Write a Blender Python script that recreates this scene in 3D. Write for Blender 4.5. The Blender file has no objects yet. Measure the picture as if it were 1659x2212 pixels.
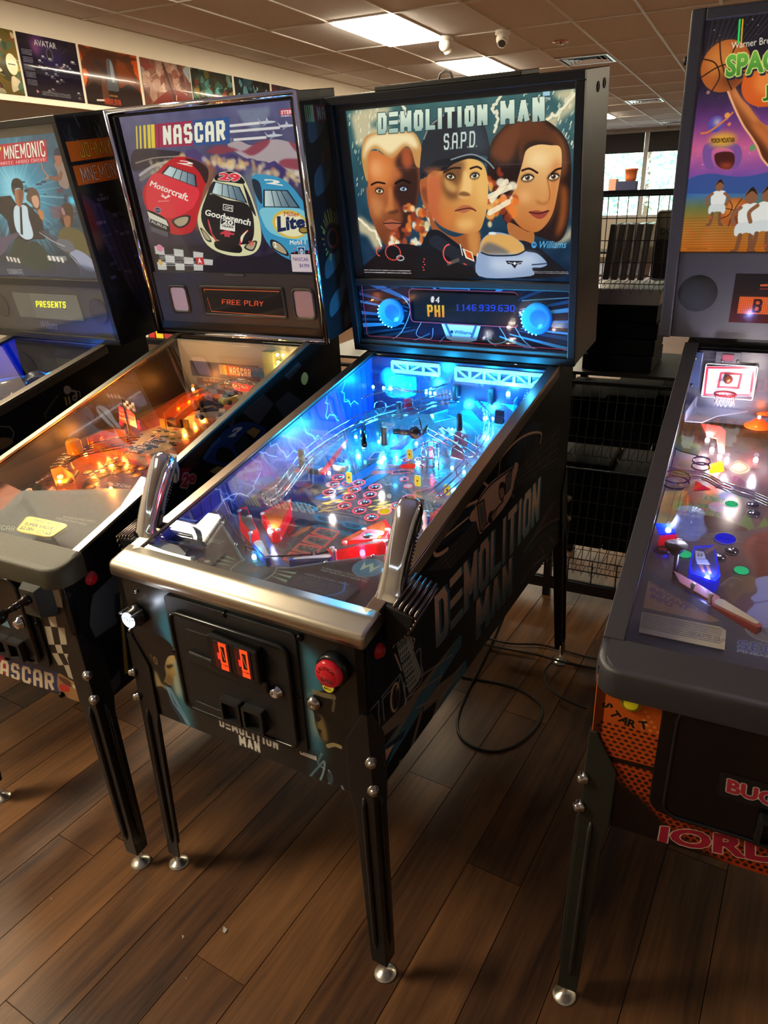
import bpy, bmesh, math, random
import numpy as np
from mathutils import Vector, Matrix, Euler
R = math.radians
random.seed(7)
scene = bpy.context.scene
COL = scene.collection

# ---------------------------------------------------------------- camera
cam_data = bpy.data.cameras.new('camera')
cam = bpy.data.objects.new('camera', cam_data)
COL.objects.link(cam)
YAW, PITCH, ROLL = .462141, .41015, -.0316843
cam.location = (0, 0, 1.65454)
cam.rotation_euler = (Matrix.Rotation(YAW, 3, 'Z') @ Matrix.Rotation(math.pi / 2 - PITCH, 3, 'X') @ Matrix.Rotation(ROLL, 3, 'Z')).to_euler()
cam_data.sensor_fit = 'VERTICAL'
cam_data.sensor_height = 36
cam_data.lens = 36 * 1556.65 / 2212
cam_data.clip_start = .02
cam_data.clip_end = 200
scene.camera = cam

# ---------------------------------------------------------------- colour management, world
scene.view_settings.view_transform = 'Standard'
scene.view_settings.look = 'None'
scene.view_settings.gamma = 1
scene.view_settings.use_curve_mapping = False
scene.view_settings.exposure = 0
scene.cycles.use_denoising = True
scene.cycles.max_bounces = 10
scene.cycles.diffuse_bounces = 6
scene.cycles.transparent_max_bounces = 24
scene.cycles.caustics_reflective = False
scene.cycles.caustics_refractive = False
scene.cycles.sample_clamp_indirect = 4
world = bpy.data.worlds.new('world')
scene.world = world
world.use_nodes = True
wn = world.node_tree.nodes
wn['Background'].inputs[0].default_value = (.86, .94, 1, 1)
wn['Background'].inputs[1].default_value = 7

CEIL_Z = 3.06
PANEL_STRENGTH = 75.0

# ---------------------------------------------------------------- helpers: objects
def link(o, parent=None, loc=None, rot=None):
 COL.objects.link(o)
 if parent is not None:
  o.parent = parent
 if loc is not None:
  o.location = loc
 if rot is not None:
  o.rotation_euler = rot
 return o

def tag(o, label=None, cat=None, group=None, kind=None):
 for k, v in (('label', label), ('category', cat), ('group', group), ('kind', kind)):
  if v:
   o[k] = v
 return o

def empty(name, loc=(0, 0, 0), rot=(0, 0, 0), parent=None):
 o = bpy.data.objects.new(name, None)
 o.empty_display_size = .1
 return link(o, parent, loc, rot)

def inst(name, mesh, parent, loc=(0, 0, 0), rot=(0, 0, 0), scale=None, mat=None):
 o = bpy.data.objects.new(name, mesh)
 link(o, parent, loc, rot)
 if scale is not None:
  o.scale = scale if hasattr(scale, '__len__') else (scale,) * 3
 if mat is not None:
  o.material_slots[0].link = 'OBJECT'
  o.material_slots[0].material = mat
 return o

def frame(z, up=None):
 z = Vector(z).normalized()
 a = Vector(up) if up is not None else (Vector((0, 0, 1)) if abs(z.z) < .95 else Vector((0, 1, 0)))
 x = a.cross(z).normalized()
 return x, z.cross(x), z

class MB:
 """collects shapes into ONE mesh"""
 def __init__(s):
  s.v, s.f, s.m, s.sm = [], [], [], []
  s.cur = 0
  s.T = None
 def add(s, vs, fs, smooth=False):
  n = len(s.v)
  if s.T is not None:
   vs = [s.T @ Vector(v) for v in vs]
  s.v += [tuple(v) for v in vs]
  s.f += [tuple(i + n for i in f) for f in fs]
  s.m += [s.cur] * len(fs)
  s.sm += [smooth] * len(fs)
  return s
 def box(s, a, b):
  x0, y0, z0 = (min(a[i], b[i]) for i in range(3))
  x1, y1, z1 = (max(a[i], b[i]) for i in range(3))
  return s.add([(x0, y0, z0), (x1, y0, z0), (x1, y1, z0), (x0, y1, z0), (x0, y0, z1), (x1, y0, z1), (x1, y1, z1), (x0, y1, z1)],
                     [(0, 3, 2, 1), (4, 5, 6, 7), (0, 1, 5, 4), (1, 2, 6, 5), (2, 3, 7, 6), (3, 0, 4, 7)])
 def hexa(s, bot, top):
  return s.add(list(bot) + list(top), [(0, 3, 2, 1), (4, 5, 6, 7), (0, 1, 5, 4), (1, 2, 6, 5), (2, 3, 7, 6), (3, 0, 4, 7)])
 def prism(s, poly, f, d0, d1, smooth=False):
  """poly of 2-d points placed by f(a, b, d)"""
  n = len(poly)
  area = sum(poly[i][0] * poly[(i + 1) % n][1] - poly[(i + 1) % n][0] * poly[i][1] for i in range(n))
  if area < 0:
   poly = poly[::-1]
  vs = [f(a, b, d0) for a, b in poly] + [f(a, b, d1) for a, b in poly]
  fs = [tuple(range(n))[::-1], tuple(range(n, 2 * n))] + [(i, (i + 1) % n, n + (i + 1) % n, n + i) for i in range(n)]
  return s.add(vs, fs, smooth)
 def cyl(s, p0, p1, r0, r1=None, n=10, cap=True, smooth=True):
  r1 = r0 if r1 is None else r1
  p0, p1 = Vector(p0), Vector(p1)
  x, y, z = frame(p1 - p0)
  vs = []
  for p, r in ((p0, r0), (p1, r1)):
   for i in range(n):
    a = 2 * math.pi * i / n
    vs.append(p + (x * math.cos(a) + y * math.sin(a)) * r)
  s.add(vs, [(i, (i + 1) % n, n + (i + 1) % n, n + i) for i in range(n)], smooth)
  if cap:
   s.add(vs[:n], [tuple(range(n))[::-1]])
   s.add(vs[n:], [tuple(range(n))])
  return s
 def tube(s, pts, r, n=6, closed=False, cap=True):
  pts = [Vector(p) for p in pts]
  N = len(pts)
  rings, up = [], None
  for i, p in enumerate(pts):
   a = pts[(i - 1) % N] if (closed or i) else p
   b = pts[(i + 1) % N] if (closed or i < N - 1) else p
   t = (b - a)
   if t.length < 1e-9:
    t = Vector((0, 0, 1))
   x, y, z = frame(t, up if up is not None and abs(up.dot(t.normalized())) < .98 else None)
   up = y
   rr = r[i] if hasattr(r, '__len__') else r
   rings += [p + (x * math.cos(2 * math.pi * k / n) + y * math.sin(2 * math.pi * k / n)) * rr for k in range(n)]
  fs = []
  for i in range(N if closed else N - 1):
   j = (i + 1) % N
   fs += [(i * n + k, i * n + (k + 1) % n, j * n + (k + 1) % n, j * n + k) for k in range(n)]
  if not closed and cap:
   fs += [tuple(range(n))[::-1], tuple(range((N - 1) * n, N * n))]
  return s.add(rings, fs, True)
 def lathe(s, prof, o=(0, 0, 0), axis=(0, 0, 1), n=16, up=None):
  x, y, z = frame(axis, up)
  o = Vector(o)
  vs = []
  for r, h in prof:
   for k in range(n):
    a = 2 * math.pi * k / n
    vs.append(o + z * h + (x * math.cos(a) + y * math.sin(a)) * max(r, 1e-5))
  fs = []
  for i in range(len(prof) - 1):
   fs += [(i * n + k, i * n + (k + 1) % n, (i + 1) * n + (k + 1) % n, (i + 1) * n + k) for k in range(n)]
  fs += [tuple(range(n))[::-1], tuple(range((len(prof) - 1) * n, len(prof) * n))]
  return s.add(vs, fs, True)
 def sphere(s, c, r, n=10, m=6, sq=(1, 1, 1)):
  prof = [(r * math.sin(math.pi * i / m), -r * math.cos(math.pi * i / m)) for i in range(m + 1)]
  b = len(s.v)
  s.lathe(prof, c, n=n)
  if sq != (1, 1, 1):
   for i in range(b, len(s.v)):
    s.v[i] = tuple(c[k] + (s.v[i][k] - c[k]) * sq[k] for k in range(3))
  return s
 def loft(s, rings, closed_ends=True, smooth=True):
  n = len(rings[0])
  vs = [p for r in rings for p in r]
  fs = []
  for i in range(len(rings) - 1):
   fs += [(i * n + k, i * n + (k + 1) % n, (i + 1) * n + (k + 1) % n, (i + 1) * n + k) for k in range(n)]
  s.add(vs, fs, smooth)
  if closed_ends:
   s.add(rings[0], [tuple(range(n))[::-1]])
   s.add(rings[-1], [tuple(range(n))])
  return s
 def mesh(s, name, mats, uv=None):
  me = bpy.data.meshes.new(name)
  me.from_pydata(s.v, [], s.f)
  for m in (mats if isinstance(mats, (list, tuple)) else [mats]):
   me.materials.append(m)
  me.polygons.foreach_set('material_index', s.m)
  me.polygons.foreach_set('use_smooth', s.sm)
  if uv is not None:
   lay = me.uv_layers.new(name='print')
   for l in me.loops:
    lay.data[l.index].uv = uv(s.v[l.vertex_index])
  me.validate()
  bm = bmesh.new()
  bm.from_mesh(me)
  bmesh.ops.recalc_face_normals(bm, faces=bm.faces[:])
  bm.to_mesh(me)
  bm.free()
  me.update()
  return me
 def build(s, name, mats, parent=None, uv=None, bevel=0, loc=None, rot=None, seg=2):
  o = bpy.data.objects.new(name, s.mesh(name, mats, uv))
  link(o, parent, loc, rot)
  if bevel:
   b = o.modifiers.new('bevel', 'BEVEL')
   b.width = bevel
   b.segments = seg
   b.limit_method = 'ANGLE'
   b.angle_limit = R(40)
  return o

def rrect(x0, y0, x1, y1, r, n=4):
 pts = []
 for cx, cy, a0 in ((x1 - r, y1 - r, 0), (x0 + r, y1 - r, 90), (x0 + r, y0 + r, 180), (x1 - r, y0 + r, 270)):
  for i in range(n + 1):
   a = R(a0 + 90 * i / n)
   pts.append((cx + r * math.cos(a), cy + r * math.sin(a)))
 return pts

def spline(pts, n=6, closed=False):
 """Catmull-Rom through points"""
 P = [Vector(p) for p in pts]
 out = []
 N = len(P)
 for i in range(N if closed else N - 1):
  p0 = P[(i - 1) % N] if (closed or i) else P[0]
  p1, p2 = P[i], P[(i + 1) % N]
  p3 = P[(i + 2) % N] if (closed or i < N - 2) else P[-1]
  for k in range(n):
   t = k / n
   out.append(.5 * ((2 * p1) + (p2 - p0) * t + (2 * p0 - 5 * p1 + 4 * p2 - p3) * t * t + (3 * p1 - p0 - 3 * p2 + p3) * t ** 3))
 if not closed:
  out.append(P[-1])
 return out

# ---------------------------------------------------------------- helpers: materials
def srgb(c):
 """display colour 0-255 to linear"""
 if isinstance(c, str):
  c = [int(c[i:i + 2], 16) for i in (0, 2, 4)]
 return tuple((v / 255 / 12.92) if v / 255 <= .04045 else ((v / 255 + .055) / 1.055) ** 2.4 for v in c[:3])

MATS = {}
def mat(name, col=(128, 128, 128), rough=.5, metal=0, emit=None, strength=0, spec=.5, bump=0, bscale=200, vary=0, vscale=8, coat=0, alpha=1, aniso=0):
 """principled material with procedural roughness, colour variation and fine relief"""
 if name in MATS:
  return MATS[name]
 m = bpy.data.materials.new(name)
 m.use_nodes = True
 nt = m.node_tree
 N, L = nt.nodes, nt.links
 p = N['Principled BSDF']
 c = srgb(col) + (1,)
 p.inputs['Base Color'].default_value = c
 p.inputs['Roughness'].default_value = rough
 p.inputs['Metallic'].default_value = metal
 p.inputs['Specular IOR Level'].default_value = spec
 p.inputs['Coat Weight'].default_value = coat
 p.inputs['Coat Roughness'].default_value = .08
 p.inputs['Alpha'].default_value = alpha
 p.inputs['Anisotropic'].default_value = aniso
 if emit is not None:
  p.inputs['Emission Color'].default_value = srgb(emit) + (1,)
  p.inputs['Emission Strength'].default_value = strength
 tc = N.new('ShaderNodeTexCoord')
 if vary:
  n = N.new('ShaderNodeTexNoise')
  n.inputs['Scale'].default_value = vscale
  n.inputs['Detail'].default_value = 6
  L.new(tc.outputs['Object'], n.inputs['Vector'])
  mx = N.new('ShaderNodeMix')
  mx.data_type = 'RGBA'
  mx.inputs['A'].default_value = tuple(v * (1 - vary) for v in c[:3]) + (1,)
  mx.inputs['B'].default_value = tuple(min(1, v * (1 + vary)) for v in c[:3]) + (1,)
  L.new(n.outputs['Fac'], mx.inputs['Factor'])
  L.new(mx.outputs['Result'], p.inputs['Base Color'])
 if bump:
  n = N.new('ShaderNodeTexNoise')
  n.inputs['Scale'].default_value = bscale
  n.inputs['Detail'].default_value = 3
  L.new(tc.outputs['Object'], n.inputs['Vector'])
  b = N.new('ShaderNodeBump')
  b.inputs['Strength'].default_value = bump
  b.inputs['Distance'].default_value = .002
  L.new(n.outputs['Fac'], b.inputs['Height'])
  L.new(b.outputs['Normal'], p.inputs['Normal'])
 MATS[name] = m
 return m

def emitter(name, col, strength):
 if name in MATS:
  return MATS[name]
 m = bpy.data.materials.new(name)
 m.use_nodes = True
 nt = m.node_tree
 nt.nodes.remove(nt.nodes['Principled BSDF'])
 e = nt.nodes.new('ShaderNodeEmission')
 e.inputs[0].default_value = srgb(col) + (1,)
 e.inputs[1].default_value = strength
 nt.links.new(e.outputs[0], nt.nodes['Material Output'].inputs[0])
 MATS[name] = m
 return m

def clear(name, col=(255, 255, 255), through=.9, rough=.02, ior=1.45, gain=1.0):
 """thin clear sheet: lets light straight through, mirrors by Fresnel"""
 if name in MATS:
  return MATS[name]
 m = bpy.data.materials.new(name)
 m.use_nodes = True
 nt = m.node_tree
 N, L = nt.nodes, nt.links
 N.remove(N['Principled BSDF'])
 t = N.new('ShaderNodeBsdfTransparent')
 t.inputs[0].default_value = tuple(v * through for v in srgb(col)) + (1,)
 g = N.new('ShaderNodeBsdfGlossy')
 g.inputs['Roughness'].default_value = rough
 fr = N.new('ShaderNodeFresnel')
 fr.inputs['IOR'].default_value = ior
 ml = N.new('ShaderNodeMath')
 ml.operation = 'MULTIPLY'
 ml.inputs[1].default_value = gain
 L.new(fr.outputs[0], ml.inputs[0])
 mx = N.new('ShaderNodeMixShader')
 L.new(ml.outputs[0], mx.inputs[0])
 L.new(t.outputs[0], mx.inputs[1])
 L.new(g.outputs[0], mx.inputs[2])
 L.new(mx.outputs[0], N['Material Output'].inputs[0])
 MATS[name] = m
 return m

def tint(name, col, through=.55, rough=.15, glow=0):
 """coloured translucent plastic"""
 if name in MATS:
  return MATS[name]
 m = bpy.data.materials.new(name)
 m.use_nodes = True
 nt = m.node_tree
 N, L = nt.nodes, nt.links
 p = N['Principled BSDF']
 p.inputs['Base Color'].default_value = srgb(col) + (1,)
 p.inputs['Roughness'].default_value = rough
 if glow:
  p.inputs['Emission Color'].default_value = srgb(col) + (1,)
  p.inputs['Emission Strength'].default_value = glow
 t = N.new('ShaderNodeBsdfTransparent')
 t.inputs[0].default_value = srgb(col) + (1,)
 mx = N.new('ShaderNodeMixShader')
 mx.inputs[0].default_value = through
 L.new(p.outputs[0], mx.inputs[1])
 L.new(t.outputs[0], mx.inputs[2])
 L.new(mx.outputs[0], N['Material Output'].inputs[0])
 MATS[name] = m
 return m

def printed(name, art, rough=.4, glow=0, base=True, coat=0, spec=.5):
 """flat print: the art is drawn by this script; glow > 0 for back-lit prints and screens"""
 m = bpy.data.materials.new(name)
 m.use_nodes = True
 N, L = m.node_tree.nodes, m.node_tree.links
 p = N['Principled BSDF']
 t = N.new('ShaderNodeTexImage')
 t.image = art.image(name)
 t.extension = 'EXTEND'
 p.inputs['Roughness'].default_value = rough
 p.inputs['Coat Weight'].default_value = coat
 p.inputs['Coat Roughness'].default_value = .05
 p.inputs['Specular IOR Level'].default_value = spec
 if base:
  L.new(t.outputs['Color'], p.inputs['Base Color'])
 else:
  p.inputs['Base Color'].default_value = (.01, .01, .01, 1)
 if glow:
  L.new(t.outputs['Color'], p.inputs['Emission Color'])
  p.inputs['Emission Strength'].default_value = glow
 return m

def lamp(name, loc, energy, col=(255, 255, 255), radius=.01, parent=None):
 d = bpy.data.lights.new(name, 'POINT')
 d.energy = energy
 d.color = srgb(col)
 d.shadow_soft_size = min(radius, .006)
 return link(bpy.data.objects.new(name, d), parent, loc)

# ---------------------------------------------------------------- helpers: drawing flat prints
class Art:
 """a flat print measured in metres, drawn with polygons, strokes and lettering"""
 def __init__(s, x0, y0, x1, y1, ppm, bg=(0, 0, 0)):
  s.x0, s.y0, s.x1, s.y1, s.k = x0, y0, x1, y1, ppm
  s.w, s.h = max(2, int(round((x1 - x0) * ppm))), max(2, int(round((y1 - y0) * ppm)))
  s.a = np.zeros((s.h, s.w, 3), np.float32)
  s.a[:] = np.array(s.c(bg), np.float32)
 @staticmethod
 def c(c):
  if isinstance(c, str):
   c = [int(c[i:i + 2], 16) for i in (0, 2, 4)]
  return np.array(c[:3], np.float32) / 255
 def uv(s, a, b):
  return ((a - s.x0) / (s.x1 - s.x0), (b - s.y0) / (s.y1 - s.y0))
 def px(s, pts):
  p = np.asarray(pts, float)
  return np.stack([(p[:, 0] - s.x0) * s.k, (p[:, 1] - s.y0) * s.k], -1)
 def grid(s, bx):
  xs = (np.arange(bx[0], bx[2]) + .5) / s.k + s.x0
  ys = (np.arange(bx[1], bx[3]) + .5) / s.k + s.y0
  return np.meshgrid(xs, ys)
 def blend(s, bx, mask, col, a):
  if mask.size == 0:
   return
  if callable(col):
   X, Y = s.grid(bx)
   col = col(X, Y)
  else:
   col = s.c(col)
  m = (mask * a)[..., None]
  r = s.a[bx[1]:bx[3], bx[0]:bx[2]]
  r[:] = r * (1 - m) + col * m
 def box(s, p, pad=2):
  x0, y0 = np.floor(p.min(0) - pad).astype(int)
  x1, y1 = np.ceil(p.max(0) + pad).astype(int)
  return max(0, x0), max(0, y0), min(s.w, x1), min(s.h, y1)
 def mask(s, contours, pad=2):
  """even-odd fill with 3x3 samples; contours in pixels"""
  allp = np.concatenate(contours)
  bx = s.box(allp, pad)
  w, h = bx[2] - bx[0], bx[3] - bx[1]
  if w <= 0 or h <= 0:
   return bx, np.zeros((0, 0), np.float32)
  S = 3
  A = np.concatenate(contours)
  B = np.concatenate([np.roll(c, -1, 0) for c in contours])
  A = (A - [bx[0], bx[1]]) * S
  B = (B - [bx[0], bx[1]]) * S
  d = np.zeros((h * S, w * S + 1), np.int32)
  for (ax, ay), (bx_, by) in zip(A, B):
   if ay == by:
    continue
   lo, hi = (ay, by) if ay < by else (by, ay)
   r0, r1 = max(0, math.ceil(lo - .5)), min(h * S, math.ceil(hi - .5))
   if r1 <= r0:
    continue
   r = np.arange(r0, r1)
   x = ax + (r + .5 - ay) * (bx_ - ax) / (by - ay)
   c = np.clip(np.ceil(x - .5), 0, w * S).astype(int)
   d[r, c] += 1
  m = (np.cumsum(d, 1)[:, :-1] % 2).astype(np.float32)
  return bx, m.reshape(h, S, w, S).mean((1, 3))
 @staticmethod
 def blur(m, r):
  r = max(1, int(round(r)))
  for ax in (0, 1, 0, 1):
   n = m.shape[ax]
   pad = [(0, 0), (0, 0)]
   pad[ax] = (r + 1, r)
   c = np.cumsum(np.pad(m, pad, mode='edge'), ax)
   m = (np.take(c, np.arange(2 * r + 1, n + 2 * r + 1), ax) - np.take(c, np.arange(0, n), ax)) / (2 * r + 1)
  return m
 def poly(s, pts, col, a=1, soft=0):
  cs = [s.px(c) for c in (pts if isinstance(pts[0][0], (tuple, list, np.ndarray)) else [pts])]
  sp = soft * s.k
  bx, m = s.mask(cs, 2 + 3 * sp)
  if soft and m.size:
   m = s.blur(m, sp)
  s.blend(bx, m, col, a)
  return s
 def curve(s, pts, col, a=1, soft=0, n=5):
  """smooth closed shape through points"""
  return s.poly([(p.x, p.y) for p in spline([(x, y, 0) for x, y in pts], n, True)], col, a, soft)
 def line(s, pts, w, col, a=1, smooth=False, closed=False, soft=0):
  if smooth:
   pts = [(p.x, p.y) for p in spline([(x, y, 0) for x, y in pts], 5, closed)]
  elif closed:
   pts = list(pts) + [pts[0]]
  p = s.px(pts)
  hw = max(.35, w * s.k / 2)
  bx = s.box(p, hw + 2 + soft * s.k)
  if bx[2] <= bx[0] or bx[3] <= bx[1]:
   return s
  m = np.zeros((bx[3] - bx[1], bx[2] - bx[0]), np.float32)
  for a0, b0 in zip(p[:-1], p[1:]):
   q = s.box(np.stack([a0, b0]), hw + 2 + soft * s.k)
   if q[2] <= q[0] or q[3] <= q[1]:
    continue
   X, Y = np.meshgrid(np.arange(q[0], q[2]) + .5, np.arange(q[1], q[3]) + .5)
   d = b0 - a0
   t = np.clip(((X - a0[0]) * d[0] + (Y - a0[1]) * d[1]) / max(1e-9, d @ d), 0, 1)
   D = np.hypot(X - a0[0] - t * d[0], Y - a0[1] - t * d[1])
   v = np.clip((hw + .5 - D) / (1 + soft * s.k), 0, 1)
   sub = m[q[1] - bx[1]:q[3] - bx[1], q[0] - bx[0]:q[2] - bx[0]]
   np.maximum(sub, v, out=sub)
  s.blend(bx, m, col, a)
  return s
 def ell(s, cx, cy, rx, ry, col, a=1, rot=0, soft=0, ring=0):
  c, n = math.cos(R(rot)), math.sin(R(rot))
  def el(k):
   return [(cx + c * (rx - k) * math.cos(t) - n * (ry - k) * math.sin(t), cy + n * (rx - k) * math.cos(t) + c * (ry - k) * math.sin(t)) for t in np.linspace(0, 2 * math.pi, 40, endpoint=False)]
  return s.poly([el(0), el(ring)] if ring else el(0), col, a, soft)
 def rect(s, x0, y0, x1, y1, col, a=1, soft=0):
  return s.poly([(x0, y0), (x1, y0), (x1, y1), (x0, y1)], col, a, soft)
 def lin(s, c0, c1, p0, p1):
  """gradient between two points"""
  c0, c1 = s.c(c0), s.c(c1)
  d = np.array(p1, float) - np.array(p0, float)
  def f(X, Y):
   t = np.clip(((X - p0[0]) * d[0] + (Y - p0[1]) * d[1]) / (d @ d), 0, 1)[..., None]
   return c0 * (1 - t) + c1 * t
  return f
 def noise(s, amp, scale=6, seed=1, tintc=(1, 1, 1)):
  r = np.random.RandomState(seed)
  n = r.rand(s.h // scale + 2, s.w // scale + 2)
  n = np.kron(n, np.ones((scale, scale)))[:s.h, :s.w]
  n = s.blur(n.astype(np.float32), scale * .6)
  s.a += ((n - .5) * 2 * amp)[..., None] * np.array(tintc, np.float32)
  np.clip(s.a, 0, 1, out=s.a)
  return s
 def tris(s, T, col, a=1, outline=None, ow=0, shadow=None, sd=(0, 0)):
  """letter triangles (metres); shared edges cancel in the even-odd fill"""
  cs = [s.px(t) for t in T]
  pad = 3 + ow * s.k * 2 + max(abs(sd[0]), abs(sd[1])) * s.k
  bx, m = s.mask(cs, pad)
  if m.size == 0:
   return s
  def grow(m, w):
   r = max(1, int(round(w * s.k)))
   o = m.copy()
   for dy in range(-r, r + 1):
    for dx in range(-r, r + 1):
     if dx * dx + dy * dy <= r * r + .5:
      np.maximum(o, np.roll(np.roll(m, dy, 0), dx, 1), out=o)
   return o
  if shadow is not None:
   g = grow(m, ow) if outline is not None else m
   s.blend(bx, np.roll(np.roll(g, int(round(sd[1] * s.k)), 0), int(round(sd[0] * s.k)), 1), shadow, a)
  if outline is not None:
   s.blend(bx, grow(m, ow), outline, a)
  s.blend(bx, m, col, a)
  return s
 def text(s, txt, bl, br, tl, col, bold=0, tr=None, block=0, **kw):
  """lettering fitted to a slanted box: bottom-left, bottom-right, top-left (top-right)"""
  T = block_tris(txt, block) if block else font_tris(txt, bold)
  lo, hi = T.reshape(-1, 2).min(0), T.reshape(-1, 2).max(0)
  U = (T - lo) / np.maximum(hi - lo, 1e-6)
  bl, br, tl = (np.array(p, float) for p in (bl, br, tl))
  tr = br + tl - bl if tr is None else np.array(tr, float)
  u, v = U[..., :1], U[..., 1:]
  P = bl * (1 - u) * (1 - v) + br * u * (1 - v) + tl * (1 - u) * v + tr * u * v
  return s.tris(list(P), col, **kw)
 def words(s, x, y, h, txt, col, bold=0, asp=1.0, ang=0, block=0, mid=False, **kw):
  """lettering of cap height h from (x, y)"""
  T = block_tris(txt, block) if block else font_tris(txt, bold)
  q = T.reshape(-1, 2)
  W = (q[:, 0].max() - q[:, 0].min()) * h * asp / (1.0 if block else .73)
  H = (q[:, 1].max() - q[:, 1].min()) * h / (1.0 if block else .73)
  c, n = math.cos(R(ang)), math.sin(R(ang))
  if mid:
   x, y = x - c * W / 2, y - n * W / 2
  return s.text(txt, (x, y), (x + c * W, y + n * W), (x - n * H, y + c * H), col, bold, None, block, **kw)
 def greek(s, x0, y0, x1, y1, rows, col, a=.8, seed=3, ang=0):
  """rows of tiny unreadable print"""
  r = random.Random(seed)
  h = (y1 - y0) / rows
  for i in range(rows):
   x = x0
   y = y1 - h * (i + .5)
   while x < x1 - .001:
    w = min(r.uniform(.003, .011), x1 - x)
    s.line([(x, y), (x + w, y)], h * .42, col, a * r.uniform(.6, 1))
    x += w + .0016
  return s
 def image(s, name):
  im = bpy.data.images.new(name, s.w, s.h)
  px = np.ones((s.h, s.w, 4), np.float32)
  px[..., :3] = np.clip(s.a, 0, 1)
  im.pixels.foreach_set(px.ravel())
  im.pack()
  return im

_FT = {}
def font_tris(txt, bold=0):
 if (txt, bold) in _FT:
  return _FT[txt, bold]
 cu = bpy.data.curves.new('lettering', 'FONT')
 cu.body = txt
 cu.offset = bold
 cu.resolution_u = 3
 o = bpy.data.objects.new('lettering', cu)
 COL.objects.link(o)
 dg = bpy.context.evaluated_depsgraph_get()
 me = o.evaluated_get(dg).to_mesh()
 me.calc_loop_triangles()
 v = np.array([x.co[:2] for x in me.vertices]).reshape(-1, 2)
 T = np.array([v[list(t.vertices)] for t in me.loop_triangles]).reshape(-1, 3, 2)
 o.evaluated_get(dg).to_mesh_clear()
 bpy.data.objects.remove(o)
 bpy.data.curves.remove(cu)
 _FT[txt, bold] = T
 return T

# square block alphabet drawn as strokes on a 0..1 cell
BLK = {
 'A': ['0,0 0,.8 .2,1 .8,1 1,.8 1,0', '0,.42 1,.42'], 'B': ['0,0 0,1 .8,1 1,.85 1,.65 .8,.52 0,.52', '.8,.52 1,.36 1,.16 .8,0 0,0'],
 'C': ['1,.75 1,.85 .8,1 .2,1 0,.85 0,.15 .2,0 .8,0 1,.15 1,.25'], 'D': ['0,0 0,1 .75,1 1,.8 1,.2 .75,0 0,0'],
 'E': ['1,1 0,1 0,0 1,0', '0,.5 .8,.5'], 'F': ['1,1 0,1 0,0', '0,.5 .8,.5'], 'G': ['1,.8 .8,1 .2,1 0,.8 0,.2 .2,0 1,0 1,.45 .6,.45'],
 'H': ['0,0 0,1', '1,0 1,1', '0,.5 1,.5'], 'I': ['.5,0 .5,1'], 'J': ['1,1 1,.2 .8,0 .2,0 0,.2 0,.35'], 'K': ['0,0 0,1', '1,1 0,.48 1,0'],
 'L': ['0,1 0,0 1,0'], 'M': ['0,0 0,1 .5,.25 1,1 1,0'], 'N': ['0,0 0,1 1,0 1,1'], 'O': ['0,.15 0,.85 .2,1 .8,1 1,.85 1,.15 .8,0 .2,0 0,.15'],
 'P': ['0,0 0,1 .8,1 1,.85 1,.6 .8,.45 0,.45'], 'R': ['0,0 0,1 .8,1 1,.85 1,.62 .8,.48 0,.48', '.5,.48 1,0'],
 'S': ['1,.8 .8,1 .2,1 0,.85 0,.65 .2,.52 .8,.52 1,.38 1,.15 .8,0 .2,0 0,.2'], 'T': ['0,1 1,1', '.5,1 .5,0'], 'U': ['0,1 0,.2 .2,0 .8,0 1,.2 1,1'],
 'V': ['0,1 .5,0 1,1'], 'W': ['0,1 .25,0 .5,.7 .75,0 1,1'], 'X': ['0,0 1,1', '0,1 1,0'], 'Y': ['0,1 .5,.5 1,1', '.5,.5 .5,0'], 'Z': ['0,1 1,1 0,0 1,0'],
 '0': ['0,.15 0,.85 .2,1 .8,1 1,.85 1,.15 .8,0 .2,0 0,.15'], '1': ['.2,.85 .55,1 .55,0', '.2,0 .9,0'], '2': ['0,.85 .2,1 .8,1 1,.85 1,.6 0,.15 0,0 1,0'],
 '3': ['0,1 .85,1 1,.85 1,.6 .85,.5 .3,.5', '.85,.5 1,.4 1,.15 .85,0 0,0'], '4': ['.8,0 .8,1 0,.3 1,.3'], '5': ['1,1 0,1 0,.55 .8,.55 1,.4 1,.15 .8,0 0,0'],
 '6': ['1,1 .2,1 0,.8 0,.15 .2,0 .8,0 1,.15 1,.4 .8,.52 0,.52'], '7': ['0,1 1,1 .4,0'], '8': ['.2,.5 0,.65 0,.85 .2,1 .8,1 1,.85 1,.65 .8,.5 .2,.5 0,.35 0,.15 .2,0 .8,0 1,.15 1,.35 .8,.5'],
 '9': ['0,0 .8,0 1,.2 1,.85 .8,1 .2,1 0,.85 0,.6 .2,.48 1,.48'], '#': ['.3,0 .3,1', '.7,0 .7,1', '0,.33 1,.33', '0,.67 1,.67'], '-': ['0,.5 1,.5'],
 '=': ['0,.65 1,.65', '0,.35 1,.35'], 'e': ['0,1 1,1', '0,.5 1,.5', '0,0 1,0'], 'd': ['.12,.8 .12,0 .7,0 1,.25 1,.8 .75,1 0,1'],
 'v': ['0,0 .5,1 1,0'],
}
_BT = {}
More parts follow.
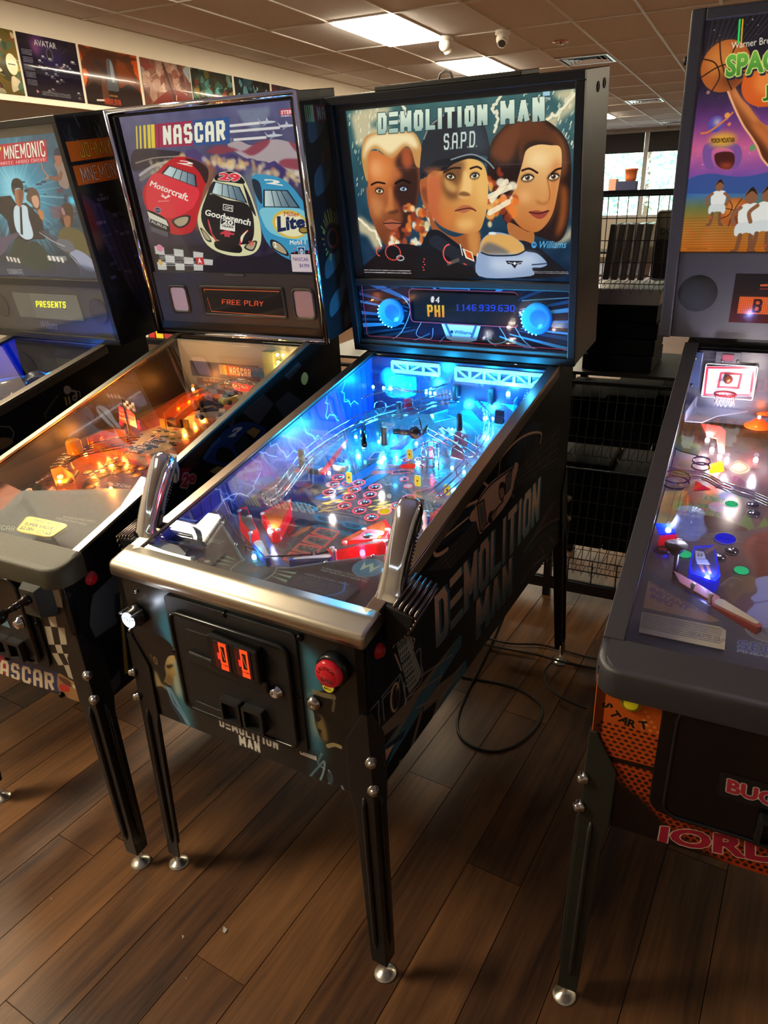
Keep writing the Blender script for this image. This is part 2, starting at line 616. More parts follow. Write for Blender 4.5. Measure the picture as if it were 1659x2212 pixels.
def block_tris(txt, wt):
 """wt = stroke weight relative to cell width; a letter is one clean outline per stroke union (drawn on a fine raster of quads)"""
 if (txt, wt) in _BT:
  return _BT[txt, wt]
 T, x, H = [], 0, 1.0
 cw = .52
 for ch in txt:
  if ch == ' ':
   x += cw * .7
   continue
  if ch in '.,':
   q = wt * cw * .55
   T.append(grid_tris(np.ones((1, 1), bool), x, -.12 if ch == ',' else 0, q, q * 1.3))
   x += q + .1
   continue
  w = cw * {'M': 1.2, 'W': 1.2, 'I': .3 + wt * .5, '1': .7}.get(ch, 1)
  G = 40
  gx = max(4, int(round(G * w)))
  X, Y = np.meshgrid((np.arange(gx) + .5) / gx * w, (np.arange(G) + .5) / G)
  m = np.zeros((G, gx), bool)
  hw = wt * cw / 2
  for st in BLK.get(ch, []):
   p = [tuple(map(float, q.split(','))) for q in st.split()]
   p = [(hw + a * max(0, w - 2 * hw), hw + b * (1 - 2 * hw)) for a, b in p]
   for (ax, ay), (bx, by) in zip(p[:-1], p[1:]):
    L = math.hypot(bx - ax, by - ay) or 1e-9
    ux, uy = (bx - ax) / L, (by - ay) / L
    t = (X - ax) * ux + (Y - ay) * uy
    d = abs((X - ax) * -uy + (Y - ay) * ux)
    ext = hw * (.98 if abs(ux) < .02 or abs(uy) < .02 else .45)
    m |= (t > -ext) & (t < L + ext) & (d < hw)
  T.append(grid_tris(m, x, 0, w, 1.0))
  x += w + .12
 T = np.concatenate(T)
 _BT[txt, wt] = T
 return T

def grid_tris(m, x0, y0, w, h):
 """row runs of a mask as triangles"""
 g, n = m.shape
 out = []
 for r in range(g):
  row = np.concatenate([[0], m[r].astype(int), [0]])
  e = np.flatnonzero(np.diff(row))
  for a, b in zip(e[::2], e[1::2]):
   xa, xb, ya, yb = x0 + a / n * w, x0 + b / n * w, y0 + r / g * h, y0 + (r + 1) / g * h
   out += [[(xa, ya), (xb, ya), (xb, yb)], [(xa, ya), (xb, yb), (xa, yb)]]
 return np.array(out, float).reshape(-1, 3, 2)

# ================================================================ the setting
def wood_mat(name, along='Y'):
 m = bpy.data.materials.new(name)
 m.use_nodes = True
 N, L = m.node_tree.nodes, m.node_tree.links
 p = N['Principled BSDF']
 tc = N.new('ShaderNodeTexCoord')
 oi = N.new('ShaderNodeObjectInfo')
 ad = N.new('ShaderNodeVectorMath')
 ad.operation = 'MULTIPLY_ADD'
 L.new(oi.outputs['Random'], ad.inputs[0])
 ad.inputs[1].default_value = (37, 91, 13)
 L.new(tc.outputs['Object'], ad.inputs[2])
 def layer(sx, sy, scale, det, dist):
  mp = N.new('ShaderNodeMapping')
  mp.inputs['Scale'].default_value = (sx, sy, 1)
  L.new(ad.outputs[0], mp.inputs[0])
  n = N.new('ShaderNodeTexNoise')
  n.inputs['Scale'].default_value = scale
  n.inputs['Detail'].default_value = det
  n.inputs['Distortion'].default_value = dist
  L.new(mp.outputs[0], n.inputs['Vector'])
  return n.outputs['Fac']
 broad, grain, fine = layer(6.5, .9, 1.7, 3, .8), layer(60, 2.2, 1.6, 6, .6), layer(260, 5, 1.5, 4, 0)
 r = N.new('ShaderNodeValToRGB')
 e = r.color_ramp.elements
 e[0].position, e[0].color = .30, srgb((56, 36, 25)) + (1,)
 e[1].position, e[1].color = .72, srgb((142, 98, 60)) + (1,)
 for pos, c in ((.44, (90, 60, 38)), (.56, (114, 78, 48))):
  q = e.new(pos)
  q.color = srgb(c) + (1,)
 mix = N.new('ShaderNodeMath')
 mix.operation = 'MULTIPLY_ADD'
 mix.inputs[1].default_value = .34
 L.new(grain, mix.inputs[0])
 sc = N.new('ShaderNodeMath')
 sc.operation = 'MULTIPLY_ADD'
 sc.inputs[1].default_value = .68
 L.new(broad, sc.inputs[0])
 rnd = N.new('ShaderNodeMath')
 rnd.operation = 'MULTIPLY_ADD'
 rnd.inputs[1].default_value = .24
 rnd.inputs[2].default_value = -.13
 L.new(oi.outputs['Random'], rnd.inputs[0])
 L.new(rnd.outputs[0], sc.inputs[2])
 L.new(sc.outputs[0], mix.inputs[2])
 L.new(mix.outputs[0], r.inputs[0])
 mu = N.new('ShaderNodeMix')
 mu.data_type = 'RGBA'
 mu.blend_type = 'MULTIPLY'
 mu.inputs['Factor'].default_value = .35
 L.new(r.outputs[0], mu.inputs['A'])
 L.new(fine, mu.inputs['B'])
 L.new(mu.outputs['Result'], p.inputs['Base Color'])
 p.inputs['Roughness'].default_value = .42
 p.inputs['Specular IOR Level'].default_value = .4
 b = N.new('ShaderNodeBump')
 b.inputs['Strength'].default_value = .25
 b.inputs['Distance'].default_value = .0015
 L.new(fine, b.inputs['Height'])
 L.new(b.outputs[0], p.inputs['Normal'])
 return m

M_wood = wood_mat('walnut_plank')
X0, X1, Y0, Y1 = -9.2, 5.5, -4.5, 21.7
floor = MB().box((X0, Y0, -.06), (X1, Y1, -.004)).build('floor', mat('floor_dark_joint', (74, 48, 30), .55, vary=.3, vscale=3))
tag(floor, kind='structure')
PW, PL, PANG = .152, 1.22, R(-5)
pl_mesh = MB().hexa([(-PW / 2 + .0006, 0.0006, -.004), (PW / 2 - .0006, .0006, -.004), (PW / 2 - .0006, PL - .0006, -.004), (-PW / 2 + .0006, PL - .0006, -.004)],
     [(-PW / 2 + .0012, .0012, 0), (PW / 2 - .0012, .0012, 0), (PW / 2 - .0012, PL - .0012, 0), (-PW / 2 + .0012, PL - .0012, 0)]).mesh('plank', M_wood)
rnd = random.Random(5)
ca, sa = math.cos(PANG), math.sin(PANG)
cand = []
for i in range(-22, 22):
 off = rnd.uniform(0, PL)
 for j in range(-3, 6):
  u, v = i * PW, off + j * PL - .6
  x, y = ca * u - sa * v - .8, sa * u + ca * v
  cx, cy = x - sa * PL / 2, y + ca * PL / 2
  if -3.1 < cx < 1.3 and -.3 < cy < 4.9:
   cand.append((x, y))
for x, y in cand[:300]:
 inst('plank', pl_mesh, floor, (x, y, 0), (0, 0, PANG))

M_wall = mat('warm_white_paint', (214, 204, 188), .8, bump=.15, bscale=300, vary=.03)
WX = -5.2
header = MB().box((WX - .14, 2.5, 2.41), (WX, Y1, CEIL_Z + .1)).build('wall_left', M_wall)
tag(header, kind='structure')
tag(MB().box((X0 - .1, Y0, 0), (X0, Y1, CEIL_Z)).build('wall_left_far', M_wall), kind='structure')
tag(MB().box((WX - .14, Y0, 0), (WX, 2.5, CEIL_Z)).build('wall_left_near', M_wall), kind='structure')
tag(MB().box((X1, Y0, 0), (X1 + .1, Y1, CEIL_Z)).build('wall_right', M_wall), kind='structure')
tag(MB().box((X0, Y0 - .1, 0), (X1, Y0, CEIL_Z)).build('wall_back', M_wall), kind='structure')
# lower ceiling of the room beyond the header
tag(MB().box((X0, Y0, 2.62), (WX - .14, Y1, 2.7)).build('ceiling_left', mat('white_tile_paint', (225, 225, 225), .8)), kind='structure')

# ---- ceiling: one tile per grid cell
M_tile = mat('mineral_fibre_tile', (214, 212, 212), .95, bump=.5, bscale=260, vary=.12, vscale=90)
M_grid = mat('white_grid_steel', (214, 212, 208), .45)
ceil = MB().box((WX - .02, Y0, CEIL_Z + .03), (X1, Y1, CEIL_Z + .1)).build('ceiling', M_tile)
tag(ceil, kind='structure')
TX, TY, GX0, GY0 = .61, 1.22, -1.165, 6.446
tile_mesh = MB().box((-TX / 2 + .008, -TY / 2 + .008, .004), (TX / 2 - .008, TY / 2 - .008, .02)).mesh('ceiling_tile', M_tile)
half_mesh = MB().box((-TX / 2 + .008, -TY / 4 + .004, .004), (TX / 2 - .008, TY / 4 - .004, .02)).mesh('ceiling_tile', M_tile)
xs = [GX0 + TX * i for i in range(-7, 11)]
ys = [GY0 + TY * j for j in range(-9, 13)]
LIGHTS = {(-4, j) for j in range(-6, 9, 2)} | {(7, 1), (8, 3)}
VENTS = {(-2, 2, 1), (-2, 6, 1), (-2, 10, 1)}
vcells = {v[:2] for v in VENTS}
for i in range(-7, 10):
 for j in range(-3, 13):
  cx, cy = GX0 + TX * (i + .5), GY0 + TY * (j + .5)
  if (i, j) in LIGHTS or cy > Y1 - .2 or cx < WX:
   continue
  if (i, j) in vcells:
   inst('ceiling_tile', half_mesh, ceil, (cx, cy - TY / 4, CEIL_Z))
   continue
  if cy < 3.4 or (i > 5 and j > 2):
   continue
  inst('ceiling_tile', tile_mesh, ceil, (cx, cy, CEIL_Z))
bar_y = MB().box((-.012, 3.4, -.006), (.012, Y1, .006)).mesh('grid_bar', M_grid)
bar_x = MB().box((WX, -.012, -.006), (X1, .012, .006)).mesh('grid_bar', M_grid)
for x in xs:
 if x > WX:
  inst('grid_bar', bar_y, ceil, (x, 0, CEIL_Z))
for y in ys:
 if 3.3 < y < Y1:
  inst('grid_bar', bar_x, ceil, (0, y, CEIL_Z))

def ceiling_light(i, j, label):
 cx, cy = GX0 + TX * (i + .5), GY0 + TY * (j + .5)
 r = empty('ceiling_light', (cx, cy, CEIL_Z))
 tag(r, label, 'ceiling light', 'recessed ceiling lights')
 f = MB()
 a, b, w = TX / 2 - .012, TY / 2 - .012, .02
 for q in (((-a, -b), (a, -b + w)), ((-a, b - w), (a, b)), ((-a, -b + w), (-a + w, b - w)), ((a - w, -b + w), (a, b - w))):
  f.box(q[0] + (-.004,), q[1] + (.02,))
 f.build('frame', M_grid, r)
 MB().box((-a + w, -b + w, -.022), (a - w, b - w, .012)).build('diffuser', emitter('light_diffuser', (255, 238, 204), PANEL_STRENGTH), r)
 return r
for j, lab in zip(range(-6, 9, 2), ('ceiling panel light overhead, nearest the viewer', 'second ceiling panel light overhead', 'third ceiling panel light, just above the picture', 'large bright ceiling panel light nearest the posters',
                  'bright ceiling panel light just above the middle backbox', 'ceiling panel light hidden behind the middle backbox', 'next ceiling panel light hidden behind the middle backbox', 'farthest bright ceiling panel light, near the window')):
 ceiling_light(-4, j, lab)
ceiling_light(7, 1, 'added fill light in the ceiling off to the right, beyond the basketball machine')  # this and the next: unseen fill lights, added to brighten the cabinet side
ceiling_light(8, 3, 'second added fill light in the ceiling off to the right')

M_alu = mat('vent_aluminium', (200, 200, 205), .28, 1)
for (i, j, _), lab in zip(sorted(VENTS), ('louvred ceiling vent nearest the viewer above the black backbox', 'middle louvred ceiling vent', 'farthest louvred ceiling vent near the window wall')):
 cx, cy = GX0 + TX * (i + .5), GY0 + TY * (j + .75)
 r = empty('ceiling_vent', (cx, cy, CEIL_Z))
 tag(r, lab, 'air vent', 'ceiling vents')
 f = MB()
 a, w = .29, .03
 for q in (((-a, -a), (a, -a + w)), ((-a, a - w), (a, a)), ((-a, -a + w), (-a + w, a - w)), ((a - w, -a + w), (a, a - w))):
  f.box(q[0] + (-.012,), q[1] + (.01,))
 f.build('frame', M_alu, r)
 MB().box((-a, -a, .012), (a, a, .02)).build('backing', mat('duct_black', (14, 14, 16), .8), r)
 for k, q in enumerate((.235, .18, .125, .07)):
  s = MB()
  for sx, sy in ((0, 1), (0, -1), (1, 0), (-1, 0)):
   t = .03
   if sy:
    s.hexa([(-q, sy * q, -.012), (q, sy * q, -.012), (q, sy * q + .003, -.012), (-q, sy * q + .003, -.012)],
                       [(-q + t, sy * (q - t), .012), (q - t, sy * (q - t), .012), (q - t, sy * (q - t) + .003, .012), (-q + t, sy * (q - t) + .003, .012)])
   else:
    s.hexa([(sx * q, -q, -.012), (sx * q, q, -.012), (sx * q + .003, q, -.012), (sx * q + .003, -q, -.012)],
                       [(sx * (q - t), -q + t, .012), (sx * (q - t), q - t, .012), (sx * (q - t) + .003, q - t, .012), (sx * (q - t) + .003, -q + t, .012)])
  s.build('louvre', M_alu, r)
# sprinkler cap
r = empty('sprinkler_cap', (-2.085, 8.54, CEIL_Z))
tag(r, 'small round recessed sprinkler plate between the camera and the vent', 'sprinkler')
MB().lathe([(.075, .004), (.078, -.004), (.055, -.008), (.045, 0)], n=20).build('plate', mat('pinkish_brass', (205, 150, 135), .25, 1), r)
MB().lathe([(.012, 0), (.012, -.02), (.03, -.022), (.03, -.026)], n=12).build('head', M_alu, r)

def security_camera(x, y, d, label):
 r = empty('security_camera', (x, y, CEIL_Z))
 tag(r, label, 'camera', 'ceiling cameras')
 w = mat('camera_white', (226, 222, 214), .4)
 MB().lathe([(.07, .0), (.07, -.03), (.055, -.036), (.045, -.05)], n=20).build('base', w, r)
 d = Vector(d).normalized()
 c = Vector((0, 0, -.07))
 MB().sphere(c, .06, 16, 10).cyl(c, c + d * .068, .05, .044, 16).build('housing', w, r)
 MB().cyl(c + d * .064, c + d * .071, .036, .034, 16).build('lens', mat('lens_black', (18, 18, 20), .1, coat=1), r)
security_camera(-2.97, 7.6, (.3, .6, -.75), 'white dome camera at the corner of the large ceiling light')
security_camera(-2.42, 7.66, (.15, -.7, -.6), 'white dome camera with a dark lens on the bare tile')

# ---- far window wall
WY = 21.5
M_frame = mat('white_window_frame', (206, 206, 206), .4)
far = MB()
far.box((X0, WY, 0), (X1, WY + .12, 1.0))
far.build('wall_far', M_wall)
tag(bpy.data.objects['wall_far'], kind='structure')
tag(MB().box((X0, WY - .03, 3.0), (X1, WY + .12, CEIL_Z + .1)).build('trim_1', M_frame), kind='structure')
M_blind = mat('charcoal_roller_blind', (70, 70, 76), .8, vary=.1, vscale=30)
mull = [-4.9, -2.885, -.95]
tag(MB().box((X0, WY, 1.0), (-4.9, WY + .12, 3.0)).box((-.95, WY, 1.0), (X1, WY + .12, 3.0)).build('wall_far_upper', M_wall), kind='structure')
for n, (a, b) in enumerate(zip(mull[:-1], mull[1:])):
 w = MB()
 w.box((a - .05, WY - .04, 1.0), (a + .05, WY + .08, 3.0)).box((a + .05, WY - .02, 1.0), (b - .05, WY + .06, 1.06))
 wo = tag(w.build('window_%d' % (n + 1), M_frame), kind='structure')
 MB().box((a + .05, WY + .01, 1.06), (b - .05, WY + .018, 3.0)).build('pane', clear('window_glass', through=.97), wo)
 r = empty('roller_blind', ((a + b) / 2, WY - .05, 3.0))
 tag(r, 'dark roller blind half drawn over the window %s of the white mullion' % ('left', 'right')[n], 'blind', 'roller blinds')
 hw = (b - a) / 2 - .055
 MB().box((-hw, -.004, -.43), (hw, .004, 0)).build('cloth', M_blind, r)
 MB().cyl((-hw, 0, -.44), (hw, 0, -.44), .014, n=8).build('bottom_bar', mat('blind_bar', (52, 52, 58), .5), r)
# daylight greenery beyond the glass
tag(MB().box((-40, WY + .2, -.2), (30, 60, -.1)).build('ground_outside', mat('pale_concrete', (210, 208, 200), .9)), kind='structure')
rl = random.Random(11)
leaf_mats = [mat('leaf_pale', (216, 236, 216), .6), mat('leaf_mid', (190, 222, 196), .6), mat('leaf_dark', (140, 190, 170), .6)]
for k, (tx, ty, tl) in enumerate(((-5.5, 27, 'left leafy tree outside the window'), (-1.95, 27, 'right leafy tree outside the window'), (-4.0, 31, 'leafy tree behind the other two outside the window'))):
 r = empty('tree', (tx, ty, -.1))
 tag(r, tl, 'tree')
 MB().tube([(0, 0, 0), (.05, 0, 1), (-.04, .05, 2.2), (0, 0, 3.2)], [.16, .13, .1, .05], 8).build('trunk', mat('bark', (120, 100, 80), .9, bump=.5), r)
 fo = MB()
 for q in range(900):
  u = Vector((rl.gauss(0, 1), rl.gauss(0, .7), rl.gauss(0, 1)))
  u = u.normalized() * (rl.random() ** .4)
  c = Vector((u.x * 1.75, u.y * 1.1, 2.2 + u.z * 1.7))
  a, b = Vector((rl.uniform(-1, 1), rl.uniform(-1, 1), rl.uniform(-1, 1))).normalized(), Vector((rl.uniform(-1, 1), rl.uniform(-1, 1), rl.uniform(-1, 1))).normalized()
  s = rl.uniform(.1, .22)
  fo.cur = rl.randrange(3)
  fo.add([c - a * s, c + b * s * .5, c + a * s, c - b * s * .5], [(0, 1, 2, 3)])
 f = fo.build('foliage', leaf_mats, r)
 f['kind'] = 'stuff'

# ---------------------------------------------------------------- posters on the header wall
def poster(y0, y1, art, label, rough=.25, tilt=0):
 z0, z1 = 2.453, 2.876
 mb = MB()
 f = lambda a, b, d: (WX + .002 + d + .004 * math.sin(a * 5) * (b - z0), a, b)
 n = 6
 vs, fs = [], []
 for i in range(n + 1):
  a = y0 + (y1 - y0) * i / n
  for b in (z0, z1):
   for d in (0, .003):
    vs.append((WX + .002 + d + (.004 * math.sin(6 * i / n + y0) ** 2 if 0 < i < n else 0), a, b))
 for i in range(n):
  k = i * 4
  fs += [(k + 1, k + 5, k + 7, k + 3), (k, k + 2, k + 6, k + 4), (k, k + 4, k + 5, k + 1), (k + 2, k + 3, k + 7, k + 6)]
 mb.add(vs, fs, True)
 o = mb.build('poster', printed('poster_print', art, rough, coat=.4), None, uv=lambda v: ((y1 - v[1]) / (y1 - y0) if False else (v[1] - y0) / (y1 - y0), (v[2] - z0) / (z1 - z0)))
 return tag(o, label, 'poster', 'posters on the header wall')

def collage(w, seed, cols, n=60, big=.16):
 A = Art(0, 0, w, .423, 420, cols[0])
 r = random.Random(seed)
 for _ in range(n):
  x, y, s = r.uniform(0, w), r.uniform(0, .42), r.uniform(.02, big)
  pts = [(x + s * r.uniform(.3, 1) * math.cos(t), y + s * r.uniform(.3, 1) * math.sin(t)) for t in np.linspace(0, 6.0, 7)]
  A.curve(pts, r.choice(cols), r.uniform(.5, .95))
  if r.random() < .4:
   A.line([(x, y), (x + r.uniform(-.15, .15), y + r.uniform(-.1, .1))], .004, r.choice(cols), .9)
 return A

# far left: comic-style crowd of cream and gold shapes, generic
P1 = collage(.62, 3, ['6b5a2c', 'e8dcb0', '3a4a3a', 'c9a94a', 'b0402c', '27363c', 'f0e8d0', '4a6a58'], 90, .09)
P1.ell(.55, .2, .05, .07, 'efe6c8').line([(.52, .2), (.58, .2)], .006, '2a2a20').ell(.3, .1, .06, .06, '3f6a6a', ring=.015)
poster(3.90, 4.512, P1, 'comic-style poster in cream, gold and green cut off by the left edge')
# dark violet poster with a chart of tiny print
w = .567
P2 = Art(0, 0, w, .423, 500, '151426')
P2.ell(.19, .37, .09, .06, '6a3a78', .8, soft=.03).ell(.16, .34, .04, .05, 'c060a0', .5, soft=.02).ell(.3, .3, .14, .1, '2c2450', .8, soft=.05)
P2.ell(.28, .31, .034, .045, '4a4a5c').ell(.28, .31, .022, .032, '22202c')
P2.words(.15, .355, .042, 'AVATAR', 'c8d0dc', bold=.01, asp=.95)
for k, (x, y) in enumerate([(.02, .3), (.02, .25), (.02, .2), (.02, .15), (.02, .1)]):
 P2.greek(x, y - .02, x + .09, y + .02, 4, '9a98a8', .8, k)
for k in range(26):
 q = random.Random(k)
 x, y = q.uniform(.12, .53), q.uniform(.03, .3)
 P2.ell(x, y, .014, .006, q.choice(['c8c8cc', '8890a0', 'b09090']), .8)
 P2.greek(x - .02, y - .016, x + .03, y - .006, 2, 'a0a0b0', .7, k + 40)
P2.poly([(.09, .03), (.09, .055), (.115, .04)], 'e09098').greek(.14, .02, .42, .05, 4, 'c0c0c8', .8, 77)
poster(4.536, 5.103, P2, 'dark violet poster titled AVATAR with rows of tiny print', .12)
# fiery orange poster
w = .662
P3 = Art(0, 0, w, .423, 500, '30201c')
P3.a[:] = P3.lin('d0621c', 'b84418', (0, .12), (0, .42))(*P3.grid((0, 0, P3.w, P3.h)))
P3.ell(.3, .36, .16, .12, 'f0c040', .9, soft=.05).ell(.3, .3, .08, .11, 'f4dc88', .9, soft=.02)
for k in range(34):
 q = random.Random(k + 5)
 P3.curve([(q.uniform(0, w) + dx, q.uniform(.0, .42) + dy) for dx, dy in ((-.05, 0), (0, .018), (.05, .004), (0, -.012))], q.choice(['40241c', '5a2c1a', '7a3a18']), .75)
P3.rect(0, 0, w, .11, '201a1c', .95).curve([(.0, .1), (.1, .17), (.2, .14), (.3, .2), (.4, .15), (.52, .19), (w, .12), (w, 0), (0, 0)], '241c1e', .95)
P3.curve([(.24, .13), (.3, .12), (.38, .13), (.37, .22), (.35, .33), (.32, .36), (.28, .34), (.27, .22)], '50545c').curve([(.31, .2), (.35, .2), (.345, .32), (.32, .34)], '8a929c', .9)
P3.line([(.16, .33), (.25, .25)], .03, '2a2c32').curve([(.18, .05), (.25, .05), (.24, .19), (.2, .2)], '5c3c30')
P3.words(.19, .012, .046, 'MANDALORIAN', 'd8502c', block=.3, asp=.62).words(.26, .075, .014, 'STAR WARS', 'e0a040', asp=.9, bold=.02)
P3.line([(.11, .035), (.185, .04)], .014, 'f0e8e0')
poster(5.133, 5.79, P3, 'fiery orange poster with dark figures and red title letters', .3)
P4 = collage(.676, 8, ['8a5c4c', 'b08c7c', '6a4038', 'c4aa9a', '503030', '9ab0bc', '7a3430'], 60, .13)
P4.curve([(.05, 0), (.3, .18), (.5, .2), (.67, .12), (.67, 0)], '7a2c28', .9).line([(.4, .02), (.44, .16)], .008, 'f0d8c8').line([(.3, .4), (.45, .02)], .03, '4a342e').words(.06, .35, .03, 'STAR WARS', '8c3c34', block=.3, asp=.7)
poster(5.829, 6.505, P4, 'reddish brown poster with a large dark curve, behind the chrome-edged backbox', .5)
P5 = collage(.66, 12, ['22322c', '3a5a50', '6a8c80', '4a3a24', '8a7a3a', '7a2c24', '5aa0a0', '2a2420'], 90, .08)
poster(6.521, 7.181, P5, 'dark green poster crowded with small figures')
P6 = collage(.66, 15, ['16242c', '2c5a6a', '64a4b4', '1a3038', '0c1418', '88b8c0'], 50, .1)
poster(7.222, 7.882, P6, 'teal and black poster second from the far end')
P7 = collage(.6, 18, ['2a2230', '5a3038', '34344a', '7a5a50', '1c1820'], 50, .1)
poster(7.925, 8.52, P7, 'dark purple poster at the far end of the row')

# ================================================================ pinball machines: shared builders
M_black = mat('satin_black_paint', (13, 13, 15), .42, bump=.08, bscale=350, spec=.3)
M_coat = mat('black_powder_coat', (26, 26, 26), .42, bump=.35, bscale=700)
M_leg = mat('leg_black_enamel', (22, 22, 21), .33, bump=.12, bscale=500)
M_steel = mat('brushed_steel', (196, 186, 168), .34, 1, vary=.06, vscale=30, bump=.05, bscale=900)
M_rail = mat('steel_side_rail', (150, 130, 116), .3, 1, vary=.08, vscale=20)
M_chrome = mat('chrome', (228, 228, 232), .07, 1)
M_bolt = mat('zinc_bolt', (190, 186, 178), .25, 1, bump=.1, bscale=300)
M_glass = clear('playfield_glass', through=.985, rough=.012, ior=1.5, gain=.38)
M_bglass = clear('backbox_glass', through=.985, rough=.012, ior=1.5, gain=.14)
M_inner = mat('inside_black', (12, 12, 14), .6)
M_rubber = mat('black_rubber', (14, 14, 14), .6)
M_white = mat('white_plastic', (232, 232, 230), .35)
M_red = mat('red_button_plastic', (176, 22, 34), .3)
M_wire = mat('wireform_steel', (205, 210, 218), .14, 1)

SPEC = dict(
 dm=dict(m=(-.8476, 1.0036, -.0612, .0251), W=.637, zb=.534, ztf=.942, ztr=1.167, L=1.301, W2=.734, zb2=1.173, zt2=1.900, yb=1.140, d2=.222, t=.1194, p0=.880, pk=.089),
 na=dict(m=(-1.5509, .9872, -.0059, .0499), W=.561, zb=.537, ztf=.929, ztr=1.177, L=1.300, W2=.697, zb2=1.180, zt2=1.885, yb=1.106, d2=.219, t=.0784, p0=.866, pk=.10),
 jm=dict(m=(-2.4362, .9047, -.0604, .0292), W=.560, zb=.534, ztf=.915, ztr=1.161, L=1.300, W2=.732, zb2=1.162, zt2=1.898, yb=1.109, d2=.220, t=.1165, p0=.866, pk=.09),
 sj=dict(m=(.1439, 1.1333, -.0038, .0535), W=.560, zb=.534, ztf=.911, ztr=1.202, L=1.300, W2=.709, zb2=1.219, zt2=1.978, yb=1.123, d2=.220, t=.1295, p0=.840, pk=.12))

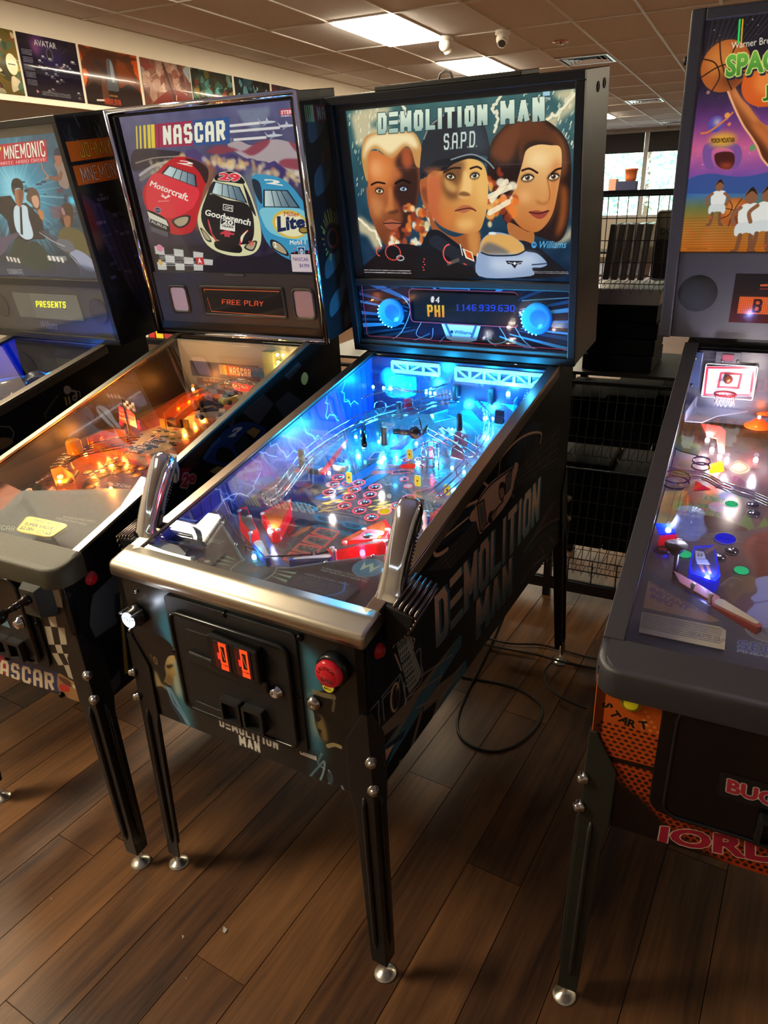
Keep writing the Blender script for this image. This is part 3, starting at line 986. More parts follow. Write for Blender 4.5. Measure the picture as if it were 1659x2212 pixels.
class Machine:
 def __init__(s, key, label):
  s.__dict__.update(SPEC[key])
  s.key = key
  x, y, yaw, pit = s.m
  s.root = empty('pinball_machine', (x, y, 0), (pit, 0, yaw))
  tag(s.root, label, 'pinball machine', 'pinball machines')
  s.h, s.H = s.W / 2, s.W2 / 2
  s.gk = (s.ztr - s.ztf) / s.yb
 def bb(s, x, d, v):
  c, n = math.cos(s.t), math.sin(s.t)
  return (x, s.yb + c * d - n * v, s.zb2 + n * d + c * v)
 def pf(s, x, y, h=0):
  return Vector((x, y, s.p0 + s.pk * y + h))
 def gl(s, x, y, h=0):
  return Vector((x, y, s.ztf + s.gk * y + h))
 # ------------------------------------------------------------ shell
 def shell(s, front, side, front_uv, side_uv, inner=None, inner_uv=None):
  h = s.h
  b = MB().box((-h + .02, .02, s.zb + .01), (h - .02, s.L - .02, s.zb + .025)).box((-h + .018, s.L - .02, s.zb), (h - .018, s.L, s.ztr)).box((-h + .02, s.yb, s.ztr - .02), (h - .02, s.L - .02, s.ztr - .004)).box((-h + .02, s.yb + .012, s.ztr - .004), (h - .02, s.L - .05, s.zb2 + .012))
  cab = s.cab = b.build('cabinet', M_black, s.root)
  prof = [(.0, s.zb), (s.L, s.zb), (s.L, s.ztr), (s.yb, s.ztr - .004), (0, s.ztf - .006)]
  for sx in (1, -1):
   mb = MB()
   mb.prism(prof, lambda a, c, d: (sx * (h - d), a, c), .0, .019)
   o = mb.build('side_panel', [side if sx > 0 else s.side_left, ], cab, uv=(lambda v: side_uv(v[1], v[2])), bevel=.0015)
  if inner:
   for sx in (1, -1):
    mb = MB().add([(sx * (h - .0195), .1, s.p0 - .03), (sx * (h - .0195), s.yb, s.p0 - .03 + s.pk * s.yb), (sx * (h - .0195), s.yb, s.ztr - .012), (sx * (h - .0195), .1, s.ztf + .1 * s.gk - .012)], [(0, 1, 2, 3)])
    mb.prism([(.1, s.p0 - .03), (s.yb, s.p0 - .03 + s.pk * s.yb), (s.yb, s.ztr - .012), (.1, s.ztf + .1 * s.gk - .012)], lambda a, c, d: (sx * (h - .0194 - d), a, c), 0, .001)
    mb.build('inner_side_art', inner, cab, uv=lambda v: inner_uv(v[1], v[2]))
  s.front = MB().box((-h, 0, s.zb), (h, .019, s.ztf - .02)).build('front_panel', front, cab, uv=lambda v: front_uv(v[0], v[2]), bevel=.0015)
 def glass(s, y0=.07):
  mb = MB()
  k = s.h - .022
  a, b = s.gl(0, y0, -.006), s.gl(0, s.yb - .004, -.006)
  mb.hexa([(-k, a.y, a.z), (k, a.y, a.z), (k, b.y, b.z), (-k, b.y, b.z)], [(-k, a.y, a.z + .004), (k, a.y, a.z + .004), (k, b.y, b.z + .004), (-k, b.y, b.z + .004)])
  return mb.build('playfield_glass', M_glass, s.root)
 def rails(s, m, y0=.075, win=.026, skirt=.03, th=.003):
  for sx in (1, -1):
   a, b = s.gl(0, y0, 0), s.gl(0, s.yb - .003, 0)
   xi, xo = sx * (s.h - win), sx * (s.h + .004)
   mb = MB()
   mb.hexa([(xi, a.y, a.z - .004), (xo, a.y, a.z - .004), (xo, b.y, b.z - .004), (xi, b.y, b.z - .004)], [(xi, a.y, a.z + th), (xo, a.y, a.z + th), (xo, b.y, b.z + th), (xi, b.y, b.z + th)])
   mb.hexa([(sx * (s.h + .0005), a.y, a.z - skirt), (xo, a.y, a.z - skirt), (xo, b.y, b.z - skirt), (sx * (s.h + .0005), b.y, b.z - skirt)],
     [(sx * (s.h + .0005), a.y, a.z - .004), (xo, a.y, a.z - .004), (xo, b.y, b.z - .004), (sx * (s.h + .0005), b.y, b.z - .004)])
   mb.build('side_rail', m, s.root, bevel=.0015)
 def leg(s, sx, sy, top, foot, mat_=None):
  """angle-steel leg at a cabinet corner; sy=-1 front, +1 rear"""
  o = empty('leg', parent=s.root)
  top, foot = Vector(top), Vector(foot)
  W = ((0, .014), (.05, .034), (.11, .057), (.3, .058), (.36, .05), (.97, .042), (1, .04))
  T = .004
  rings = []
  for t, w in W:
   p = top.lerp(foot, t)
   ring = [(0, 0), (-w, 0), (-w, T), (-T, T), (-T, w), (0, w)]
   rings.append([p + Vector((sx * a, -sy * b, 0)) for a, b in ring])
  mb = MB().loft(rings, smooth=False)
  o2 = mb.build('leg', mat_ or M_leg, s.root, bevel=.0025)
  bpy.data.objects.remove(o)
  o = o2
  # pressed ribs on both wings
  rb = MB()
  for wing in (0, 1):
   pts = []
   for t in (.3, .33, .9, .93):
    p = top.lerp(foot, t)
    e = .0035 if t in (.33, .9) else .0
    q = Vector((-sx * .024, sy * (e - .001), 0)) if wing == 0 else Vector((sx * (e - .001), -sy * .024, 0))
    pts.append(p + q)
   rb.tube(pts, [.003, .0055, .0055, .003], 8)
  rb.build('pressed_rib', mat_ or M_leg, o)
  # corner bolts
  d = Vector((sx, sy, 0)).normalized()
  for t in (.155, .255):
   p = top.lerp(foot, t)
   bt = MB().lathe([(.012, -.006), (.0125, .001), (.009, .002), (.0095, .007), (.007, .011), (.003, .0125)], p + d * .001, d, 12)
   bt.build('leg_bolt', M_bolt, o)
  MB().lathe([(.004, .07), (.005, .05), (.005, .016), (.012, .014), (.02, .007), (.026, .004), (.027, 0)], foot - Vector((0, 0, .048)) + Vector((-sx * .014, -sy * .014, 0)), (0, 0, 1), 18).build('foot_glide', mat('glide_nickel', (205, 200, 188), .3, 1), o)
  return o
 def legs(s, dx=.02, fy=-.012, ry=1.388, ztop=.757, mat_=None):
  for sx in (-1, 1):
   for sy, y, yc in ((-1, fy, -.004), (1, ry, s.L + .004)):
    zf = -math.tan(s.m[3]) * y
    s.leg(sx, sy, (sx * (s.h + .004), yc, ztop if sy < 0 else ztop + .04), (sx * (s.h + dx), y + sy * .004, zf + .048), mat_)
 # ------------------------------------------------------------ backbox
 def backbox(s, side_mat, side_uv, v0=0, v1=None):
  D, H = s.d2, s.H
  vt = (s.zt2 - s.zb2) if v1 is None else v1
  s.vt = vt
  mb = MB()
  def bx(x0, d0, a0, x1, d1, a1):
   mb.hexa([s.bb(x0, d0, a0), s.bb(x1, d0, a0), s.bb(x1, d1, a0), s.bb(x0, d1, a0)], [s.bb(x0, d0, a1), s.bb(x1, d0, a1), s.bb(x1, d1, a1), s.bb(x0, d1, a1)])
  bx(-H + .018, .0, vt - .018, H - .018, D, vt)
  bx(-H + .018, .0, 0, H - .018, D, .018)
  bx(-H + .018, D - .012, .018, H - .018, D, vt - .018)
  o = s.box = mb.build('backbox', M_black, s.root, bevel=.002)
  for sx in (1, -1):
   m2 = MB()
   m2.hexa([s.bb(sx * H, 0, 0), s.bb(sx * (H - .018), 0, 0), s.bb(sx * (H - .018), D, 0), s.bb(sx * H, D, 0)],
     [s.bb(sx * H, 0, vt), s.bb(sx * (H - .018), 0, vt), s.bb(sx * (H - .018), D, vt), s.bb(sx * H, D, vt)])
   c, n = math.cos(s.t), math.sin(s.t)
   def uv(v):
    y, z = v[1] - s.yb, v[2] - s.zb2
    return side_uv(y * c + z * n, -y * n + z * c)
   m2.build('backbox_side', side_mat if sx > 0 else M_black, o, uv=uv, bevel=.002)
  return o
 def slab(s, name, m, x0, v0, x1, v1, d0, d1, uv=None, bevel=0, parent=None):
  mb = MB()
  mb.hexa([s.bb(x0, d0, v0), s.bb(x1, d0, v0), s.bb(x1, d1, v0), s.bb(x0, d1, v0)], [s.bb(x0, d0, v1), s.bb(x1, d0, v1), s.bb(x1, d1, v1), s.bb(x0, d1, v1)])
  return mb.build(name, m, parent or s.box, uv=s.bbuv(uv) if uv else None, bevel=bevel)
 def bbuv(s, uv):
  c, n = math.cos(s.t), math.sin(s.t)
  def f(v):
   y, z = v[1] - s.yb, v[2] - s.zb2
   return uv(v[0], -y * n + z * c)
  return f
 def bframe(s, name, m, x0, v0, x1, v1, w, d0, d1, parent=None, bevel=.002):
  """rectangular frame strips joined at the corners: one moulding"""
  mb = MB()
  for a in ((x0, v0, x1, v0 + w), (x0, v1 - w, x1, v1), (x0, v0 + w, x0 + w, v1 - w), (x1 - w, v0 + w, x1, v1 - w)):
   mb.hexa([s.bb(a[0], d0, a[1]), s.bb(a[2], d0, a[1]), s.bb(a[2], d1, a[1]), s.bb(a[0], d1, a[1])], [s.bb(a[0], d0, a[3]), s.bb(a[2], d0, a[3]), s.bb(a[2], d1, a[3]), s.bb(a[0], d1, a[3])])
  return mb.build(name, m, parent or s.box, bevel=bevel)
 def bdisc(s, name, m, x, v, r, prof, parent=None, n=32):
  o = s.bb(x, 0, v)
  c, k = math.cos(s.t), math.sin(s.t)
  return MB().lathe(prof, o, (0, -c, -k), n, up=(0, -k, c)).build(name, m, parent or s.box)
 # ------------------------------------------------------------ front hardware
 def fplate(s, name, m, poly, d0, d1, parent, bevel=.0015, uv=None):
  return MB().prism(poly, lambda a, c, d: (a, -d, c), d0, d1).build(name, m, parent, bevel=bevel, uv=uv)
 def fdisc(s, name, m, x, z, prof, parent, n=28):
  return MB().lathe(prof, (x, 0, z), (0, -1, 0), n, up=(0, 0, 1)).build(name, m, parent)
 def playboard(s, m, uv, y0=.06, y1=None):
  y1 = y1 or s.yb - .01
  k = s.h - .021
  a, b = s.pf(0, y0), s.pf(0, y1)
  s.board = MB().hexa([(-k, a.y, a.z - .012), (k, a.y, a.z - .012), (k, b.y, b.z - .012), (-k, b.y, b.z - .012)], [(-k, a.y, a.z), (k, a.y, a.z), (k, b.y, b.z), (-k, b.y, b.z)]).build('playfield', m, s.root, uv=lambda v: uv(v[0], v[1]))
  return s.board
 def on(s, name, mesh, x, y, h=0, rz=0, scale=None, m=None, parent=None):
  """an item standing on the playfield"""
  return inst(name, mesh, parent or s.board, s.pf(x, y, h), (math.atan(s.pk), 0, rz), scale, m)
 def sheet(s, name, m, pts, h, th=.002, parent=None, uv=None, bevel=0):
  """flat plastic of given outline floating h above the playfield"""
  mb = MB()
  mb.prism(list(pts), lambda a, b, d: s.pf(a, b, d), h, h + th)
  return mb.build(name, m, parent or s.board, uv=uv, bevel=bevel)
 def wall(s, name, m, pts, h0, h1, th=.004, parent=None, closed=False):
  """upright strip following a line on the playfield"""
  P = [Vector((x, y, 0)) for x, y in pts]
  n = len(P)
  mb = MB()
  L = []
  for i, p in enumerate(P):
   a, b = P[(i - 1) % n] if (i or closed) else p, P[(i + 1) % n] if (i < n - 1 or closed) else p
   t = (b - a).normalized()
   L.append((p + Vector((-t.y, t.x, 0)) * th / 2, p - Vector((-t.y, t.x, 0)) * th / 2))
  rings = [[s.pf(a.x, a.y, h0), s.pf(b.x, b.y, h0), s.pf(b.x, b.y, h1), s.pf(a.x, a.y, h1)] for a, b in L]
  if closed:
   rings.append(rings[0])
  mb.loft(rings, not closed, False)
  return mb.build(name, m, parent or s.board)
 def rail3(s, name, pts, r=.0022, m=None, parent=None, n=6, k=6):
  """wire following (x, y, height) points"""
  P = [s.pf(x, y, h) for x, y, h in pts]
  return MB().tube(spline(P, k), r, n).build(name, m or M_wire, parent or s.board)

# small shared playfield meshes
POST = MB().lathe([(.006, 0), (.006, .004), (.0042, .006), (.0042, .022), (.006, .024), (.006, .028), (.002, .03)], n=10).mesh('post', M_white)
BULB = MB().lathe([(.004, 0), (.0045, .003), (.0042, .007), (.002, .0095)], n=10).mesh('bulb', M_white)
RING = {}
def insert_mesh(m, r=.5, sides=24):
 return MB().lathe([(r, -.0005), (r, .0004), (0, .0004)], n=sides).mesh('insert', m)
def ring_mesh(m, r, w, n=24):
 mb = MB()
 vs, fs = [], []
 for i in range(n):
  a = 2 * math.pi * i / n
  c, q = math.cos(a), math.sin(a)
  vs += [(c * r, q * r, .0006), (c * (r - w), q * (r - w), .0006), (c * r, q * r, -.0004), (c * (r - w), q * (r - w), -.0004)]
 for i in range(n):
  j = (i + 1) % n
  fs += [(4 * i, 4 * j, 4 * j + 1, 4 * i + 1), (4 * i + 2, 4 * j + 2, 4 * j, 4 * i), (4 * i + 1, 4 * j + 1, 4 * j + 3, 4 * i + 3)]
 return mb.add(vs, fs).mesh('insert_ring', m)
def flipper_mesh(name, m, L=.078, r0=.0125, r1=.0065, hh=.02):
 pts = []
 for i in range(9):
  a = math.pi / 2 + math.pi * i / 8
  pts.append((r0 * math.cos(a), r0 * math.sin(a)))
 for i in range(9):
  a = -math.pi / 2 + math.pi * i / 8
  pts.append((L + r1 * math.cos(a), r1 * math.sin(a)))
 mb = MB().prism(pts, lambda a, b, d: (a, b, d), .008, .008 + hh)
 mb.cyl((0, 0, 0), (0, 0, .008), .006)
 return mb.mesh(name, m)

# ================================================================ middle machine: prints
def eye(A, x, y, w, h, iris='4a4438', lid='1c120e', rot=0, white='e8dcc0'):
 A.ell(x, y, w * 1.25, h * 1.7, lid, .55, rot, .002).ell(x, y, w, h, white, 1, rot)
 A.ell(x, y + h * .1, h * 1.02, h * 1.02, iris).ell(x, y + h * .1, h * .5, h * .5, '080604').ell(x - h * .3, y + h * .4, h * .28, h * .28, 'ffffff', .9)
 c, n = math.cos(R(rot)), math.sin(R(rot))
 A.line([(x + dx * c - dy * n, y + dx * n + dy * c) for dx, dy in ((-w * 1.1, -h * .2), (-w * .5, h * .9), (w * .4, h * 1.0), (w * 1.15, -h * .1))], h * .42, lid, 1, True)

def bolts(A, pts, w, col, seed, jit=.012):
 r = random.Random(seed)
 P = []
 for (ax, ay), (bx, by) in zip(pts[:-1], pts[1:]):
  for k in range(5):
   t = k / 5
   P.append((ax + (bx - ax) * t + r.uniform(-jit, jit), ay + (by - ay) * t + r.uniform(-jit, jit)))
 P.append(pts[-1])
 A.line(P, w, col, .9)
 return P

def dm_backglass():
 A = Art(-.342, .226, .346, .70, 1250, '1c3a44')
 X, Y = A.grid((0, 0, A.w, A.h))
 t = np.clip((Y - .25) / .44, 0, 1)[..., None]
 A.a[:] = A.c('0e2844') * (1 - t) + A.c('3a6464') * t
 A.noise(.05, 22, 3)
 # pale storm clouds and lightning
 for pts in ([(-.304,.68),(-.227,.692),(-.175,.682),(-.219,.66),(-.251,.644),(-.18,.635),(-.236,.615),(-.294,.595),(-.305,.629)], [(.332,.689),(.334,.646),(.296,.621),(.273,.593),(.249,.624),(.291,.637),(.305,.66),(.276,.682)],
    [(-.32,.405),(-.283,.383),(-.253,.367),(-.252,.324),(-.273,.308),(-.295,.346),(-.326,.362)], [(.333,.372),(.337,.344),(.304,.325),(.284,.32),(.318,.348)]):
  A.curve(pts, 'd8c69a', .85, .006)
 for k, pts in enumerate(([(.142,.689),(.116,.662),(.131,.64),(.122,.607)], [(-.145,.691),(-.131,.667),(-.161,.652)], [(.327,.67),(.287,.637),(.254,.624)], [(-.321,.399),(-.273,.362),(-.252,.319)])):
  bolts(A, pts, .007, 'f4e8c4', k, .006)
 r = random.Random(4)
 for k in range(150):
  x, y = (r.uniform(-.32, -.22), r.uniform(.45, .69)) if k < 70 else (r.uniform(.2, .335), r.uniform(.54, .69))
  A.line([(x, y), (x + .003, y + .007)], .003, 'e8eccc', r.uniform(.35, .9))
 # ---- right portrait: a woman with long brown hair
 A.curve([(.1,.533),(.111,.577),(.135,.606),(.166,.627),(.2,.637),(.239,.633),(.278,.614),(.314,.578),(.328,.531),(.329,.453),(.324,.372),(.299,.332),(.247,.344),(.211,.356),(.152,.378),(.132,.44),(.106,.478)], '24140f')
 A.curve([(.108,.56),(.135,.602),(.171,.625),(.205,.633),(.249,.626),(.24,.595),(.195,.585),(.175,.547),(.154,.531),(.124,.541)], '7a4224', .8, .008)
 A.curve([(.273,.602),(.307,.575),(.318,.523),(.309,.489),(.303,.541),(.283,.576)], '96572c', .8, .006)
 A.curve([(.305,.472),(.321,.454),(.317,.381),(.293,.344),(.302,.409)], 'a8581e', .8, .006)
 A.curve([(.2,.623),(.244,.624),(.278,.601),(.303,.562),(.269,.573),(.23,.579),(.205,.568),(.195,.529),(.188,.564)], '5c3018', .9, .004)
 A.curve([(.158,.383),(.211,.359),(.232,.354),(.227,.32),(.195,.32),(.163,.344)], 'b06a34')
 A.curve([(.199,.529),(.21,.559),(.24,.57),(.274,.567),(.299,.561),(.304,.524),(.296,.463),(.283,.405),(.26,.37),(.232,.356),(.195,.369),(.165,.404),(.158,.433),(.177,.467)], A.lin('b8682c', 'e6b878', (.163,.373), (.25,.552)))
 A.curve([(.28,.525),(.302,.524),(.295,.463),(.282,.405),(.257,.37),(.272,.428)], 'c26a30', .7, .01)
 A.curve([(.158,.433),(.177,.467),(.19,.439),(.184,.392),(.165,.404)], 'd88c48', .6, .01)
 A.ell(*(.24,.536), .03, .02, 'f2d49c', .8, soft=.012).ell(*(.205,.448), .02, .016, 'f0b878', .6, soft=.01)
 eye(A, *(.213,.493), .015, .0065, '5a4a30', rot=6)
 eye(A, *(.283,.493), .013, .0065, '5a4a30', rot=8)
 A.line([(.198,.511),(.218,.515),(.24,.504)], .005, '2a160e', 1, True).line([(.278,.501),(.289,.509),(.302,.512)], .005, '2a160e', 1, True)
 A.line([(.266,.491),(.274,.455),(.272,.437)], .004, '9a5624', .6, True).curve([(.236,.438),(.254,.43),(.274,.435),(.261,.426),(.244,.428)], '8a4a20', .7, .003)
 A.curve([(.218,.408),(.239,.412),(.254,.409),(.272,.412),(.264,.398),(.249,.39),(.231,.396)], '9c4030').line([(.218,.408),(.244,.404),(.272,.41)], .003, '3c1410', 1, True)
 A.curve([(.128,.238),(.152,.32),(.195,.335),(.237,.32),(.284,.286),(.321,.242)], '16161c', .95)
 # ---- left portrait: a man with cropped pale hair
 A.curve([(-.267,.571),(-.276,.502),(-.282,.426),(-.272,.387),(-.253,.343),(-.227,.311),(-.201,.309),(-.166,.342),(-.139,.39),(-.116,.448),(-.104,.512),(-.111,.563),(-.148,.585),(-.195,.563),(-.238,.581)], A.lin('5c2c18', 'c87038', (-.163,.325), (-.249,.534)))
 A.curve([(-.148,.581),(-.116,.564),(-.106,.512),(-.117,.448),(-.148,.377),(-.201,.309),(-.208,.343),(-.172,.39),(-.178,.432),(-.195,.466),(-.184,.495),(-.16,.514),(-.181,.547)], '2a1612', .88, .006)
 A.curve([(-.262,.551),(-.235,.565),(-.201,.548),(-.195,.515),(-.218,.492),(-.258,.501)], 'd88444', .8, .01).ell(*(-.244,.534), .02, .022, 'e8ac74', .6, soft=.01)
 A.curve([(-.274,.46),(-.243,.451),(-.229,.434),(-.249,.4),(-.269,.413)], 'd08a52', .7, .01).curve([(-.154,.577),(-.13,.576),(-.123,.544),(-.144,.529),(-.157,.546)], 'c05a2c', .8, .006)
 A.curve([(-.208,.483),(-.197,.475),(-.198,.433),(-.19,.416),(-.211,.412),(-.229,.419),(-.215,.442)], 'c87a40', .8, .004).curve([(-.221,.414),(-.201,.41),(-.182,.416),(-.189,.422)], '3a1a10', .8, .003)
 A.curve([(-.236,.384),(-.213,.396),(-.198,.392),(-.175,.384),(-.195,.369),(-.216,.367)], 'a85a3c').line([(-.236,.384),(-.206,.385),(-.175,.383)], .003, '2a100c', 1, True)
 A.curve([(-.228,.351),(-.202,.353),(-.187,.342),(-.21,.325),(-.225,.329)], 'a0582c', .6, .008)
 A.curve([(-.284,.481),(-.275,.481),(-.278,.422),(-.283,.435)], 'a85c30')
 eye(A, *(-.24,.475), .012, .006, '6a5a38', rot=-5)
 eye(A, *(-.16,.478), .012, .006, '54728c', rot=-2, white='b4c0c8')
 A.line([(-.265,.492),(-.245,.498),(-.22,.494)], .005, '241008', 1, True).line([(-.184,.493),(-.161,.501),(-.137,.493)], .006, '140a08', 1, True)
 A.curve([(-.283,.511),(-.289,.552),(-.285,.588),(-.268,.619),(-.227,.628),(-.178,.624),(-.135,.625),(-.107,.615),(-.093,.58),(-.1,.535),(-.115,.538),(-.125,.576),(-.145,.586),(-.19,.559),(-.237,.585),(-.265,.571),(-.276,.506)], 'c08a4c')
 A.curve([(-.282,.56),(-.278,.588),(-.259,.614),(-.218,.623),(-.135,.62),(-.112,.609),(-.103,.582),(-.119,.583),(-.147,.594),(-.194,.571),(-.236,.595),(-.266,.583)], 'f0deac', .95, .005)
 # ---- blast clouds
 rb = random.Random(9)
 for cx, cy, n, sp in ((-.12,.386) + (40, .05), (.124,.436) + (46, .055), (-.182,.319) + (26, .04)):
  for k in range(n):
   a, q = rb.uniform(0, 6.28), rb.random() ** .6
   A.ell(cx + math.cos(a) * q * sp, cy + math.sin(a) * q * sp * 1.4, rb.uniform(.006, .014), rb.uniform(.006, .014), rb.choice(['e87a2c', 'f0a850', 'f4dca4', 'b04a20', '8c3418', 'f6ecd0']), .85, soft=.002)
 for pts in ([(.111,.441),(.154,.486)], [(.105,.45),(.164,.472)], [(.104,.408),(.159,.435)]):
  A.line(pts, .014, 'f2e4c0', .9)
 # ---- middle portrait: a man in a dark cap
 A.curve([(-.107,.48),(-.099,.504),(-.076,.503),(-.06,.474),(-.07,.426),(-.088,.421),(-.101,.441)], 'a85c30').curve([(-.102,.471),(-.089,.48),(-.077,.465),(-.081,.436),(-.092,.441)], '74381e', .8, .003)
 A.curve([(-.082,.426),(-.061,.376),(-.005,.345),(.064,.364),(.074,.32),(.05,.284),(-.018,.324),(-.074,.36)], '9a5426')
 A.curve([(.036,.355),(.07,.359),(.068,.299),(.045,.294)], 'd09048', .8, .006)
 A.curve([(-.081,.504),(-.057,.522),(-.011,.538),(.044,.547),(.086,.534),(.1,.497),(.099,.436),(.085,.384),(.067,.359),(.019,.354),(-.033,.368),(-.066,.393),(-.082,.426)], A.lin('b4642c', 'e4b060', (-.072,.396), (.053,.508)))
 A.curve([(-.081,.504),(-.041,.512),(-.038,.464),(-.052,.425),(-.038,.375),(-.072,.396),(-.084,.431)], 'c05c38', .75, .008)
 A.curve([(-.017,.538),(.033,.545),(.026,.5),(.008,.472),(.018,.453),(-.011,.444),(-.033,.464),(-.036,.502)], '5c341c', .75, .008)
 A.curve([(-.03,.502),(-.008,.491),(.008,.477),(.002,.463),(-.023,.473)], 'd8a45c', .8, .005)
 A.curve([(.032,.518),(.053,.499),(.051,.461),(.034,.45),(.012,.453),(.025,.476)], 'ecc078', .9, .004).curve([(.012,.458),(.026,.453),(.048,.454),(.041,.462),(.024,.465)], '5a2c14', .7, .002)
 A.curve([(-.001,.417),(.022,.429),(.045,.428),(.064,.416),(.05,.417),(.027,.409),(.013,.412)], 'b4663c').line([(0,.415),(.027,.42),(.047,.421),(.063,.414)], .003, '4a1c10', 1, True)
 A.curve([(.003,.39),(.049,.394),(.059,.374),(.03,.362),(.008,.367)], 'f0c070', .7, .01).ell(*(-.025,.4), .02, .025, 'd87c38', .6, soft=.012)
 A.ell(*(.082,.46), .01, .035, 'e8b468', .7, soft=.008)
 eye(A, *(-.009,.505), .012, .006, '4a4028', rot=-8)
 eye(A, *(.063,.504), .012, .006, '4a4028', rot=6)
 A.line([(-.029,.516),(-.004,.525),(.021,.525)], .005, '2a1810', 1, True).line([(.051,.522),(.07,.526),(.083,.52)], .005, '2a1810', 1, True)
 A.curve([(-.103,.504),(-.095,.57),(-.078,.619),(-.043,.649),(.007,.662),(.059,.656),(.092,.628),(.106,.586),(.108,.551),(.082,.552),(.028,.546),(-.028,.539),(-.069,.517)], '22242c')
 A.curve([(.012,.657),(.059,.654),(.089,.626),(.101,.586),(.098,.56),(.061,.562),(.03,.599)], '34424a', .8, .012).line([(-.084,.602),(-.063,.632),(-.021,.655)], .004, 'a0a8a0', .8, True)
 A.curve([(-.102,.504),(-.074,.522),(-.029,.52),(.005,.537),(.055,.547),(.097,.533),(.122,.518),(.102,.538),(.061,.557),(-.005,.552),(-.061,.541)], '101218').line([(-.005,.547),(.055,.557),(.097,.54),(.119,.52)], .004, '98a8b0', .8, True)
 A.curve([(-.091,.523),(-.062,.531),(-.034,.525),(-.064,.51)], 'a05a34', .7, .004)
 A.text('S.A.P.D.', (-.026,.572), (.072,.574), (-.023,.611), 'c8d4cc', block=.24, outline='3a4a48', ow=.0015)
 # jackets, collar tabs, badge
 A.curve([(-.334,.229),(-.275,.291),(-.207,.324),(-.126,.319),(-.091,.293),(-.084,.233)], '141014').curve([(-.133,.232),(-.1,.345),(-.062,.365),(-.017,.34),(.051,.294),(.101,.284),(.123,.237)], '12141a')
 A.curve([(-.089,.33),(-.063,.35),(-.018,.324),(.05,.284),(.026,.263),(-.043,.298)], '20242c').curve([(.05,.273),(.096,.284),(.123,.238),(.071,.236)], '2a3c50', .8, .006)
 A.poly([(.017,.314),(.048,.302),(.054,.276),(.027,.286)], 'f0e4cc').poly([(.024,.309),(.045,.3),(.05,.281),(.031,.289)], 'c8501e')
 A.poly([(.062,.299),(.08,.302),(.072,.269),(.059,.275)], 'f0e4cc').poly([(.065,.296),(.077,.298),(.07,.275),(.061,.279)], 'd85a20')
 A.line([(.011,.324),(.017,.294)], .003, 'e8e0d0').poly([(-.035,.273),(.005,.287),(.007,.277),(-.032,.263)], '54504c').ell(*(-.189,.284), .014, .009, 'a4a8ac', ring=.004)
 # pale dome-topped car with a winged badge
 A.curve([(.066,.236),(.071,.314),(.086,.344),(.119,.357),(.163,.349),(.2,.325),(.208,.307),(.242,.3),(.27,.274),(.253,.263),(.227,.261),(.222,.239)], '8fa4c4')
 A.curve([(.074,.32),(.092,.347),(.13,.352),(.173,.344),(.205,.312),(.184,.3),(.107,.299),(.076,.304)], 'd8a45a').curve([(.077,.314),(.097,.33),(.13,.32),(.162,.3),(.107,.298),(.079,.303)], '5a5c64', .8, .004)
 A.curve([(.107,.287),(.184,.29),(.216,.3),(.248,.286),(.232,.271),(.151,.249),(.106,.259)], 'c8d4e4', .8, .012).line([(.076,.302),(.107,.294),(.178,.296),(.21,.31)], .004, '20242c', 1, True)
 A.poly([(.149,.28),(.2,.28),(.194,.271),(.184,.271),(.176,.259),(.165,.271),(.155,.271)], '20202c').ell(*(.176,.273), .004, .004, 'e0e4ec').line([(.157,.276),(.171,.273)], .0016, 'e0e4ec').line([(.182,.273),(.196,.276)], .0016, 'e0e4ec')
 A.line([(.227,.27),(.268,.274)], .003, '20304c').ell(*(.111,.354), .012, .004, 'd8dce0')
 # rings of red dots
 for cx, cy, rx, ry, a0, a1, n in ((*(-.213,.3), .026, .022, 0, 360, 26), (*(-.26,.302), .011, .012, 60, 260, 9), (*(-.022,.298), .022, .026, 95, 270, 20)):
  for a in np.linspace(a0, a1, n):
   A.ell(cx + rx * math.cos(R(a)), cy + ry * math.sin(R(a)), .0022, .0022, 'ff5a50')
 for x, y in [(-.108,.282),(-.111,.274),(-.108,.266),(-.114,.258),(-.112,.25),(.026,.268),(.021,.27)]:
  A.ell(x, y, .003, .0016, 'ff5040')
 # title
 g = A.lin('4a7878', 'd4e2cc', (0, .575), (0, .66))
 A.text('DeMOLITION', (-.228,.622), (.104,.624), (-.222,.675), g, block=.42, tr=(.105,.672), outline='1a2a2c', ow=.0016)
 A.text('MvN', (.139,.622), (.258,.623), (.14,.676), g, block=.42, tr=(.257,.677), outline='1a2a2c', ow=.0016)
 A.words(*(.258,.667), .007, 'TM', 'e8e8e0', bold=.02)
 x, y = (.232,.323)
 A.ell(x, y, .0075, .0085, '4a9cd8').words(x - .005, y - .003, .007, 'W', '10243c', bold=.03)
 A.text('Williams', (.243,.314), (.32,.315), (.248,.333), '5cb0e0', bold=.005)
 A.greek(*(-.322,.236), *(-.157,.25), 2, 'd0d0d0', .8).greek(*(.232,.246), *(.33,.254), 2, 'd0d0d0', .8, 8)
 A.rect(*(.252,.678), *(.27,.692), '9cc4d8')
 return A

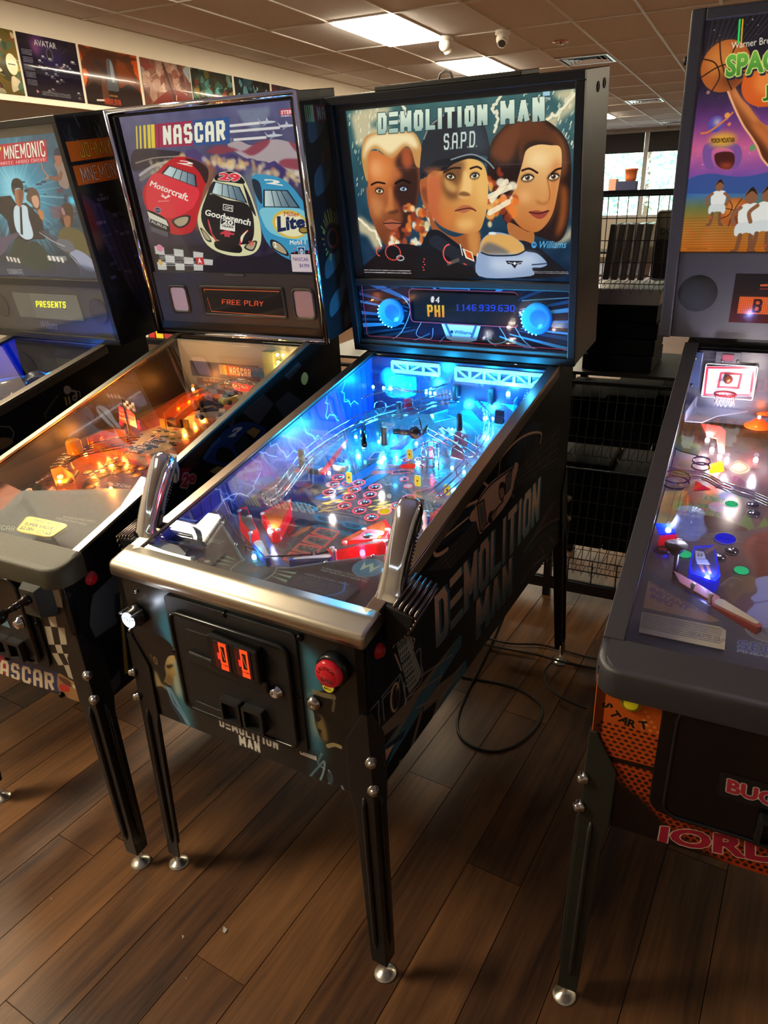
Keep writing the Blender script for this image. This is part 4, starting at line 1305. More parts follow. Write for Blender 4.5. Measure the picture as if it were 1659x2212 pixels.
def dm_speaker():
 A = Art(-.349, .0, .349, .235, 1100, '0a1220')
 c = (.0, .10)
 r = random.Random(2)
 for k in range(26):
  a = R(k * 14 + r.uniform(-4, 4))
  x, y = c[0] + .2 * math.cos(a), c[1] + .05 * math.sin(a)
  w = r.uniform(.006, .016)
  d = (math.cos(a) * .45, math.sin(a) * .12)
  A.poly([(x, y - w * .15), (x + d[0], y + d[1] - w), (x + d[0], y + d[1] + w), (x, y + w * .15)], r.choice(['1c4468', '2a6494', '3c86b8', '163450']), .9)
 for y0 in (.185, .15):
  A.line([(-.34, y0 - .002), (-.2, y0 + .012)], .003, '28404c').line([(.2, y0 - .014), (.345, y0)], .003, '5c7c84')
 for s in (-1, 1):
  A.line([(s * .19, .17), (s * .165, .13), (s * .2, .06), (s * .24, .03)], .0025, '8cc0dc', .8, True).line([(s * .13, .09), (s * .15, .05), (s * .1, .04), (s * .09, .075)], .002, 'a8d0e4', .8, True)
 A.line(rrect(-.333, .036, .337, .203, .008), .0026, 'a83c50', 1, closed=True)
 A.poly(rrect(-.165, .092, .187, .194, .012), '0c0d16').line(rrect(-.165, .092, .187, .194, .012), .0024, 'b84858', 1, closed=True)
 A.poly([(-.06, .09), (.07, .09), (.055, .045), (.03, .038), (-.025, .038), (-.045, .045)], A.lin('5c84a4', 'c4dcec', (0, .04), (0, .09))).line([(-.045, .09), (-.03, .055)], .008, '24405c', .8).line([(.055, .09), (.04, .055)], .008, '24405c', .8)
 A.ell(-.026, .067, .005, .005, '1a3048').words(-.018, .062, .011, 'Williams', '18304c', bold=.012, asp=1.1)
 A.rect(-.06, .198, .04, .203, '4a84ac')
 return A

def dm_display():
 A = Art(-.15, .1, .19, .186, 1500, '12121c')
 A.noise(.012, 8, 5)
 A.text('#4', (-.092,.156), (-.061,.155), (-.089,.175), 'ffffff', block=.3)
 A.text('PHI', (-.105,.112), (-.047,.112), (-.104,.149), A.lin('ff9c10', 'ffd040', (0, .11), (0, .14)), block=.36)
 A.text('1,146,939,630', (-.006,.132), (.179,.137), (-.005,.154), '2a48ff', block=.3)
 m = np.ones((A.h, A.w), np.float32)
 m[::4] *= .72
 m[:, ::4] *= .8
 A.a *= m[..., None]
 return A

def dm_front():
 A = Art(-.32, .53, .32, .945, 1050, '1b1a17')
 for pts, col in (([(-.185,.873),(-.165,.84),(-.172,.679),(-.163,.528),(-.202,.538),(-.205,.709),(-.211,.808)], '3c8ca4'), ([(-.167,.877),(-.022,.903),(.164,.895),(.186,.863),(.119,.899),(-.075,.889)], '2c7890'), ([(.173,.859),(.209,.87),(.233,.808),(.207,.668),(.211,.611),(.173,.605),(.173,.741)], '4494b0')):
  A.curve(pts, col, .9, .014)
 A.curve([(-.189,.745),(-.172,.75),(-.18,.681),(-.184,.622),(-.202,.621),(-.202,.674)], 'e8dcb0', .8, .01).curve([(.181,.754),(.198,.759),(.202,.715),(.201,.656),(.185,.66),(.183,.707)], 'd8e4d4', .85, .012)
 # left profile
 A.curve([(-.299,.757),(-.259,.776),(-.223,.779),(-.192,.769),(-.176,.751),(-.178,.728),(-.227,.692),(-.261,.649),(-.268,.614),(-.253,.602),(-.303,.522),(-.323,.594),(-.319,.683)], '17130f')
 A.curve([(-.202,.725),(-.181,.735),(-.182,.721),(-.189,.704),(-.185,.679),(-.195,.673),(-.198,.661),(-.207,.645),(-.218,.641),(-.232,.645),(-.239,.637),(-.222,.667),(-.219,.694)], A.lin('c8b070', '8a7040', (-.183,.706), (-.226,.671)))
 A.curve([(-.215,.696),(-.194,.707),(-.191,.704),(-.207,.691)], '241a10', .9, .002).curve([(-.214,.67),(-.202,.669),(-.21,.65),(-.228,.648)], '6c5430', .6, .004).curve([(-.256,.671),(-.24,.634),(-.232,.64),(-.23,.627),(-.254,.614),(-.266,.623)], 'c8b27a', .8, .004)
 A.ell(*(-.247,.7), .006, .011, '8a7448', ring=.003).ell(*(-.258,.708), .005, .008, '54482c', .7)
 A.poly([(-.231,.635),(-.214,.633),(-.192,.587),(-.172,.542),(-.2,.536),(-.221,.587)], '6c98b0').poly([(-.228,.622),(-.218,.615),(-.201,.572),(-.187,.538),(-.2,.535),(-.224,.575)], '2c4860').poly([(-.273,.593),(-.264,.585),(-.243,.556),(-.26,.55),(-.272,.573)], '8c7c54').curve([(-.277,.605),(-.241,.628),(-.231,.594),(-.203,.535),(-.247,.524),(-.277,.555)], '12110f', .8)
 A.line([(-.227,.628),(-.215,.589),(-.178,.539)], .006, '7aa8bc', .9)
 # right profile, facing left
 A.curve([(.198,.764),(.231,.785),(.265,.788),(.28,.762),(.276,.696),(.251,.656),(.223,.646),(.205,.653),(.195,.683),(.193,.711),(.19,.729)], '15120f')
 A.line([(.199,.77),(.221,.77),(.245,.774)], .012, '9c8c64', .8, True).line([(.241,.775),(.245,.763),(.24,.738)], .006, '6c6450', .8, True)
 A.curve([(.201,.707),(.211,.716),(.218,.697),(.222,.674),(.219,.649),(.205,.653),(.205,.668),(.195,.681)], '8c7848', .9, .004).curve([(.193,.704),(.204,.713),(.21,.706),(.2,.695)], '241c14').curve([(.198,.677),(.208,.676),(.205,.668)], '2a2014')
 A.line([(.22,.64),(.235,.65),(.25,.651)], .01, 'b8a878', .9, True)
 for pts in ([(.166,.535),(.188,.568),(.207,.594),(.202,.564),(.19,.532)], [(.202,.612),(.19,.582),(.205,.573)], [(.216,.573),(.222,.56),(.213,.533)], [(.246,.543),(.252,.528)]):
  A.line(pts, .005, '98b8c8', .9, True)
 A.curve([(.168,.598),(.202,.617),(.204,.588),(.175,.534),(.163,.534)], '2c5468', .5, .008).ell(*(.218,.553), .008, .017, '3c4c5c', .9)
 # title
 A.text('DeMOLITION', (-.077,.575), (.087,.574), (-.077,.602), 'f0f0ea', block=.4, tr=(.089,.601))
 A.text('MvN', (-.025,.542), (.034,.543), (-.024,.572), 'f0f0ea', block=.4, tr=(.035,.573))
 return A

def dm_side():
 A = Art(0, .53, 1.301, 1.17, 900, '05070e')
 C, TE = 'f0bc98', '46748a'
 for x in np.arange(.02, .3, .009):
  if .07 < x < .12 or x > .24:
   continue
  A.line([(x, .7), (x, .92)], .0022, '1c3a58', .8)
 for x in np.arange(.3, .42, .01):
  A.line([(x, .82), (x, .93)], .0018, '14243c', .7)
 # speeding car high on the side, with streaks
 for pts in ([(.33,.974),(.415,.964),(.535,.942),(.536,.927),(.421,.95),(.341,.958)], [(.347,.979),(.445,.994),(.534,.985),(.534,.962),(.457,.973)], [(.734,1.012),(.795,1.045),(.869,1.064),(.952,1.052),(1.013,1.027),(.884,1.013),(.793,.979)]):
  A.curve(pts, '1e2e3c', .95)
 for k in range(9):
  a, b = np.array((.268,.939)) , np.array((.535,.942))
  o = np.array((.0, -.006 - k * .0065))
  A.line([tuple(a + o + (.014 * k, 0)), tuple(b + o)], .0016, C if k % 2 else '8c9aa0', .85)
  e, f = np.array((.793,.942)), np.array((1.19,.977))
  A.line([tuple(e + (0, .02 - k * .006)), tuple(f + (0, -k * .016))], .0016, C if k % 2 else '6c6a70', .7)
 A.line([(.368,.937),(.329,.943),(.305,.954),(.303,.968),(.325,.976)], .01, C, 1, True).line([(.631,1.035),(.693,1.041),(.795,1.048),(.908,1.034),(1.007,1.003),(1.001,.975)], .007, C, 1, True)
 A.line([(.693,1.047),(.679,1.026),(.673,.999)], .004, C).line([(.457,1),(.534,.985)], .008, C).line([(.566,1.022),(.605,.993)], .008, C).line([(.33,.975),(.415,.969),(.483,.964)], .006, C).line([(.759,.912),(.794,.892)], .008, '6c5648')
 for pts in ([(.869,1.027),(.891,.957),(.923,.92),(.948,.944),(.963,1.007),(.988,.933),(1.035,.889),(1.096,.896),(1.127,.962)], [(.803,.97),(.816,.928),(.843,.914),(.858,.937)], [(.357,.921),(.368,.899),(.385,.882)]):
  A.line(pts, .0022, '8c6c5c', .9, True)
 A.curve([(.516,.973),(.54,.985),(.587,.997),(.644,.998),(.72,.991),(.789,.981),(.796,.954),(.779,.913),(.728,.893),(.651,.886),(.578,.888),(.556,.888),(.536,.921)], C)
 A.poly([(.534,.976),(.578,.971),(.595,.916),(.603,.892),(.557,.894)], 'a07860').line([(.534,.976),(.578,.971),(.598,.9),(.571,.891),(.556,.895)], .004, '141a26', closed=True).poly([(.548,.962),(.572,.961),(.584,.912),(.564,.906)], '6c6c70')
 A.poly([(.725,.974),(.773,.978),(.761,.93),(.725,.925)], '7c6c64').line([(.725,.974),(.773,.978),(.761,.93),(.725,.925)], .004, '141a26', closed=True).line([(.516,.973),(.574,.988),(.644,.992),(.789,.979)], .005, '20242c', 1, True)
 for pts in ([(.683,.972),(.718,.961),(.728,.936),(.703,.916),(.677,.944)], [(.62,.92),(.672,.907),(.687,.916),(.65,.895),(.629,.886),(.606,.902)]):
  A.curve(pts, '2c1c18')
 A.curve([(.68,.955),(.708,.951),(.717,.928),(.694,.926)], 'b48c70').curve([(.631,.915),(.665,.907),(.658,.892),(.636,.892)], 'b48c70').line([(.711,.913),(.62,.908),(.603,.895)], .005, '201614')
 A.curve([(.489,.962),(.516,.97),(.535,.936),(.502,.945)], C).curve([(.788,.987),(.819,.976),(.805,.951),(.785,.936)], C)
 # title
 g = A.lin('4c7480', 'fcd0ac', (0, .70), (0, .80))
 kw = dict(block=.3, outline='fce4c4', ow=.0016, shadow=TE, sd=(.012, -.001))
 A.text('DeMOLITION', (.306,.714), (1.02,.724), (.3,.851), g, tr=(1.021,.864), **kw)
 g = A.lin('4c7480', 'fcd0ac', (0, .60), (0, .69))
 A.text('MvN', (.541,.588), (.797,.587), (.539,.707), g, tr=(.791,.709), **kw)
 # girders low at the front
 A.curve([(.028,.717),(.124,.699),(.259,.69),(.294,.645),(.177,.631),(.056,.621),(.046,.676)], '2a2420', .9, .006)
 for pts in ([(.056,.573),(.447,.632),(.449,.66),(.436,.668),(.257,.651),(.144,.632)], [(.253,.521),(.482,.538),(.477,.569),(.394,.577),(.311,.555)], [(.108,.532),(.146,.53),(.143,.517),(.12,.524)], [(.05,.631),(.132,.641),(.143,.618),(.053,.585)]):
  A.poly(pts, TE)
 for pts in ([(.04,.69),(.179,.668),(.267,.669),(.436,.668),(.221,.647),(.151,.626),(.051,.606),(.052,.619),(.132,.636),(.045,.663)], [(.303,.609),(.394,.582),(.475,.571),(.372,.559),(.262,.524),(.312,.566),(.236,.586),(.237,.601)], [(.161,.528),(.219,.599),(.237,.596),(.185,.534)], [(.112,.531),(.117,.544),(.146,.53)]):
  A.poly(pts, '8c7c6c')
 A.poly([(.049,.622),(.11,.61),(.069,.595),(.049,.583)], C).poly([(.065,.628),(.15,.603),(.133,.592),(.064,.619)], '1c3040')
 for pts in ([(.157,.713),(.394,.64)], [(.163,.68),(.333,.619)], [(.202,.622),(.302,.578)], [(.302,.563),(.437,.552)], [(.333,.639),(.312,.587)]):
  A.line(pts, .005, 'a89078', .9)
 for pts in ([(.008,.759),(.046,.757),(.043,.724),(.045,.7)], [(.057,.758),(.136,.76),(.131,.745),(.06,.751),(.063,.695)], [(.139,.753),(.155,.677)]):
  A.line(pts, .004, 'a0a4a4', .9)
 A.ell(*(.11,.719), .021, .036, 'd0b090').ell(*(.113,.717), .016, .03, '2a2422').ell(*(.123,.737), .006, .008, 'e8d0b0', .9, soft=.003)
 # perforated plate on a barrow
 A.poly([(.113,.879),(.155,.873),(.231,.699),(.216,.685),(.17,.685)], 'a4aca0')
 r = random.Random(6)
 a, b, c_ = (np.array(p) for p in [(.115,.875),(.155,.871),(.17,.687)])
 for i in range(12):
  for j in range(4):
   p = a + (b - a) * ((j + .5 + .3 * (i % 2)) / 4.4) + (c_ - a) * ((i + .6) / 12.6)
   A.ell(p[0], p[1], .0022, .0035, '20262a')
 for q in (.25, .5, .75):
  p0, p1 = a + (c_ - a) * q, b + (c_ - a) * q
  A.line([tuple(p0), tuple(p1)], .003, '1c2428')
 A.line([(.114,.882),(.117,.893),(.155,.889),(.156,.87)], .004, 'b8b0a4').poly([(.178,.828),(.189,.817),(.2,.781),(.192,.786)], 'c8a888').poly([(.112,.826),(.121,.819),(.145,.762),(.138,.765)], 'c8a888').line([(.195,.811),(.204,.801),(.198,.795)], .004, 'b8b0a4')
 A.line([(.193,.763),(.226,.764),(.229,.72),(.236,.695),(.222,.676),(.163,.68),(.146,.673)], .005, '8c9094', 1, True).line([(.15,.727),(.154,.668),(.159,.678)], .005, 'a8a8a4')
 # pylons and arched bridge near the back
 for pts in ([(1.216,.85),(1.223,.727)], [(1.264,.849),(1.273,.719)], [(1.293,.854),(1.311,.716)], [(1.11,.787),(1.188,.79)], [(1.113,.738),(1.228,.733)], [(1.11,.787),(1.113,.738)]):
  A.line(pts, .003, '4c4c54')
 A.poly([(.907,.675),(1.08,.677),(1.172,.659),(1.295,.616),(1.285,.663),(1.306,.71),(1.126,.729),(1.023,.702)], '3c3230', .9)
 A.line([(.903,.674),(1.026,.678),(1.161,.656),(1.303,.609)], .008, '6c5c50', 1, True).line([(.9,.657),(1.031,.65),(1.167,.627),(1.297,.576)], .02, '1c343c', 1, True)
 for k in range(6):
  A.line([tuple(np.array((.975,.684)) + (.012 * k, .0)), tuple(np.array((1.15,.719)) + (.012 * k, .0))], .0018, '6c5a4c', .8)
 A.line([(.886,.573),(.959,.58),(1.043,.568),(1.111,.554)], .008, '6c6458', 1, True).poly([(.89,.578),(1.034,.626),(1.135,.609),(1.042,.576)], '2a2624', .8)
 A.line([(1.146,.612),(1.208,.559)], .01, '54483e').line([(1.051,.622),(1.11,.562)], .008, '54483e')
 return A

def dm_bbside():
 A = Art(0, 0, .222, .73, 420, '0f1016')
 r = random.Random(1)
 for k in range(26):
  x = r.uniform(.02, .2)
  y0, y1 = sorted((r.uniform(.3, .56), r.uniform(.3, .56)))
  A.line([(x, y0), (x, y1)], .003, '20222e', .5)
 A.ell(.055, .6, .016, .03, '1c2134', .9).words(.075, .6, .022, 'Williams', '23283c', asp=.9, bold=.01)
 for k in range(5):
  A.line([(.06 + .008 * k, .28 - .02 * k), (.11, .1), (.16 - .008 * k, .28 - .02 * k)], .0026, '1e2230', .8)
 return A

# ================================================================ middle machine: build
D = Machine('dm', 'black pinball machine with three painted portraits and two chrome pistol grips')
def dm_inner_art():
 A = Art(.1, .84, 1.14, 1.16, 620, '16328c')
 A.noise(.08, 20, 2, (.5, .6, 1))
 A.ell(.2, .95, .2, .1, '4a2a90', .6, soft=.05)
 for y in np.arange(.13, 1.14, .034):
  A.line([(y, .84), (y, 1.16)], .003, '0a1440')
 for k, pts in enumerate((((.15, 1.0), (.25, .93), (.4, .95)), ((.3, 1.02), (.36, .95), (.45, .93), (.5, .97)), ((.55, 1.05), (.62, .98), (.7, .96)), ((.7, 1.08), (.74, 1.0), (.8, .97)), ((.85, 1.1), (.83, 1.04), (.9, 1.0)), ((.95, 1.12), (.93, 1.06), (1.02, 1.02)), ((.4, 1.04), (.5, 1.03), (.58, .99)))):
  P = bolts(A, pts, .0035, 'b8d4ff', k, .01)
  bolts(A, [P[3], (P[3][0] + .05, P[3][1] - .06)], .002, '90b8f0', k + 9, .008)
 return A
_af, _as, _ai = dm_front(), dm_side(), dm_inner_art()
D.side_left = M_black
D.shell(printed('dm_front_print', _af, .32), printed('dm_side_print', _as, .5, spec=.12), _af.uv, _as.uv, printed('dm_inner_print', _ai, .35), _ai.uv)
D.legs()
D.rails(M_rail, y0=.056, win=.026, skirt=.034)
D.glass(.05)
# lockdown bar: folded steel with rounded nose and wrapped ends
hh = D.h + .008
prof = [(.058, .957), (.03, .951), (.006, .9455), (.0, .9435), (-.005, .94), (-.008, .934), (-.0085, .926), (-.0085, .913), (-.0055, .913), (-.0055, .926), (.0, .938), (.058, .95)]
bar = MB()
rings = []
for x, k in ((-hh, .88), (-hh + .002, .96), (-hh + .008, 1), (hh - .008, 1), (hh - .002, .96), (hh, .88)):
 cy, cz = .03, .93
 rings.append([(x, cy + (y - cy) * k, cz + (z - cz) * k) for y, z in prof])
bar.loft(rings)
for sx in (1, -1):
 bar.hexa([(sx * (hh - .003), -.002, .915), (sx * hh, -.002, .915), (sx * hh, .058, .926), (sx * (hh - .003), .058, .926)], [(sx * (hh - .003), -.002, .938), (sx * hh, -.002, .938), (sx * hh, .058, .952), (sx * (hh - .003), .058, .952)])
lb = bar.build('lockdown_bar', M_steel, D.root)
for sx in (-1, 1):
 MB().add([(sx * .309, .0575, .9572), (sx * .285, .0575, .9572), (sx * .302, .046, .9553)], [(0, 1, 2)]).build('corner_notch', mat('pale_notch', (236, 226, 190), .4), lb)
# coin door
plate = D.fplate('coin_door', M_coat, rrect(-.172, .602, .172, .900, .012), 0, .006, D.root)
D.fplate('door_panel', M_coat, rrect(-.154, .615, .152, .866, .018), .006, .013, plate, .003)
MB().tube([(a, -.013, c) for a, c in rrect(-.154, .615, .152, .866, .018)], .0045, 8, closed=True).build('door_rim', mat('door_rim_gloss', (20, 20, 20), .18), plate)
D.fplate('ledge', M_coat, rrect(*(-.134,.743), *(.074,.734), .003) if False else [(-.112, .752), (.098, .742), (.098, .77), (-.112, .782)], .012, .022, plate, .004)
D.fplate('recess_line', M_coat, [(-.112, .79), (-.04, .79), (-.04, .835), (-.112, .835)], .012, .0145, plate)
D.fplate('lower_bar', M_coat, [(-.12, .632), (-.02, .628), (-.02, .64), (-.12, .644)], .012, .017, plate)
sb = D.fplate('slot_housing', mat('slot_black_gloss', (16, 15, 15), .22), [(-.033, .778), (.094, .772), (.094, .853), (-.033, .858)], .012, .036, plate, .004)
_sl = Art(-.02, -.04, .02, .04, 1400, '1a0404')
_sl.rect(-.02, -.03, -.008, .03, '3a0806').rect(-.006, -.032, .014, .034, 'ff4a1c').rect(-.001, -.012, .009, .026, '1c0604').rect(-.012, -.008, -.005, .008, 'ff3020').words(.004, -.022, .005, '25 CENT', '280604', mid=True, bold=.02).line([(0, .02), (.007, -.006)], .001, 'ff8050')
slot_m = printed('coin_slot_print', _sl, .25, glow=.9)
for cx in (.004, .059):
 o = MB().box((cx - .02, -.0375, .781), (cx + .02, -.036, .849)).build('coin_slot', slot_m, sb, uv=lambda v, cx=cx: _sl.uv(v[0] - cx, v[2] - .815))
 o['label'] = 'red back-lit coin slot'
for cx in (-.008, .052):
 mb = MB()
 P, Q = rrect(cx - .027, .632, cx + .027, .69, .004, 2), rrect(cx - .02, .639, cx + .02, .683, .003, 2)
 rings = [[(a, -d, c) for a, c in p] for p, d in ((P, .012), (P, .03), (Q, .031), (Q, .016))]
 mb.loft(rings, True, False)
 mb.build('coin_return', M_coat, plate)
D.fdisc('door_lock', M_chrome, .117, .752, [(.016, .012), (.016, .018), (.011, .022), (.0105, .026), (.004, .027), (.003, .022)], plate)
for x, z in [(-.004,.895),(.181,.894),(.163,.749),(-.17,.753)]:
 D.fdisc('carriage_bolt', mat('bolt_dark', (44, 42, 40), .3, 1), x, z, [(.008, .0), (.007, .006), (.003, .009)], plate, 12)
# front buttons
st = D.fdisc('start_button', mat('button_housing', (20, 20, 20), .25), -.268, .822, [(.026, 0), (.026, .012), (.021, .014), (.02, .03)], D.root)
_sa = Art(-.02, -.02, .02, .02, 1500, 'dceaff')
_sa.words(0, -.004, .009, 'START', '16202c', bold=.02, mid=True)
MB().cyl((-.268, -.03, .822), (-.268, -.033, .822), .0185, n=24).build('lit_cap', printed('start_print', _sa, .3, glow=2.2), st, uv=lambda v: _sa.uv(v[0] + .268, v[2] - .822))
lamp('start_lamp', (-.268, -.06, .822), .12, (225, 235, 255), .018, D.root)
for a in (40, 140, 270):
 c, s_ = math.cos(R(a)), math.sin(R(a))
 MB().cyl((-.268 + c * .0235, -.004, .822 + s_ * .0235), (-.268 + c * .0235, -.036, .822 + s_ * .0235), .0032, .0032, 8).build('guard_prong', M_chrome, st)
lb_ = D.fdisc('launch_button', mat('button_housing', (20, 20, 20), .25), .258, .852, [(.034, 0), (.034, .018), (.03, .022), (.028, .022)], D.root)
_la = Art(-.026, -.026, .026, .026, 1300, 'c8202a')
_la.ell(0, 0, .0245, .0245, 'd8303a', ring=.002)
for i, ch in enumerate('LAUNCH'):
 a = R(155 - 22 * i)
 _la.words(.0165 * math.cos(a), .0165 * math.sin(a) - .004, .0075, ch, '400808', bold=.03, ang=math.degrees(a) - 90, mid=True)
_la.words(0, -.015, .0085, 'BALL', '400808', bold=.03, mid=True)
MB().lathe([(.028, .02), (.028, .03), (.0255, .034), (.002, .035)], (.258, 0, .852), (0, -1, 0), 32, up=(0, 0, 1)).build('red_cap', printed('launch_print', _la, .22, glow=.12), lb_, uv=lambda v: _la.uv(v[0] - .258, v[2] - .852))
eb = D.fdisc('extra_ball_button', mat('button_housing', (20, 20, 20), .25), .241, .804, [(.0185, 0), (.0185, .006), (.014, .008)], D.root)
_ea = Art(-.014, -.014, .014, .014, 1600, 'd8c030')
_ea.words(0, .0012, .0058, 'EXTRA', '2a2408', bold=.03, mid=True).words(0, -.0072, .0058, 'BALL', '2a2408', bold=.03, mid=True)
MB().cyl((.241, -.007, .804), (.241, -.011, .804), .0125, n=24).build('yellow_cap', printed('extra_ball_print', _ea, .3, glow=.25), eb, uv=lambda v: _ea.uv(v[0] - .241, v[2] - .804))
D.fdisc('front_lock', M_bolt, .198, .744, [(.016, 0), (.016, .006), (.0125, .009), (.0115, .012), (.003, .013), (.002, .009)], D.root)
D.fdisc('hook', M_bolt, -.258, .882, [(.006, 0), (.004, .006), (.0015, .008)], D.root, 10)
_st = Art(0, 0, .04, .014, 1500, 'f0eee8')
_st.ell(.005, .008, .0025, .003, '303030').greek(.01, .005, .038, .012, 2, '606060').greek(.01, .001, .036, .004, 1, '808080')
x, z = (.146,.596)
MB().hexa([(x, -.0008, z - .008), (x + .042, -.0008, z - .008), (x + .042, 0, z - .008), (x, 0, z - .008)], [(x, -.0008, z + .003), (x + .042, -.0008, z + .003), (x + .042, 0, z + .003), (x, 0, z + .003)]).build('serial_sticker', printed('sticker_print', _st, .5), D.root, uv=lambda v: _st.uv(v[0] - x, v[2] - z + .008))
for sx in (1, -1):
 fb = MB().lathe([(.016, 0), (.016, .005), (.0115, .006), (.011, .011), (.009, .0125)], (sx * D.h, .052, .872), (sx, 0, 0), 20).build('flipper_button', M_red, D.root)
# pistol grips on the rails
def pistol_grip(sx):
 x = sx * (D.h + .002)
 r = empty('pistol_grip', parent=D.root)
 def sec(t, w, d, y, z, lean):
  n, u = Vector((0, math.cos(lean), -math.sin(lean))), None
  out = []
  for a in range(16):
   q = 2 * math.pi * a / 16
   c, s_ = math.cos(q), math.sin(q)
   ex = lambda v: math.copysign(abs(v) ** .6, v)
   out.append(Vector((x + ex(c) * w * 1.22, y, z)) + n * (ex(s_) * d * 1.1))
  return out
 L = .62
 chrome_rings = [sec(0, .021, .012, .098, .948, .5), sec(0, .023, .015, .101, .956, .5), sec(0, .021, .013, .106, .968, .5), sec(0, .019, .014, .115, .99, L), sec(0, .0185, .016, .135, 1.025, L), sec(0, .019, .018, .158, 1.06, L), sec(0, .02, .02, .178, 1.088, L), sec(0, .021, .02, .192, 1.108, L), sec(0, .018, .016, .201, 1.12, L), sec(0, .01, .008, .205, 1.125, L)]
 g = MB().loft(chrome_rings).build('pistol_grip', M_chrome, D.root)
 bpy.data.objects.remove(r)
 # darker back-strap panel with ridges, trigger, thumb button
 m_back = mat('grip_back_dark', (52, 40, 36), .4)
 mb = MB()
 for i in range(15):
  t = i / 14
  y, z = .133 + .058 * t, .975 + .085 * t
  mb.tube([(x - .0155, y + .006, z), (x - .008, y + .012, z - .003), (x + .008, y + .012, z - .003), (x + .0155, y + .006, z)], .0026, 6)
 o = mb.build('ridged_panel', m_back, g)
 o['kind'] = 'stuff'
 MB().loft([[Vector((x + a * .017, y + b * .012, z + b * .007)) for a, b in ((-1, -1), (1, -1), (1, 1), (-1, 1))] for y, z in ((.13, .96), (.142, .985), (.165, 1.03), (.19, 1.065), (.208, 1.09), (.212, 1.11))], smooth=False).build('back_strap', m_back, g, bevel=.004)
 MB().loft([[Vector((x + a * .006, y + b * .005, z + b * .004)) for a, b in ((-1, -1), (1, -1), (1, 1), (-1, 1))] for y, z in ((.212, 1.105), (.226, 1.09), (.229, 1.07), (.222, 1.05))], smooth=False).build('trigger', M_coat, g, bevel=.002)
 tp, ax = Vector((x, .187, 1.106)), Vector((0, -.82, .57))
 MB().lathe([(.0165, 0), (.017, .012), (.013, .0145), (.0105, .012), (.0105, .008)], tp, ax, 24).build('button_ring', M_chrome, g)
 MB().lathe([(.0095, .004), (.0095, .012), (.007, .0135)], tp, ax, 18).build('thumb_button', M_coat, g)
 for y, z in ((.148, 1.0), (.182, 1.065)):
  MB().lathe([(.0055, 0), (.005, .003), (.002, .0035)], (x + sx * .0165 * (1 if sx > 0 else -1), y, z), (-sx if sx < 0 else 1, 0, 0), 10).build('socket_screw', M_coat, g)
 # finned clamp over the rail
 cl = MB()
 for i in range(13):
  t = i / 12
  if t < .35:
   px_, pz = x + sx * (.024 + .05 * t / .35 * .9), .952 + .012 * (1 - t / .35)
  else:
   k = (t - .35) / .65
   px_, pz = x + sx * (.07 - .052 * k ** 1.4), .95 - .078 * k
  cl.tube([(px_, .075, pz - .004), (px_, .078, pz), (px_, .168, pz + .02), (px_, .17, pz + .016)], .0032, 6)
 cl = cl.build('clamp_fins', mat('fin_bronze', (120, 104, 98), .25, 1), g)
 cl['kind'] = 'stuff'
 MB().prism([(0, .958), (sx * .066, .948), (sx * .05, .9), (sx * .016, .872), (0, .872)], lambda a, c, d: (x + a, d, c + (d - .076) * .2), .078, .168).build('clamp_block', M_coat, g, bevel=.004)
 return g
for sx in (1, -1):
 pistol_grip(sx)

# ---- backbox
_bs = dm_bbside()
D.backbox(printed('dm_backbox_side_print', _bs, .3, spec=.2), _bs.uv)
V1 = D.vt
D.bframe('door_frame', M_black, -D.H, -.002, D.H, V1, .022, -.012, .008)
D.slab('upper_fascia', M_coat, -.345, .688, .345, V1 - .02, .01, .02)
D.slab('left_fascia', M_inner, -.345, .225, -.318, .69, .012, .02)
D.slab('cross_bar', M_coat, -.345, .205, .345, .228, .002, .02, bevel=.003)
D.slab('bottom_rail', M_coat, -.345, .018, .345, .034, -.004, .02, bevel=.003)
_bg, _sp, _dd = dm_backglass(), dm_speaker(), dm_display()
D.slab('backglass', printed('dm_backglass_print', _bg, .06, glow=1.05, base=False, spec=.3), -.342, .226, .346, .70, .03, .034, _bg.uv)
D.slab('speaker_panel', printed('dm_speaker_print', _sp, .1, glow=.35, base=True), -.345, .018, .345, .214, .022, .028, _sp.uv)
D.slab('dot_matrix_display', printed('dm_display_print', _dd, .08, glow=1.0, base=False), -.15, .1, .19, .186, .019, .0225, _dd.uv)
m_led = emitter('cyan_led', (90, 225, 255), 9)
def speaker_tex():
 A = Art(-.05, -.05, .05, .05, 1400, '0c78c8')
 A.ell(0, 0, .05, .05, A.lin('28b4ff', '0c58b4', (-.03, .02), (.03, -.02)))
 A.ell(.006, .002, .026, .026, '0a54a8', .8, soft=.003).ell(.006, .002, .03, .03, '30a8f0', .5, ring=.003)
 for i in np.arange(-.05, .05, .0022):
  A.line([(i, -.05), (i, .05)], .0007, '063a80', .55).line([(-.05, i), (.05, i)], .0007, '063a80', .55)
 return A
_sk = speaker_tex()
m_sk = printed('speaker_grille_print', _sk, .4, glow=.9)
for cx, cy, dx in ((-.232, .118, 0), (.246, .122, 0)):
 o = D.bb(cx, .018, cy)
 c, k = math.cos(D.t), math.sin(D.t)
 g = MB().lathe([(.045, -.004), (.045, .004), (.04, .005), (.002, .0052)], o, (0, -c, -k), 40, up=(0, -k, c)).build('speaker_grille', m_sk, D.box, uv=D.bbuv(lambda a, b, cx=cx, cy=cy: _sk.uv(a - cx, b - cy)))
 for q in range(9):
  a = R(150 + q * 15)
  p = Vector(D.bb(cx + .0445 * math.cos(a), .011, cy + .0445 * math.sin(a)))
  MB().sphere(p, .0022, 8, 5).build('speaker_led', m_led, g)
 lamp('speaker_glow', D.bb(cx, -.05, cy - .03), .25, (60, 180, 255), .03, D.root)
D.slab('front_glass', M_bglass, -.346, .036, .346, V1 - .022, -.004, 0)
